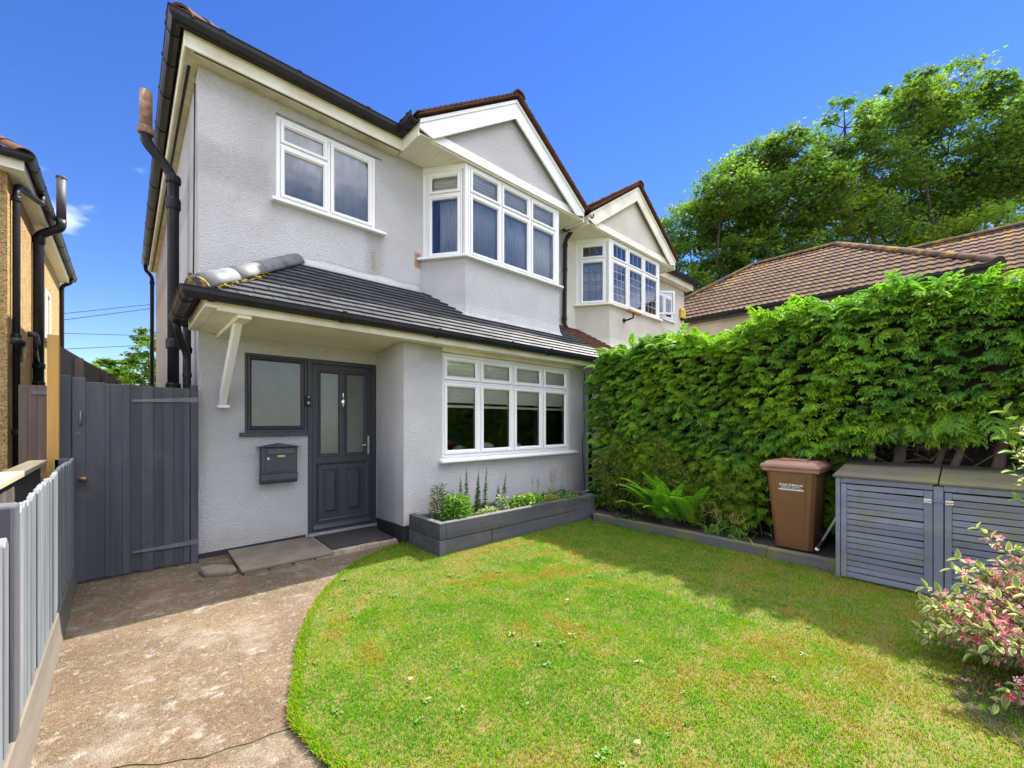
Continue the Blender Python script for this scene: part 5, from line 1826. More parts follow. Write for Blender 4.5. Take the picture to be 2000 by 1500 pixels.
tag(mb.build('loose_stone', 'stone', None, bevel=0.006, seg=2), 'loose grey stone block on the path left of the step', 'stone')

# ================================================================== MAILBOX and DOORBELL
mbx = thing('mailbox', 'worn black wall mailbox with newspaper tube beside the front door', 'mailbox', (1.27, 5.3, 0.70))
y1_, y0_ = YF - 0.002, YF - 0.115
mb = MB()
mb.box(1.095, y0_, 0.83, 1.455, y1_, 1.125)
mb.build('body', 'mailbox', mbx, bevel=0.006, seg=2)
mb = MB()
mb.prism([(1.055, y0_ - 0.04, 1.126), (1.495, y0_ - 0.04, 1.126), (1.275, y0_ - 0.04, 1.165)], (0, 0.152, 0))
mb.build('lid', 'mailbox', mbx, bevel=0.004)
mb = MB()
mb.box(1.13, y0_ - 0.008, 0.85, 1.44, y0_ - 0.0005, 1.115)
dr_ = mb.build('door', 'mailbox', mbx, bevel=0.004)
mb = MB()
mb.prism([(1.15, y0_ - 0.0085, 1.045), (1.15, y0_ - 0.026, 1.05), (1.15, y0_ - 0.012, 1.10), (1.15, y0_ - 0.0085, 1.10)], (0.27, 0, 0))
mb.build('letter_flap', 'mailbox', dr_)
mb = MB()
mb.box(1.25, y0_ - 0.011, 1.012, 1.325, y0_ - 0.0085, 1.034)
mb.build('nameplate', 'nameplate', dr_)
mb = MB()
mb.tube([(1.155, y0_ - 0.008, 1.0), (1.155, y0_ - 0.016, 1.0)], 0.011, 12)
mb.build('lock', 'chrome', dr_)
mb = MB()                                               # curved newspaper tube
pr = []
for j in range(11):
    a = math.pi * (0.5 + j / 10 * 1.0)
    pr.append((y0_ + 0.055 + 0.06 * math.sin(a + math.pi / 2) * 1.0, 0.775 + 0.056 * math.cos(a + math.pi / 2)))
pts_o = [(y1_, 0.828), (y0_ - 0.004, 0.828)] + [(y0_ + 0.05 - 0.054 * math.cos(t_), 0.772 - 0.058 * math.sin(t_)) for t_ in [math.pi * j / 16 for j in range(0, 9)]] + [(y1_, 0.714)]
mb.prism([(1.093, y, z) for y, z in pts_o], (0.365, 0, 0))
mb.build('newspaper_tube', 'mailbox', mbx)
db_ = thing('doorbell', 'small black video doorbell on the frame between sidelight and door', 'doorbell', (1.60, 5.3, 1.60))
mb = MB()
mb.box(1.575, YF - 0.032, 1.588, 1.628, YF - 0.0125, 1.728)
mb.build('case', 'black_plastic', db_, bevel=0.008, seg=2)
mb = MB()
ring_o = [(1.6015 + 0.014 * math.cos(a), 1.632 + 0.014 * math.sin(a)) for a in [2 * math.pi * j / 16 for j in range(16)]]
ring_i = [(1.6015 + 0.008 * math.cos(a), 1.632 + 0.008 * math.sin(a)) for a in [2 * math.pi * j / 16 for j in range(16)]]
mb.add([(x, YF - 0.0335, z) for x, z in ring_o] + [(x, YF - 0.0345, z) for x, z in ring_i], [(i, (i + 1) % 16, 16 + (i + 1) % 16, 16 + i) for i in range(16)])
mb.build('button_ring', 'white_print', db_, fix=False)
mb = MB()
mb.tube([(1.6015, YF - 0.032, 1.70), (1.6015, YF - 0.035, 1.70)], 0.011, 12)
mb.build('lens', 'glass', db_)

# ================================================================== SIDE GATE
gt = thing('side_gate', 'tall charcoal boarded side gate with strap hinges', 'gate', (0.08, 5.2, 0))
GY = 5.20
xs = [-0.338, -0.252, -0.135, -0.098, -0.022, 0.034, 0.108, 0.196, 0.264, 0.347, 0.418, 0.470]
rr = random.Random(12)
for i in range(len(xs) - 1):
    mb = MB()
    ztop = 1.755 + (0.035 if i == 0 else 0) - 0.02 * (i / 11) + rr.uniform(-.006, .004)
    zb = 0.012 + 0.006 * (i % 3)
    dy = (i % 2) * 0.007 + rr.uniform(-0.001, 0.001)
    ov = 0.004 if i % 2 else -0.0006
    mb.box(xs[i] - ov, GY + dy, zb, xs[i + 1] + (ov if i < len(xs) - 2 else 0), GY + 0.02 + dy, ztop)
    mb.build('board', 'gate', gt, bevel=0.004)
mb = MB()
mb.box(-0.33, GY + 0.026, 0.25, 0.465, GY + 0.06, 0.35)
mb.box(-0.33, GY + 0.026, 1.45, 0.465, GY + 0.06, 1.55)
mb.build('ledge', 'gate', gt)
mb = MB()
mb.box(0.474, GY - 0.015, -0.01, 0.533, GY + 0.06, 1.765)
mb.build('hinge_post', 'gate', gt, bevel=0.003)
mb = MB()
mb.box(-0.425, GY - 0.01, -0.01, -0.343, GY + 0.06, 1.80)
mb.build('latch_post', 'gate', gt, bevel=0.004)
for z0, z1 in ((1.60, 1.625), (0.205, 0.215)):
    mb = MB()
    mb.prism([(0.05, GY - 0.011, z0 - 0.010), (0.53, GY - 0.0165, z1 - 0.024), (0.53, GY - 0.0165, z1 + 0.024), (0.05, GY - 0.011, z0 + 0.010)], (0, 0.005, 0))
    sh = mb.build('strap_hinge', 'iron', gt)
    mb = MB()
    for xx in (0.10, 0.22, 0.34, 0.44):
        zz = z0 + (z1 - z0) * (xx - .05) / .48
        mb.tube([(xx, GY - 0.012 - 0.0015 * 2, zz), (xx, GY - 0.018, zz)], 0.007, 8)
    mb.build('bolt', 'iron', sh)
mb = MB()
mb.tube([(-0.283, GY - 0.008, 1.50), (-0.283, GY - 0.03, 1.48), (-0.283, GY - 0.035, 1.44), (-0.283, GY - 0.03, 1.40), (-0.283, GY - 0.008, 1.38)], 0.007, 8)
mb.build('pull_handle', 'iron', gt, smooth=True)
mb = MB()
rings = []
for yy, r_ in ((-0.001, 0.022), (-0.012, 0.022), (-0.014, 0.012), (-0.03, 0.012), (-0.04, 0.026), (-0.055, 0.028), (-0.064, 0.012)):
    rings.append([(-0.267 + r_ * 1.25 * math.cos(a), GY + yy - 0.003, 0.911 + r_ * 0.8 * math.sin(a)) for a in [2 * math.pi * j / 14 for j in range(14)]])
mb.loft(rings)
mb.build('knob', 'brass', gt, smooth=True)

# ================================================================== LEFT PICKET FENCE
pf = thing('picket_fence', 'blue-grey picket fence running along the left of the path', 'fence', (-0.33, 3.4, 0))
mb = MB()
mb.hexa([(-0.345, 5.15, 0.0), (-0.30, 5.15, 0.0), (-0.275, 1.2, 0.0), (-0.345, 1.2, 0.0), (-0.345, 5.15, 0.185), (-0.315, 5.15, 0.185), (-0.305, 1.2, 0.185), (-0.345, 1.2, 0.185)])
mb.build('gravel_board', 'gravel_board', pf, bevel=0.006)
y = 2.60
i = 0
rr = random.Random(17)
pk = []
while y < 5.12:
    wd = 0.068
    pk.append(y)
    ht = 1.055 + 0.045 * min(1, (y - 2.6) / 1.6) + rr.uniform(-0.006, 0.006)
    mb = MB()
    zb = 0.20 + rr.uniform(-.006, .01)
    xx = -0.335 + rr.uniform(-.004, .004)
    prof = [(y, zb), (y + wd, zb), (y + wd, ht - 0.022), (y + wd * .80, ht - 0.006), (y + wd * 0.5, ht), (y + wd * 0.2, ht - 0.006), (y, ht - 0.022)]
    mb.prism([(xx, a, z) for a, z in prof], (0.02, 0, 0))
    mb.build('picket', 'picket', pf, bevel=0.003)
    y += wd + 0.030 + rr.uniform(-.003, .003)
for z in (0.36, 0.88):
    mb = MB()
    mb.box(-0.385, 2.565, z, -0.340, 5.16, z + 0.075)
    mb.build('rail', 'post_dark', pf)
mb = MB()
mb.box(-0.415, 2.455, 0, -0.308, 2.56, 1.085)
mb.build('post', 'post_dark', pf, bevel=0.012, seg=2)
mb = MB()
mb.box(-0.43, 5.06, 0, -0.345, 5.145, 1.10)
mb.build('post', 'post_dark', pf, bevel=0.006)
for y in (2.02, 2.12, 2.22, 2.32):
    mb = MB()
    mb.prism([(-0.335, a, z) for a, z in [(y, 0.20), (y + .068, 0.20), (y + .068, 0.955), (y + .034, 0.985), (y, 0.955)]], (0.02, 0, 0))
    mb.build('picket', 'picket', pf, bevel=0.003)
mb = MB()
mb.box(-0.385, 1.3, 0.80, -0.340, 2.45, 0.875)
mb.build('rail', 'post_dark', pf)

# boundary fence just behind, pale cap rail over dark boards
bf = thing('boundary_fence', 'dark boarded boundary fence with pale timber cap rail behind the pickets', 'fence', (-0.52, 3.4, 0))
mb = MB()
mb.hexa([(-0.56, 5.0, 1.065), (-0.46, 5.0, 1.065), (-0.46, 1.2, 1.055), (-0.56, 1.2, 1.055), (-0.56, 5.0, 1.100), (-0.46, 5.0, 1.100), (-0.46, 1.2, 1.090), (-0.56, 1.2, 1.090)])
mb.build('cap_rail', 'pale_timber', bf, bevel=0.004)
y = 1.25
while y < 4.95:
    mb = MB()
    mb.box(-0.52, y, 0.0, -0.50, y + 0.142, 1.052)
    mb.build('board', 'dark_board', bf)
    y += 0.146
for y in (4.92,):
    mb = MB()
    mb.box(-0.475, y, 0, -0.438, y + 0.05, 1.02)
    mb.build('batten', 'new_timber', bf)
mb = MB()
mb.box(-0.468, 5.06, 0, -0.40, 5.125, 2.12)
tag(mb.build('timber_post', 'new_timber', None, bevel=0.004), 'new yellow timber post standing left of the charcoal gate', 'post')
# dark fence running back between the houses
bk = thing('back_fence', 'dark tall fence running back beside the passage behind the gate', 'fence', (-0.25, 8.5, 0))
A, B_ = Vector((-0.43, 5.22, 0)), Vector((-0.06, 12.0, 0))
dv = (B_ - A).normalized()
Lf = (B_ - A).length
nb_ = 44
for i in range(nb_):
    a = A + dv * (Lf * i / nb_)
    c = A + dv * (Lf * (i + 0.97) / nb_)
    h0 = 2.06 + 0.18 * i / nb_
    mb = MB()
    mb.hexa([a + V(-.012, 0, 0), c + V(-.012, 0, 0), c + V(.012, 0, 0), a + V(.012, 0, 0), a + V(-.012, 0, h0), c + V(-.012, 0, h0), c + V(.012, 0, h0), a + V(.012, 0, h0)])
    mb.build('board', 'dark_board', bk)
for t_ in (0.12, 0.45, 0.8):
    a = A + dv * (Lf * t_)
    mb = MB()
    mb.box(a.x + 0.014, a.y - 0.035, 0, a.x + 0.075, a.y + 0.035, 2.02 + 0.18 * t_)
    mb.build('post', 'brown_board', bk)
# brown gate of the left house
ng = thing('brown_side_gate', 'brown boarded gate beside the ochre pebbledash house', 'gate', (-0.85, 9.0, 0))
x = -1.10
while x < -0.66:
    mb = MB()
    mb.box(x, 9.0, 0.03, x + 0.086, 9.02, 1.93)
    mb.build('board', 'brown_board', ng, bevel=0.003)
    x += 0.088
for z in (0.62, 1.80):
    mb = MB()
    mb.box(-0.98, 8.985, z, -0.62, 8.999, z + 0.05)
    mb.build('strap_hinge', 'iron', ng)
mb = MB()
mb.box(-0.655, 8.98, 0, -0.56, 9.06, 1.98)
mb.build('post', 'brown_board', ng)

# ================================================================== PLANTER
pl_ = thing('planter', 'long charcoal sleeper planter under the ground floor window', 'planter', (3.9, 4.0, 0))
PX0, PX1, PY0, PY1, PT = 2.38, 5.06, 3.68, 4.32, 0.35
def sleeper(p, x0, y0, z0, x1, y1, z1, mat='sleeper', name='sleeper'):
    b = MB()
    b.box(x0, y0, z0, x1, y1, z1)
    return b.build(name, mat, p, bevel=0.007, seg=2)
sleeper(pl_, PX0 + 0.085, PY0 + 0.006, 0.0, 3.09, PY0 + 0.085, 0.172)
sleeper(pl_, 3.10, PY0 + 0.008, 0.0, PX1 - 0.09, PY0 + 0.085, 0.172)
sleeper(pl_, PX0 + 0.085, PY0, 0.176, 4.62, PY0 + 0.08, PT)
sleeper(pl_, 4.625, PY0 + 0.012, 0.176, PX1 - 0.09, PY0 + 0.088, PT - 0.004)
sleeper(pl_, PX0, PY0 - 0.004, 0.0, PX0 + 0.082, PY1, 0.172)
sleeper(pl_, PX0 + 0.004, PY0 - 0.002, 0.176, PX0 + 0.082, PY1, PT + 0.002)
sleeper(pl_, PX1 - 0.087, PY0 + 0.004, 0.0, PX1, PY1, 0.172)
sleeper(pl_, PX1 - 0.087, PY0 + 0.01, 0.176, PX1, PY1, PT)
sleeper(pl_, PX0 + 0.085, PY1 - 0.075, 0.0, PX1 - 0.09, PY1, PT - 0.02)
sleeper(pl_, PX1 + 0.003, 3.98, 0.0, 5.62, 4.06, PT - 0.01)
mb = MB()
mb.box(PX0 + 0.083, PY0 + 0.089, 0.0, PX1 - 0.091, PY1 - 0.077, 0.285)
mb.build('soil', 'soil', pl_)

# ================================================================== BED EDGING
ed_ = thing('bed_edging', 'low mossy sleeper edging between lawn and hedge bed', 'edging', (4.87, 2.2, 0))
sleeper(ed_, 4.835, 1.387, -0.02, 4.93, 3.56, 0.115, 'sleeper_old')
sleeper(ed_, 4.80, 0.78, -0.02, 4.91, 1.378, 0.118, 'sleeper_old')

# ================================================================== WHEELIE BIN
bn = thing('wheelie_bin', 'brown garden waste wheelie bin in front of the hedge', 'bin', (5.2, 1.2, 0.09))
bx0, bx1, by0, by1 = 4.935, 5.42, 0.985, 1.425
def bring(z, t):
    """bin ring: front and sides taper inwards to the bottom (t 0 bottom .. 1 top)"""
    i = 0.055 * (1 - t)
    f = 0.10 * (1 - t)
    c = 0.035
    x0, x1, y0, y1 = bx0 + f, bx1 - i * 0.3, by0 + i, by1 - i
    return [(x0 + c, y0, z), (x1 - c, y0, z), (x1, y0 + c, z), (x1, y1 - c, z), (x1 - c, y1, z), (x0 + c, y1, z), (x0, y1 - c, z), (x0, y0 + c, z)]
mb = MB()
mb.loft([bring(0.10, 0), bring(0.45, 0.42), bring(0.88, 0.94), bring(0.93, 1.0)])
body = mb.build('body', 'bin', bn, bevel=0.008, seg=2)
mb = MB()                                               # raised front panel
f0, f1 = 0.10, 0.008
mb.hexa([(bx0 + 0.10 - 0.006, by0 + 0.12, 0.13), (bx0 + 0.10 - 0.006, by1 - 0.12, 0.13), (bx0 + 0.105, by1 - 0.12, 0.13), (bx0 + 0.105, by0 + 0.12, 0.13),
         (bx0 + 0.006 - 0.006, by0 + 0.085, 0.875), (bx0 + 0.006 - 0.006, by1 - 0.085, 0.875), (bx0 + 0.012, by1 - 0.085, 0.875), (bx0 + 0.012, by0 + 0.085, 0.875)])
mb.build('front_panel', 'bin', bn, bevel=0.003)
mb = MB()
mb.loft([[(bx0 - o_, by0 - o_, z), (bx1 + 0.01, by0 - o_, z), (bx1 + 0.01, by1 + o_, z), (bx0 - o_, by1 + o_, z)] for z, o_ in ((0.895, 0.012), (0.90, 0.028), (0.935, 0.030))])
mb.build('rim', 'bin_lid', bn, bevel=0.006)
mb = MB()
mb.loft([[(bx0 - o_, by0 - o_, z), (bx1 + 0.02, by0 - o_, z), (bx1 + 0.02, by1 + o_, z), (bx0 - o_, by1 + o_, z)] for z, o_ in ((0.936, 0.040), (0.968, 0.040), (0.978, 0.015), (1.0, -0.005), (1.008, -0.04))])
lid = mb.build('lid', 'bin_lid', bn, bevel=0.010, seg=2)
mb = MB()
mb.box(bx0 + 0.12, by0 + 0.10, 1.0085, bx1 - 0.10, by1 - 0.10, 1.022)
mb.build('lid_panel', 'bin_lid', lid, bevel=0.006)
mb = MB()
mb.tube([(bx1 + 0.05, by0 + 0.03, 0.96), (bx1 + 0.05, by1 - 0.03, 0.96)], 0.016, 10)
mb.build('handle_bar', 'bin_lid', bn)
for yy in (by0 + 0.02, by1 - 0.07):
    mb = MB()
    mb.tube([(bx1 - 0.03, yy, 0.19), (bx1 - 0.03, yy + 0.05, 0.19)], 0.098, 18)
    mb.build('wheel', 'black_plastic', bn)
def text_on(txt, size, T4, mat, parent, name, bold=0.0):
    cu = bpy.data.curves.new('lettering', 'FONT')
    cu.body = txt
    cu.size = size
    cu.align_x = 'CENTER'
    cu.extrude = 0.0006
    cu.offset = bold
    tmp = bpy.data.objects.new('lettering', cu)
    link(tmp)
    dg = bpy.context.evaluated_depsgraph_get()
    me = bpy.data.meshes.new_from_object(tmp.evaluated_get(dg))
    bpy.data.objects.remove(tmp)
    me.materials.clear()
    me.materials.append(M[mat])
    me.name = name
    return place(name, me, T4, parent)
# text plane follows the leaning front: local x -> -y (reads left to right from the path), local y -> up the panel
sl_ = Vector((-(0.094) / 0.745, 0, 1)).normalized()
nx_ = Vector((-1, 0, -0.126)).normalized()
def TM(y, z):
    xf = (bx0 + 0.094) - (z - 0.13) / 0.745 * 0.094
    return Matrix.Translation((xf - 0.0015, y, z)) @ Matrix((Vector((0, -1, 0)), sl_, nx_)).transposed().to_4x4()
yc = (by0 + by1) / 2 - 0.005
text_on('Reigate & Banstead', 0.026, TM(yc, 0.760), 'white_print', bn, 'lettering', 0.0008)
text_on('BOROUGH COUNCIL', 0.017, TM(yc, 0.741), 'white_print', bn, 'lettering')
text_on('Banstead | Horley | Redhill | Reigate', 0.0125, TM(yc, 0.728), 'white_print', bn, 'lettering')
lb_ = MB()
m4 = TM(yc, 0.712)
lb_.add([m4 @ Vector(p) for p in ((-0.108, 0, 0), (0.108, 0, 0), (0.108, 0.010, 0), (-0.108, 0.010, 0))], [(0, 1, 2, 3)])
lb_.build('printed_line', 'white_print', bn, fix=False)

# telescopic pole leaning between bin and store
tp = thing('telescopic_pole', 'silver telescopic pole with black grip leaning beside the brown bin', 'pole', (5.0, 1.01, 0.1))
a, b_ = Vector((5.0, 1.012, 0.105)), Vector((5.03, 0.70, 0.80))
mb = MB()
mb.tube([a + (b_ - a) * 0.18, b_], 0.011, 10)
mb.build('tube', 'aluminium', tp, smooth=True)
mb = MB()
mb.tube([a, a + (b_ - a) * 0.05, a + (b_ - a) * 0.2], [0.016, 0.017, 0.016], 10)
mb.build('grip', 'black_plastic', tp, smooth=True)
mb = MB()
mb.tube([a + (b_ - a) * 0.055, a + (b_ - a) * 0.085], 0.0178, 10)
mb.build('grip_band', 'white_print', tp)

# ================================================================== BIN STORE
bs_ = thing('bin_store', 'blue-grey slatted double bin store with mossy lids', 'bin store', (5.08, 0.1, 0))
SX = 4.70
def sbox(name, x0, y0, z0, x1, y1, z1, mat='store', parent=None, bv=0.003):
    b = MB()
    b.box(x0, y0, z0, x1, y1, z1)
    return b.build(name, mat, parent or bs_, bevel=bv)
ys0, ys1, ysd = 0.795, -0.56, 0.145
sbox('corner_post', SX, ys0 - 0.035, 0.0, SX + 0.05, ys0, 0.905)
sbox('centre_post', SX - 0.004, ysd - 0.028, 0.0, SX + 0.05, ysd + 0.028, 0.895)
sbox('corner_post', SX, ys1 - 0.03, 0.0, SX + 0.05, ys1, 0.905)
sbox('top_rail', SX + 0.002, ysd + 0.029, 0.862, SX + 0.03, ys0 - 0.036, 0.906)
sbox('top_rail', SX + 0.002, ys1 + 0.001, 0.858, SX + 0.03, ysd - 0.029, 0.902)
for (ya, yb, dn) in ((ys0 - 0.040, ysd + 0.032, 0), (ysd - 0.034, ys1 + 0.004, 1)):
    z0, z1 = 0.03, 0.855 - 0.005 * dn
    # door: stiles and slats
    mbd = MB()
    sA = sbox('door_stile', SX - 0.008, ya - 0.04, z0, SX + 0.016, ya, z1)
    sB = sbox('door_stile', SX - 0.008, yb, z0, SX + 0.016, yb + 0.05, z1)
    ns = 16
    gp = (z1 - z0) / ns
    rr = random.Random(40 + dn)
    for k in range(ns):
        za = z0 + k * gp + 0.004
        sg = rr.uniform(-0.004, 0.004) if k != ns - 2 else -0.006
        b = MB()
        b.hexa([(SX, ya - 0.0405, za), (SX, yb + 0.0505, za + sg), (SX + 0.014, yb + 0.0505, za + sg), (SX + 0.014, ya - 0.0405, za),
                (SX, ya - 0.0405, za + gp - 0.0075), (SX, yb + 0.0505, za + gp - 0.0075 + sg), (SX + 0.014, yb + 0.0505, za + gp - 0.0075 + sg), (SX + 0.014, ya - 0.0405, za + gp - 0.0075)])
        b.build('slat', 'store', bs_, bevel=0.0015)
# side panel slats facing the bin
for yy in (ys0 - 0.02, ys1 + 0.01):
    for k in range(14):
        b = MB()
        b.box(SX + 0.052, yy - 0.007, 0.02 + k * 0.063, SX + 0.72, yy + 0.007, 0.02 + k * 0.063 + 0.056)
        b.build('slat', 'store', bs_)
for yy in (ys0 - 0.035, ys1 - 0.03):
    sbox('back_post', SX + 0.72, yy, 0.0, SX + 0.77, yy + 0.035, 0.97)
sbox('base_rail', SX + 0.02, ys1, 0.02, SX + 0.05, ys0 - 0.04, 0.06)
for (ya, yb, dz) in ((ys0 + 0.02, ysd + 0.004, 0.0), (ysd - 0.004, ys1 - 0.03, -0.004)):
    xr = SX - 0.02
    for k in range(6):
        x0 = xr + k * 0.134
        x1 = x0 + 0.131
        f0 = 0.908 + (x0 - xr) * 0.105 + dz
        f1 = 0.908 + (x1 - xr) * 0.105 + dz
        b = MB()
        b.hexa([(x0, ya, f0), (x0, yb, f0), (x1, yb, f1), (x1, ya, f1), (x0, ya, f0 + 0.022), (x0, yb, f0 + 0.022), (x1, yb, f1 + 0.022), (x1, ya, f1 + 0.022)])
        b.build('lid_board', 'store_lid', bs_, bevel=0.004)
for yy, s_ in ((ysd + 0.06, 1), (ysd - 0.06, -1)):
    b = MB()
    b.box(SX - 0.0115, yy - 0.022, 0.760, SX - 0.0085, yy + 0.022, 0.792)
    bo = b.build('bolt_plate', 'chrome', bs_)
    b = MB()
    b.tube([(SX - 0.017, yy + s_ * 0.018, 0.776), (SX - 0.017, yy - s_ * 0.055, 0.776)], 0.005, 8)
    b.tube([(SX - 0.017, yy, 0.776), (SX - 0.035, yy, 0.772)], 0.004, 8)
    b.build('bolt', 'chrome', bo)

# ================================================================== OVERHEAD CABLES far behind
CABLES = [(5.3, 10.6, 0.0), (4.79, 10.48, 0.0), (5.69, 7.33, 0.0), (4.24, 7.28, 0.0)]
for i, (z0, z1, zs) in enumerate(CABLES):
    pts = []
    for k in range(17):
        t_ = k / 16
        pts.append((-9 + 16 * t_, 34, z0 + (z1 - z0) * t_ - zs * 4 * t_ * (1 - t_)))
    mb = MB()
    mb.tube(pts, 0.018, 6)
    tag(mb.build('overhead_cable', 'cable', None), ['topmost overhead cable crossing the gap between the houses', 'second highest overhead cable in the gap between the houses', 'third overhead cable from the top between the houses', 'lowest overhead cable just above the distant trees'][i], 'cable', 'overhead cables behind the gate')

# ================================================================== PLANTS
def col_jit(base, n, lo=0.75, hi=1.25, hue=0.12):
    c = np.array(base)[None] * rng.uniform(lo, hi, n)[:, None]
    c[:, 0] *= 1 + rng.uniform(-hue, hue, n)
    return c

# ---- cypress hedge ------------------------------------------------
def frond_tpl(nb=5, seed=0):
    """flat cypress spray along +x (unit length): broad at the base of each finger, tips hanging down; shade = young tips paler, bases darkened to deepen the gaps"""
    r_ = np.random.default_rng(seed)
    vs, ts, sh = [], [], []
    def finger(p, d, L_, w, sag, tone):
        """tapered strip of three segments with toothed edges"""
        p = np.array(p, float)
        d = np.array(d, float)
        s = np.array([-d[1], d[0], 0])
        b = len(vs)
        for k, (t, ww) in enumerate(((0, .55), (0.30, 1.0), (0.62, 0.80), (1.0, 0.0))):
            q = p + d * L_ * t * (1 - 0.18 * t) + np.array([0, 0, -sag * t * t])
            if k == 3:
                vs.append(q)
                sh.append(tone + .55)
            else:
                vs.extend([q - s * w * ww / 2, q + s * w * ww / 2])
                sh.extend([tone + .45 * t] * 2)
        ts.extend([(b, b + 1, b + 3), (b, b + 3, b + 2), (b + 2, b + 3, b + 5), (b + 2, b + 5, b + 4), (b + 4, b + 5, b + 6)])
        for u in (0.25, 0.5, 0.75):                      # teeth
            for sg in (-1, 1):
                q = p + d * L_ * u * (1 - 0.18 * u) + np.array([0, 0, -sag * u * u])
                dd = d * 0.72 + s * sg * 0.70
                l2 = L_ * 0.36 * (1.1 - u * .6) * r_.uniform(.8, 1.2)
                c = len(vs)
                vs.extend([q - d * w * .30, q + d * w * .45, q + dd * l2 + np.array([0, 0, -sag * 0.55 * u - 0.03])])
                sh.extend([tone + .3 * u, tone + .3 * u, tone + .40 + .25 * u])
                ts.append((c, c + 1, c + 2))
    def axis(t):
        return np.array([t * 0.92, 0, 0.12 * math.sin(math.pi * t * 0.7) - 0.50 * t * t])
    finger(axis(0), (1, 0, 0), 0.55, 0.10, 0.06, 0.50)
    finger(axis(0.5), (1, 0, 0), 0.46, 0.11, 0.26, 0.62)
    for i in range(nb):
        t = 0.10 + 0.62 * i / (nb - 1)
        for sg in (-1, 1):
            L_ = (0.56 - 0.36 * abs(t - 0.28)) * r_.uniform(0.82, 1.12) * (1 - 0.25 * t)
            ang = math.radians(58 - 22 * t + r_.uniform(-6, 6))
            finger(axis(t), (math.cos(ang), sg * math.sin(ang), 0), L_, 0.105, 0.30 * L_ + 0.10 * t, 0.55)
    return np.array(vs, float), np.array(ts, int), np.array(sh)[:, None] * np.array([[1.12, 1.0, 0.8]])
FR = [frond_tpl(5, 1), frond_tpl(6, 2), frond_tpl(4, 3)]

hedge = thing('cypress_hedge', 'tall clipped cypress hedge along the right side of the garden', 'hedge', (5.8, 1.5, 0.08))
def hedge_top(y):
    return 2.38 + 0.15 * np.exp(-((y - 1.45) / 0.7) ** 2) + 0.08 * np.sin(y * 2.1 + 0.6) + 0.06 * np.sin(y * 5.3) + 0.14 * np.clip((1.6 - y) / 2.0, 0, 1) - 0.16 * np.clip((y - 3.3) / 0.6, 0, 1)
def hedge_front(y, z):
    return 5.36 + 0.30 * ((y > 0.85) & (y < 1.52) & (z < 1.08)) + 0.05 * np.sin(y * 3.1 + z * 1.3) + 0.04 * np.sin(y * 6.7 - z * 3.1) + 0.18 * np.clip((1.0 - z) / 1.0, 0, 1) * np.clip((y - 2.0) / 1.2, 0, 1)
def hedge_bottom(y):
    # lifted skirt on the right where the trunks show
    return np.where(y < 0.62, 1.38 + 0.10 * np.clip(-y, 0, 1) + 0.05 * np.sin(y * 9), np.where(y < 0.85, 1.1, np.where(y < 2.2, 0.28, 0.50)))
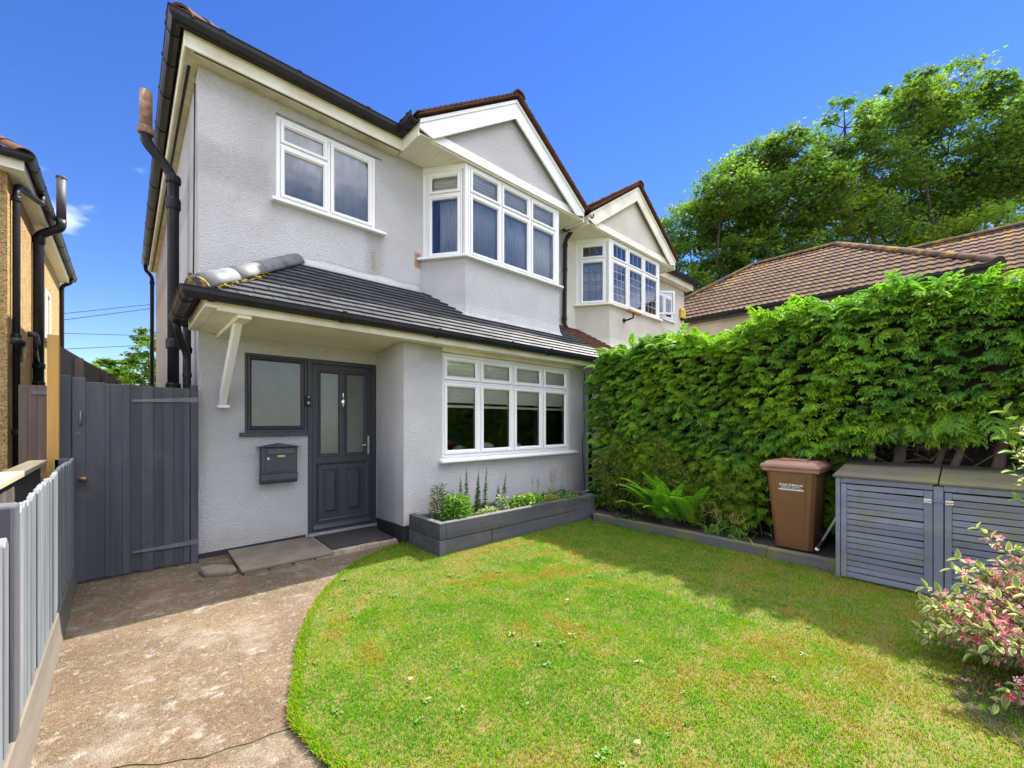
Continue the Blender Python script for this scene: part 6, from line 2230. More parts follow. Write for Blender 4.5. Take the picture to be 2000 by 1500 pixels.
def hedge_foliage():
    lb = LB()
    base_a = np.array([0.235, 0.440, 0.026])
    base_b = np.array([0.088, 0.250, 0.048])
    def lay(n, pos, out, Lr, tone, droop):
        """fronds at pos pointing along out (k,3), sagging"""
        k = len(pos)
        d = out + rng.normal(0, 0.34, (k, 3)) * np.array([0.5, 1.0, 0.5])
        d[:, 2] += droop
        up = np.tile(np.array([0, 0, 1.0]), (k, 1)) + rng.normal(0, 0.35, (k, 3))
        m = rot_basis(d, up)
        L_ = rng.uniform(*Lr, k)
        m = m * L_[:, None, None]
        m[:, :, 1] *= rng.uniform(0.75, 1.1, k)[:, None]
        # new growth is yellow-green in drifts, older sprays blue-green
        drift = 0.5 + 0.5 * np.sin(pos[:, 1] * 2.3 + 1.8 * np.sin(pos[:, 2] * 2.6)) * np.cos(pos[:, 2] * 3.1 + pos[:, 1])
        f = np.clip(drift * 0.7 + rng.uniform(-0.3, 0.55, k), 0, 1)[:, None]
        c = (base_a * f + base_b * (1 - f)) * rng.uniform(0.8, 1.3, k)[:, None] * tone
        w = rng.integers(0, 3, k)
        for q in range(3):
            s_ = w == q
            if s_.any():
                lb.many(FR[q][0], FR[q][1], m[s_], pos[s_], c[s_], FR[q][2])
    # front face, in ragged rows
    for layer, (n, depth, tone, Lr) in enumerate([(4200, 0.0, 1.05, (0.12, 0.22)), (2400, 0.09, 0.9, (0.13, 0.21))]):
        y = rng.uniform(-1.6, 3.80, n)
        z = rng.uniform(0.12, 2.75, n)
        k = (z < hedge_top(y) + 0.02) & (z > hedge_bottom(y))
        y, z = y[k], z[k]
        x = hedge_front(y, z) + depth + rng.uniform(-0.03, 0.06, len(y))
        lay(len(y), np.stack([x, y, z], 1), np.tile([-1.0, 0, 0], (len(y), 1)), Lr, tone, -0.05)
    # end facing the house
    n = 560
    x = rng.uniform(5.3, 6.4, n)
    z = rng.uniform(0.15, 2.3, n)
    y = np.full(n, 3.80) + rng.uniform(-0.06, 0.04, n)
    lay(n, np.stack([x, y, z], 1), np.tile([-0.35, 1.0, 0.1], (n, 1)), (0.16, 0.26), 0.95, 0.05)
    # top: upright, feathery
    n = 2000
    y = rng.uniform(-1.6, 3.80, n)
    x = 5.30 + rng.uniform(0.0, 1.15, n)
    z = hedge_top(y) + rng.uniform(-0.12, 0.10, n)
    out = np.stack([rng.uniform(-0.9, 0.2, n), rng.normal(0, 0.5, n), rng.uniform(0.1, 0.75, n)], 1)
    lay(n, np.stack([x, y, z], 1), out, (0.14, 0.27), 1.1, 0.0)
    # back face, coarser
    n = 200
    y = rng.uniform(-1.6, 4.0, n)
    z = rng.uniform(0.8, 2.4, n)
    x = np.full(n, 6.42)
    lay(n, np.stack([x, y, z], 1), np.tile([1.0, 0, 0], (n, 1)), (0.3, 0.42), 0.9, -0.05)
    # ragged hem over the bare trunks
    n = 240
    y = rng.uniform(-1.5, 0.75, n)
    x = 5.32 + rng.uniform(0, 0.5, n)
    z = 1.42 + 0.10 * np.clip(-y, 0, 1) + rng.uniform(-0.06, 0.06, n)
    lay(n, np.stack([x, y, z], 1), np.tile([-1.0, 0, -0.5], (n, 1)), (0.2, 0.30), 0.8, -0.1)
    return lb.build('foliage', 'frond', hedge)
hedge_foliage()
# solid dark core added inside the foliage to stop the light
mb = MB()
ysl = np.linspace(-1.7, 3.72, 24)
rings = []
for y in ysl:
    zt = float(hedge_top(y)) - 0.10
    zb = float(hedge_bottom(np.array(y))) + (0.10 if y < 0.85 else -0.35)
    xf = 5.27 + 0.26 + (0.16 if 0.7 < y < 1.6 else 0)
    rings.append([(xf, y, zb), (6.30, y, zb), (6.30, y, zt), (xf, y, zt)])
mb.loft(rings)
mb.build('added_dark_core', 'dark_core', hedge)
mb = MB()                                               # dark slab added behind the bare trunks, standing in for shade
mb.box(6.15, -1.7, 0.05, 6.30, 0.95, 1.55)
mb.build('added_dark_core', 'dark_core', hedge)
rr = random.Random(77)
def trunk(x, y, h, r_, lean, name='trunk'):
    pts, rad = [], []
    px, py = x, y
    for k in range(8):
        t_ = k / 7
        pts.append((px + lean[0] * t_ + 0.04 * math.sin(t_ * 7 + y * 5), py + lean[1] * t_ + 0.05 * math.sin(t_ * 5 + x * 9), 0.06 + (h - 0.06) * t_))
        rad.append(r_ * (1.25 - 0.55 * t_))
    b = MB()
    b.tube(pts, rad, 9)
    return b.build(name, 'hedge_bark', hedge, smooth=True)
for (x, y, r_, lx, ly) in [(5.62, 0.60, 0.045, -.05, .12), (5.70, 0.50, 0.05, .0, -.02), (5.60, 0.18, 0.032, .1, -.22), (5.72, -0.10, 0.045, -.08, -.10), (5.66, -0.42, 0.036, .05, .10), (5.75, -0.60, 0.048, .0, -.05), (5.6, 0.34, 0.026, .2, -.3), (5.7, -0.9, 0.05, 0, .05), (5.8, 1.2, 0.05, 0, 0), (5.8, 2.2, 0.05, 0, 0), (5.8, 3.2, 0.05, 0, 0)]:
    trunk(x, y, 1.75, r_, (lx, ly))
tw = MB()                                               # tangle of dead side twigs between the trunks
for k in range(190):
    y = rr.uniform(-1.4, 0.85)
    x = rr.uniform(5.50, 6.1)
    z = rr.uniform(0.85, 1.55)
    a = Vector((x, y, z))
    d = Vector((rr.uniform(-.5, .2), rr.uniform(-1, 1), rr.uniform(-.5, .7))).normalized()
    L_ = rr.uniform(0.15, 0.6)
    m_ = a + d * L_ * 0.5 + Vector((rr.uniform(-.04, .04), rr.uniform(-.04, .04), rr.uniform(-.05, .05)))
    tw.tube([a, m_, a + d * L_], [rr.uniform(.003, .008), .004, .0015], 5, caps=False)
o = tw.build('dead_twigs', 'hedge_bark', hedge, fix=False)
o['kind'] = 'stuff'

# ---- generic small leaf clouds ------------------------------------
def leaf_cloud(lb, centers, normals, L_, W, cols, tilt=0.5):
    k = len(centers)
    d = normals + rng.normal(0, tilt, (k, 3))
    up = np.tile([0, 0, 1.0], (k, 1)) + rng.normal(0, 0.5, (k, 3))
    m = rot_basis(d, up)
    s_ = rng.uniform(0.7, 1.25, k)
    m = m * (np.stack([L_ * s_, W * s_, L_ * s_], 1))[:, None, :]
    lb.many(LEAF_V, LEAF_T, m, centers, cols)

# box-leaved shrub at the foot of the hedge
shrub = thing('small_leaved_shrub', 'dark small-leaved shrub at the house end of the hedge', 'shrub', (5.15, 3.0, 0.09))
lb = LB()
n = 17000
u = rng.uniform(0, 1, (n, 3))
cy = 2.15 + 1.55 * u[:, 0]
prof = 0.98 - 0.16 * np.sin(cy * 3.7) - 0.42 * np.clip((2.7 - cy) / 0.6, 0, 1)
z = 0.14 + prof * u[:, 1] ** 0.8
x = 5.26 - 0.13 * np.sqrt(np.clip(1 - (u[:, 1] - 0.45) ** 2 * 2.5, 0, 1)) + 0.34 * u[:, 2] ** 1.6
clump = np.sin(cy * 11 + z * 5) * np.sin(z * 13 - cy * 4)
k = rng.uniform(0, 1, n) < 0.62 + 0.38 * clump
P_ = np.stack([x + 0.05 * clump, cy, z], 1)[k]
mixf = np.clip(0.5 + 0.35 * clump[k] + rng.uniform(-.4, .4, k.sum()), 0, 1)[:, None]
cc = np.array([0.075, 0.125, 0.018]) * (1 - mixf) + np.array([0.26, 0.32, 0.03]) * mixf
leaf_cloud(lb, P_, np.tile([-0.7, 0, 0.45], (len(P_), 1)), 0.034, 0.018, cc, 0.7)
lb.build('foliage', 'herb', shrub)
mb = MB()
for k in range(16):
    y = 2.25 + 1.4 * k / 15
    mb.tube([(5.42, y, 0.08), (5.36 + rr.uniform(-.05, .05), y + rr.uniform(-.1, .1), 0.5), (5.32, y + rr.uniform(-.18, .18), 0.95)], [0.012, 0.008, 0.003], 6)
mb.build('stems', 'hedge_bark', shrub)
# broad shoots low in the hedge beside the bin
yew = thing('young_yew', 'low bright green shrub between fern and brown bin', 'shrub', (5.35, 1.75, 0.09))
lb = LB()
for k in range(150):
    y, z = rng.uniform(1.60, 2.3), rng.uniform(0.2, 0.9)
    p = np.array([[5.30 + rng.uniform(-0.06, 0.10), y, z]])
    d = np.array([[-1, rng.normal(0, .4), rng.normal(-.05, .25)]])
    m = rot_basis(d, np.array([[0, 0, 1.0]]) + rng.normal(0, .3, (1, 3))) * rng.uniform(0.12, 0.2)
    lb.many(FR[2][0], FR[2][1], m, p, np.array([[0.17, 0.27, 0.022]]) * rng.uniform(.7, 1.3), FR[2][2])
lb.build('foliage', 'frond', yew)
mb = MB()
for k in range(8):
    y = 1.5 + 0.75 * k / 7
    mb.tube([(5.45, y, 0.08), (5.40, y + rr.uniform(-.08, .08), 0.5), (5.36, y + rr.uniform(-.1, .1), 0.85)], [0.01, 0.007, 0.003], 6)
mb.build('stems', 'hedge_bark', yew)

# ---- fern ----------------------------------------------------------
fern = thing('fern', 'large bright green fern growing in the bed by the hedge', 'fern', (5.22, 2.62, 0.09))
def fern_frond(lb, base, az, L_, rise, droop, col):
    d = np.array([math.cos(az), math.sin(az), 0])
    s = np.array([-d[1], d[0], 0])
    n = 22
    p = np.array(base, float)
    ang = rise
    for i in range(n):
        t = i / n
        dirv = d * math.cos(ang) + np.array([0, 0, 1]) * math.sin(ang)
        q = p + dirv * L_ / n
        nrm = np.cross(dirv, s)
        lb.add([p - s * .003, p + s * .003, q + s * .002, q - s * .002], [(0, 1, 2), (0, 2, 3)], np.array([0.10, 0.13, 0.03]))
        if i >= 2:
            pl_len = L_ * 0.155 * (math.sin(math.pi * min(1, 0.12 + t * 0.92)) ** 0.8) * (1.0 if t > .25 else .6 + t * 1.6)
            for sg in (-1, 1):
                dd = s * sg * 0.86 + dirv * 0.5
                dd = dd / np.linalg.norm(dd)
                w = L_ / n * 0.85
                sag = nrm * (-0.18 * pl_len)
                a = p
                m1 = p + dd * pl_len * 0.5 - sag * 0.1
                e = p + dd * pl_len + sag * (1 if sag[2] < 0 else -1)
                lb.add([a - dirv * w * .3, a + dirv * w * .45, m1 + dirv * w * .5, m1 - dirv * w * .35, e], [(0, 1, 2), (0, 2, 3), (3, 2, 4)], col * rng.uniform(0.85, 1.2))
        p = q
        ang -= droop / n * (0.4 + 1.2 * t)
lb = LB()
for k in range(54):
    az = math.pi + rng.normal(0, 1.2) if k < 40 else rng.uniform(0, 6.28)
    fern_frond(lb, (5.22 + rng.normal(0, .04), 2.56 + rng.normal(0, .16), 0.10), az, rng.uniform(0.55, 0.86), rng.uniform(0.95, 1.45), rng.uniform(0.9, 1.8), np.array([0.195, 0.420, 0.025]) * rng.uniform(0.85, 1.2))
lb.build('fronds', 'herb', fern)
mb = MB()
rings = []
for z, r_ in ((0.07, 0.10), (0.11, 0.09), (0.15, 0.04)):
    rings.append([(5.22 + r_ * math.cos(a), 2.62 + r_ * 1.2 * math.sin(a), z) for a in [2 * math.pi * j / 9 for j in range(9)]])
mb.loft(rings)
mb.build('crown', 'soil', fern)

# ---- bluebells gone to seed ---------------------------------------
def bluebell(x, y, z, nl, ns, hs, spread, label, group='bluebell clumps gone to seed'):
    t = thing('bluebell_clump', label, 'plant', (x, y, z), group)
    lb = LB()
    for k in range(nl):
        strap(lb, (x + rng.normal(0, spread), y + rng.normal(0, spread), z), rng.uniform(0, 6.28), rng.uniform(0.20, 0.38), rng.uniform(0.018, 0.028), rng.uniform(0.6, 1.3), rng.uniform(1.0, 2.2), np.array([0.110, 0.235, 0.030]) * rng.uniform(.8, 1.4))
    lb.build('leaves', 'herb', t)
    lb = LB()
    for k in range(ns):
        bx, by = x + rng.normal(0, spread * .7), y + rng.normal(0, spread * .7)
        h = hs * rng.uniform(0.8, 1.1)
        lean = rng.normal(0, .03, 2)
        p0 = np.array([bx, by, z])
        p1 = np.array([bx + lean[0], by + lean[1], z + h])
        for sd in ((.003, 0, 0), (0, .003, 0)):
            sd = np.array(sd)
            lb.add([p0 - sd, p0 + sd, p1 + sd * .6, p1 - sd * .6], [(0, 1, 2), (0, 2, 3)], np.array([0.20, 0.22, 0.07]))
        for j in range(12):
            t_ = 0.62 + 0.38 * j / 11
            c = p0 + (p1 - p0) * t_
            a = rng.uniform(0, 6.28)
            o_ = np.array([math.cos(a), math.sin(a), 0.35]) * rng.uniform(0.012, 0.024) * (1.2 - .6 * (j / 11))
            r_ = rng.uniform(0.005, 0.0085)
            q = c + o_
            tet = np.array([[1, 0, -.3], [-.5, .87, -.3], [-.5, -.87, -.3], [0, 0, 1.1], [0, 0, -1.0]]) * r_ + q
            lb.add(tet, [(0, 1, 3), (1, 2, 3), (2, 0, 3), (1, 0, 4), (2, 1, 4), (0, 2, 4)], np.array([0.46, 0.31, 0.17]) * rng.uniform(.7, 1.25))
    lb.build('seed_heads', 'petal', t)
bluebell(5.02, 1.98, 0.09, 26, 5, 0.34, 0.05, 'bluebell clump with beige seed heads right of the fern')
bluebell(5.05, 1.74, 0.09, 24, 5, 0.30, 0.06, 'bluebell clump with brown seed heads nearest the brown bin')
bluebell(4.48, 3.98, 0.285, 40, 7, 0.42, 0.07, 'bluebell clump with tall tan seed heads at the planter right end')
bluebell(4.20, 4.06, 0.285, 10, 3, 0.36, 0.04, 'small bluebell clump with thin seed heads in the planter')
lbx = LB()
for k in range(70):
    strap(lbx, (4.60 + rng.normal(0, .09), 3.86 + rng.normal(0, .04), 0.285), rng.normal(-1.3, 1.0), rng.uniform(0.16, 0.30), rng.uniform(0.012, 0.02), rng.uniform(0.7, 1.2), rng.uniform(1.4, 2.4), np.array([0.115, 0.24, 0.03]) * rng.uniform(.8, 1.4))
tag(lbx.build('strap_leaf_clump', 'herb'), 'strap-leaved clump spilling over the front of the planter', 'plant')
lbx = LB()
for k in range(60):
    strap(lbx, (5.0 + rng.normal(0, .04), 3.1 + rng.normal(0, .10), 0.09), rng.uniform(2.2, 4.2), rng.uniform(0.12, 0.24), rng.uniform(0.012, 0.02), rng.uniform(0.6, 1.2), rng.uniform(1.2, 2.2), np.array([0.060, 0.125, 0.028]) * rng.uniform(.7, 1.3))
tag(lbx.build('strap_leaf_clump', 'herb'), 'dark strap leaves hanging over the edging left of the fern', 'plant')

# ---- planter plants -----------------------------------------------
def toadflax(x, y, h, flower, label, lean=(0, 0)):
    t = thing('toadflax', label, 'plant', (x, y, 0.285), 'toadflax spikes in the planter')
    mb = MB()
    top = (x + lean[0], y + lean[1], 0.285 + h)
    mid = (x + lean[0] * .3, y + lean[1] * .3, 0.285 + h * .55)
    mb.tube([(x, y, 0.27), mid, top], [0.0035, 0.003, 0.0012], 6)
    M.setdefault('stem', pmat('green_stem', (0.10, 0.15, 0.05), rough=0.6))
    mb.build('stem', 'stem', t)
    lb = LB()
    n = int(h * 480)
    tt_ = rng.uniform(0.05, 0.86, n)
    c = np.array([x, y, 0.285])[None] + np.stack([lean[0] * tt_ ** 1.6, lean[1] * tt_ ** 1.6, h * tt_], 1)
    a = rng.uniform(0, 6.28, n)
    d = np.stack([np.cos(a), np.sin(a), rng.uniform(0.2, 0.9, n)], 1)
    s_ = (1.15 - tt_)
    m = rot_basis(d, np.tile([0, 0, 1.0], (n, 1))) * np.stack([0.058 * s_, 0.011 * np.ones(n), 0.058 * s_], 1)[:, None, :]
    lb.many(LEAF_V, LEAF_T, m, c, col_jit((0.115, 0.215, 0.075), n))
    lb.build('leaves', 'herb', t)
    lb = LB()
    n = 34
    tt_ = np.linspace(0.86, 1.0, n)
    c = np.array([x, y, 0.285])[None] + np.stack([lean[0] * tt_ ** 1.6, lean[1] * tt_ ** 1.6, h * tt_], 1)
    a = rng.uniform(0, 6.28, n)
    d = np.stack([np.cos(a), np.sin(a), np.full(n, 0.8)], 1)
    sz = (0.012 if flower else 0.006) * (1.4 - np.linspace(0, 1, n))
    m = rot_basis(d, np.tile([0, 0, 1.0], (n, 1))) * np.stack([sz, sz * .7, sz], 1)[:, None, :]
    lb.many(LEAF_V, LEAF_T, m, c, col_jit((0.13, 0.045, 0.28) if flower else (0.10, 0.11, 0.10), n))
    lb.build('flower_spike', 'petal', t)
toadflax(2.86, 3.98, 0.52, False, 'leafy toadflax spike furthest left in the planter')
toadflax(2.98, 4.02, 0.60, False, 'tallest toadflax spike in the planter', (0.0, .01))
toadflax(3.10, 3.96, 0.50, False, 'toadflax spike just left of the purple one', (.01, 0))
toadflax(3.14, 4.02, 0.56, False, 'toadflax spike standing behind the purple one', (.02, 0))
toadflax(3.20, 3.95, 0.58, True, 'toadflax spike with a purple flower tip', (.03, 0))
toadflax(3.42, 3.96, 0.36, False, 'short toadflax spike right of the purple one')
toadflax(3.54, 4.0, 0.48, False, 'thin toadflax spike with a nodding tip right of the others', (.05, 0))
def bushy(name, label, x, y, rx, ry, h, n, L_, W, col, z0=0.285):
    t = thing(name, label, 'plant', (x, y, z0))
    lb = LB()
    a = rng.uniform(0, 6.28, n)
    rad = np.sqrt(rng.uniform(0, 1, n))
    zz = rng.uniform(0, 1, n)
    env = np.sqrt(np.clip(1 - zz ** 2 * 0.85, 0.05, 1))
    c = np.stack([x + rx * rad * np.cos(a) * env, y + ry * rad * np.sin(a) * env, z0 + 0.01 + h * zz * (0.65 + 0.35 * rng.uniform(0, 1, n))], 1)
    d = np.stack([np.cos(a), np.sin(a), rng.uniform(0.1, 1.3, n)], 1)
    leaf_cloud(lb, c, d, L_, W, col_jit(col, n, .7, 1.35), 0.4)
    lb.build('leaves', 'herb', t)
    mb = MB()
    for k in range(6):
        aa = 6.28 * k / 6
        mb.tube([(x, y, z0 - 0.01), (x + rx * .4 * math.cos(aa), y + ry * .4 * math.sin(aa), z0 + h * .6)], [0.004, 0.002], 5)
    mb.build('stems', 'hedge_bark', t)
bushy('bushy_herb', 'bushy bright green herb at the planter left end', 2.74, 3.90, 0.20, 0.14, 0.30, 900, 0.07, 0.016, (0.130, 0.255, 0.035))
bushy('bushy_herb', 'upright leafy herb behind the bushy one at the planter left end', 2.62, 4.06, 0.10, 0.09, 0.42, 320, 0.06, 0.013, (0.105, 0.20, 0.05))
bushy('silver_herb', 'pale silvery low herb in front of the toadflax', 3.16, 3.84, 0.20, 0.07, 0.10, 340, 0.034, 0.016, (0.27, 0.34, 0.17))
bushy('silver_herb', 'pale silvery upright herb below the short toadflax', 3.40, 3.86, 0.09, 0.07, 0.24, 240, 0.036, 0.017, (0.23, 0.30, 0.17))
bushy('creeping_plant', 'low creeping green plant in the middle of the planter', 3.86, 3.90, 0.34, 0.12, 0.17, 800, 0.044, 0.027, (0.17, 0.29, 0.04))
bushy('creeping_plant', 'sparse yellowish creeping plant left of the planter bluebells', 4.30, 3.88, 0.18, 0.09, 0.10, 240, 0.032, 0.02, (0.27, 0.27, 0.06))
t = thing('dried_stalk', 'thin dried tan flower stalk at the planter left corner', 'plant', (2.50, 4.02, 0.28))
mb = MB()
mb.tube([(2.50, 4.02, 0.27), (2.502, 4.02, 0.44), (2.50, 4.02, 0.60)], [0.003, 0.003, 0.002], 6)
M['tan'] = pmat('tan_stalk', (0.40, 0.28, 0.15), rough=0.8)
mb.build('stem', 'tan', t)
lb = LB()
n = 60
c = np.stack([2.50 + rng.normal(0, .008, n), 4.02 + rng.normal(0, .008, n), rng.uniform(0.44, 0.61, n)], 1)
leaf_cloud(lb, c, rng.normal(0, 1, (n, 3)) + [0, 0, .5], 0.016, 0.010, col_jit((0.42, 0.28, 0.15), n), 0.3)
lb.build('seed_heads', 'petal', t)

# ---- weigela in the near right corner ------------------------------
def var_leaf():
    """variegated leaf: cream margin round a green middle (two rows of quads each side)"""
    vs, ts, cl = [], [], []
    seg = 5
    for i in range(seg + 1):
        t = i / seg
        w = 0.5 * math.sin(math.pi * t ** 0.8) ** 0.9
        z = -0.22 * t * t
        for f in (-1, -0.62, 0, 0.62, 1):
            vs.append((t, w * f, z + abs(w * f) * 0.3))
    for i in range(seg):
        for j in range(4):
            a = 5 * i + j
            ts += [(a, a + 1, a + 6), (a, a + 6, a + 5)]
    for i in range(seg + 1):
        for f in (-1, -0.62, 0, 0.62, 1):
            cl.append((2.9, 2.2, 4.0) if abs(f) == 1 else (1, 1, 1))
    return np.array(vs), np.array(ts), np.array(cl)
VL = var_leaf()
def flower_tpl():
    vs, ts = [(0, 0, 0)], []
    for k in range(5):
        a = 2 * math.pi * k / 5
        for da, r_, x in ((-0.25, 0.30, 0.75), (0.25, 0.30, 0.75), (-0.42, 0.62, 1.02), (0.42, 0.62, 1.02), (0, 0.85, 1.08)):
            vs.append((x, r_ * math.cos(a + da), r_ * math.sin(a + da)))
        b = 1 + 5 * k
        ts += [(0, b, b + 1), (b, b + 2, b + 3), (b, b + 3, b + 1), (b + 2, b + 4, b + 3)]
    return np.array(vs, float), np.array(ts)
FL = flower_tpl()
wg = thing('weigela_bush', 'variegated bush with pink flowers in the near right corner', 'bush', (3.52, -0.48, 0.0))
def shoots(lbL, lbF, mb, base, tips, leafL, leafcol, flower, fsz, seed):
    r_ = np.random.default_rng(seed)
    for tip in tips:
        a = np.array(base) + r_.normal(0, 0.05, 3) * [1, 1, 0]
        b_ = np.array(tip)
        m_ = (a + b_) / 2 + np.array([0, 0, 0.16 * np.linalg.norm(b_ - a)])
        pts = []
        for k in range(9):
            t = k / 8
            pts.append(a * (1 - t) ** 2 + m_ * 2 * t * (1 - t) + b_ * t * t)
        mb.tube([tuple(p) for p in pts], [0.006 * (1 - 0.75 * k / 8) + 0.0012 for k in range(9)], 6)
        for k in range(14):
            t = 0.35 + 0.65 * k / 13
            i = min(7, int(t * 8))
            f = t * 8 - i
            p = pts[i] * (1 - f) + pts[i + 1] * f
            ax = pts[i + 1] - pts[i]
            ax /= np.linalg.norm(ax)
            for sg in (0, math.pi):
                ang = k * math.pi / 2 + sg + r_.normal(0, .3)
                s1 = np.cross(ax, [0, 0, 1.0])
                s1 /= np.linalg.norm(s1) + 1e-9
                s2_ = np.cross(s1, ax)
                d = (s1 * math.cos(ang) + s2_ * math.sin(ang)) * 0.9 + ax * 0.6 + np.array([0, 0, 0.15])
                m = rot_basis(d[None], np.array([[0, 0, 1.0]]) + r_.normal(0, .25, (1, 3)))
                L_ = leafL * r_.uniform(0.6, 1.15)
                m = m * np.array([L_, L_ * 0.42, L_])[None, None, :]
                lbL.many(VL[0], VL[1], m, p[None], (np.array(leafcol) * r_.uniform(0.7, 1.3))[None], VL[2] if flower == 'pink' else None)
        # flower clusters toward the tip
        nf = 19 if flower == 'pink' else 12
        for k in range(nf):
            t = r_.uniform(0.66, 1.0) if flower == 'pink' else r_.uniform(0.9, 1.0)
            i = min(7, int(t * 8))
            p = pts[i] + r_.normal(0, 0.020, 3) + np.array([0, 0, 0.012])
            d = r_.normal(0, 0.8, 3) + np.array([-0.4, 0.1, 0.5])
            m = rot_basis(d[None], np.array([[0.1, 0.2, 1.0]])) * (fsz * r_.uniform(0.7, 1.2))
            if flower == 'pink':
                c = np.array([[0.60, 0.20, 0.30]]) if r_.uniform() < .5 else (np.array([[0.72, 0.42, 0.48]]) if r_.uniform() < .7 else np.array([[0.50, 0.06, 0.13]]))
            else:
                c = np.array([[0.78, 0.74, 0.60]])
            lbF.many(FL[0], FL[1], m, p[None], c)
lbL, lbF, mb = LB(), LB(), MB()
r5 = np.random.default_rng(5)
tips = []
for k in range(120):
    a = r5.uniform(0, 6.28)
    rad = 0.55 * math.sqrt(r5.uniform(0.05, 1))
    tips.append((3.42 + rad * math.cos(a) * 1.05, -0.22 + rad * math.sin(a) * 0.9, 0.70 - 0.66 * (rad / 0.55) ** 2 * r5.uniform(0.35, 1.1) + r5.uniform(-.1, .06)))
tips += [(3.32, 0.10, 0.45), (3.24, 0.12, 0.60), (3.12, 0.12, 0.42), (3.05, 0.04, 0.24), (3.50, 0.10, 0.60), (3.58, 0.02, 0.78), (2.92, -0.06, 0.15)]
tips = [(x + 0.07, y - 0.07, max(0.10, z)) for x, y, z in tips]
shoots(lbL, lbF, mb, (3.54, -0.47, 0.02), tips, 0.062, (0.17, 0.22, 0.06), 'pink', 0.020, 6)
mb.build('branches', 'hedge_bark', wg)
lbL.build('leaves', 'herb', wg)
lbF.build('flowers', 'petal', wg)['kind'] = 'stuff'
flat('bed_soil', [(2.75, -2.4), (2.72, -0.3), (2.90, -0.02), (3.2, 0.06), (4.0, -0.1), (4.6, -0.62), (5.5, -2.4)], 0.0165, 'soil')
# white-flowered shrub reaching in from the right
ws = thing('white_flowered_shrub', 'light green shrub with white flowers reaching in at the right edge', 'shrub', (4.35, -0.75, 0.02))
lbL, lbF, mb = LB(), LB(), MB()
tips = [(4.00, -0.17, 1.46), (3.96, -0.16, 1.30), (4.02, -0.20, 1.22), (4.00, -0.20, 1.10), (4.06, -0.22, 0.92), (4.06, -0.30, 1.60), (4.10, -0.42, 1.75), (4.2, -0.4, 1.2), (4.3, -0.5, 1.5), (4.4, -0.5, 1.7), (4.12, -0.35, 1.0), (4.5, -0.9, 1.7)]
shoots(lbL, lbF, mb, (4.38, -0.78, 0.02), tips, 0.075, (0.125, 0.215, 0.030), 'white', 0.016, 9)
mb.build('branches', 'hedge_bark', ws)
lbL.build('leaves', 'herb', ws)
lbF.build('flowers', 'petal', ws)['kind'] = 'stuff'

# ================================================================== TREES
def tree(name, label, base, height, lobes, nleaf, leaf, cols, seed, trunk_r=0.35, group=None, gaps=0.35):
    """base (x,y); lobes: (x,y,z,rx,ry,rz) crown masses; limbs are drawn from the trunk to each mass"""
    r_ = np.random.default_rng(seed)
    t = thing(name, label, 'tree', (base[0], base[1], 0), group)
    mb = MB()
    fork = height * 0.22
    mb.tube([(base[0], base[1], -0.1), (base[0] + .1, base[1], fork * .5), (base[0], base[1] + .1, fork), (base[0] + .25, base[1] - .2, height * 0.36), (base[0] - .1, base[1] + .3, height * 0.46), (base[0] + .3, base[1], height * 0.54)], [trunk_r * 1.2, trunk_r, trunk_r * .8, trunk_r * .5, trunk_r * .3, trunk_r * .12], 10)
    lb = LB()
    tot = sum(l[3] * l[4] * l[5] for l in lobes)
    for l in lobes:
        c = np.array(l[:3])
        rad = np.array(l[3:6])
        st = np.array([base[0], base[1], r_.uniform(fork * 0.8, min(height * .5, max(fork, c[2] - rad[2])))])
        mid = (st + c) / 2 + np.array([0, 0, -0.08 * np.linalg.norm(c - st)]) + r_.normal(0, .55, 3)
        mb.tube([tuple(st), tuple(mid), tuple(c)], [trunk_r * .26, trunk_r * .16, trunk_r * .05], 7, caps=False)
        # sub-clumps: leaves sit in small layered sprays inside each mass
        n = max(200, int(nleaf * (rad.prod() / tot) ** 0.8 * len(lobes) ** -0.2))
        ns = max(10, int(n / 60))
        dirs = r_.normal(0, 1, (ns, 3))
        dirs /= np.linalg.norm(dirs, axis=1, keepdims=True)
        sub = c + dirs * rad * (r_.uniform(0.35, 1.0, ns) ** 0.45)[:, None] * r_.uniform(0.85, 1.15, (ns, 1))
        for q in range(0, ns, 4):
            e_ = sub[q]
            m2 = (c + e_) / 2 + r_.normal(0, .1, 3)
            mb.tube([tuple(c), tuple(m2), tuple(e_)], [trunk_r * .09, trunk_r * .05, .012], 5, caps=False)
        idx = r_.integers(0, ns, n)
        size = rad.mean() * r_.uniform(0.10, 0.20, ns)[idx][:, None]
        off = r_.normal(0, 1, (n, 3)) * size * np.array([1.2, 1.2, 0.45])
        p = sub[idx] + off
        tone = r_.uniform(0.75, 1.25, ns)[idx]
        ci = r_.integers(0, len(cols), ns)[idx]
        cc = np.array(cols)[ci] * (tone * r_.uniform(0.8, 1.2, n))[:, None]
        a = r_.uniform(0, 6.28, n)
        d = np.stack([np.cos(a), np.sin(a), r_.uniform(-0.75, 0.15, n)], 1)
        up = np.tile([0, 0, 1.0], (n, 1)) + r_.normal(0, .45, (n, 3))
        s_ = leaf * r_.uniform(0.65, 1.25, n)
        m = rot_basis(d, up) * np.stack([s_, s_ * 0.85, s_], 1)[:, None, :]
        lb.many(TL_V, TL_T, m, p, cc)
    mb.build('trunk', 'bark', t, smooth=True, fix=False)
    lb.build('crown', 'leaf', t)
    return t
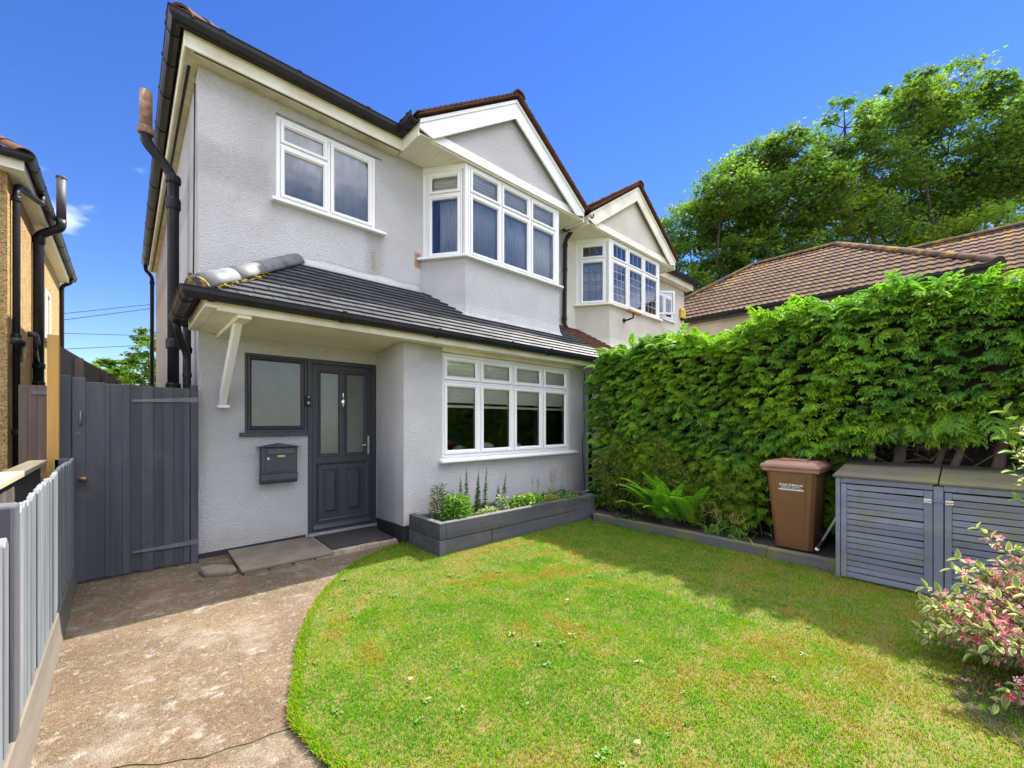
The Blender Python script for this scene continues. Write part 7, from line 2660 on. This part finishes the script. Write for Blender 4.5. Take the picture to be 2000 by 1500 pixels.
# lobed leaf, three points
TL_V = np.array([(0, 0, 0), (0.45, -0.5, 0.03), (0.5, -0.12, 0.0), (1.0, 0.0, -0.12), (0.5, 0.12, 0.0), (0.45, 0.5, 0.03)], float)
TL_T = np.array([(0, 1, 2), (0, 2, 4), (0, 4, 5), (2, 3, 4)])
FW = np.array([0.6783, 0.7347, 0.0]); RT = np.array([0.7347, -0.6783, 0.0])
def spot(r_over_d, z_over_d, d):
    """a world point given its bearing and slope from the garden and its distance"""
    p = FW * d + RT * (r_over_d * d)
    return (p[0], p[1], 1.4 + z_over_d * d)
gcol = [(0.080, 0.150, 0.026), (0.098, 0.172, 0.026), (0.135, 0.205, 0.024), (0.060, 0.128, 0.032)]
def lobes_from(lst, d, depth):
    out = []
    for (u, v, rw, rh) in lst:
        dd = d + random.uniform(-depth, depth)
        p = spot((u - 1000) / 818.0, (825 - v) / 818.0, dd)
        out.append((*p, rw / 818.0 * dd, rw / 818.0 * dd, rh / 818.0 * dd))
    return out
la = lobes_from([(1345, 440, 55, 40), (1330, 520, 50, 45), (1410, 380, 60, 48), (1470, 330, 60, 45), (1545, 300, 55, 42), (1440, 450, 70, 55), (1520, 400, 70, 55), (1400, 540, 60, 40), (1590, 370, 60, 50), (1480, 500, 55, 40), (1600, 450, 55, 45), (1560, 480, 50, 35), (1340, 570, 50, 35), (1435, 500, 45, 40), (1460, 560, 60, 30), (1540, 530, 60, 30)], 21.0, 1.6)
b0 = spot((1440 - 1000) / 818.0, 0, 21.0)
tree('maple_tree', 'rounded maple tree behind the cream house gable', b0[:2], 12.5, la, 60000, 0.21, gcol, 3, 0.32, 'tall maples beyond the hedge')
lb2 = lobes_from([(1690, 330, 75, 55), (1650, 250, 55, 50), (1760, 255, 75, 55), (1740, 400, 90, 60), (1840, 190, 70, 50), (1850, 300, 85, 60), (1900, 380, 80, 55), (1960, 230, 75, 50), (1940, 170, 40, 30), (1980, 330, 80, 60), (1660, 420, 65, 45), (1830, 430, 90, 45), (2060, 280, 90, 80), (2080, 400, 90, 60), (2050, 190, 70, 60), (1780, 190, 50, 40), (1700, 480, 90, 35), (1880, 470, 100, 35)], 23.0, 2.0)
b1 = spot((1850 - 1000) / 818.0, 0, 23.0)
tree('maple_tree', 'tallest wind-blown maple tree at the upper right', b1[:2], 18.0, lb2, 84000, 0.235, gcol, 4, 0.42, 'tall maples beyond the hedge')
# distant trees seen through the gap over the gate
far = [(0.085, 0.155, 0.020), (0.11, 0.18, 0.022), (0.07, 0.125, 0.02)]
l1 = lobes_from([(150, 715, 28, 24), (175, 735, 25, 18), (130, 740, 30, 20)], 34, 1)
bb = spot((150 - 1000) / 818.0, 0, 34)
tree('distant_tree', 'pale green distant tree at the left of the gap over the gate', bb[:2], 5.5, l1, 3200, 0.42, far, 5, 0.2, 'distant trees behind the gate')
l2 = lobes_from([(205, 725, 28, 20), (225, 712, 24, 14), (245, 735, 26, 20), (190, 745, 26, 14)], 38, 1)
bb = spot((220 - 1000) / 818.0, 0, 38)
tree('distant_tree', 'rounded distant tree in the middle of the gap over the gate', bb[:2], 6.0, l2, 3600, 0.45, far, 6, 0.2, 'distant trees behind the gate')
l3 = lobes_from([(300, 660, 26, 22), (285, 700, 26, 24), (270, 735, 22, 20), (320, 690, 40, 40), (330, 740, 50, 40)], 30, 1)
bb = spot((310 - 1000) / 818.0, 0, 30)
tree('distant_tree', 'tallest distant tree partly hidden by the grey side wall', bb[:2], 8.0, l3, 4000, 0.36, far, 8, 0.25, 'distant trees behind the gate')
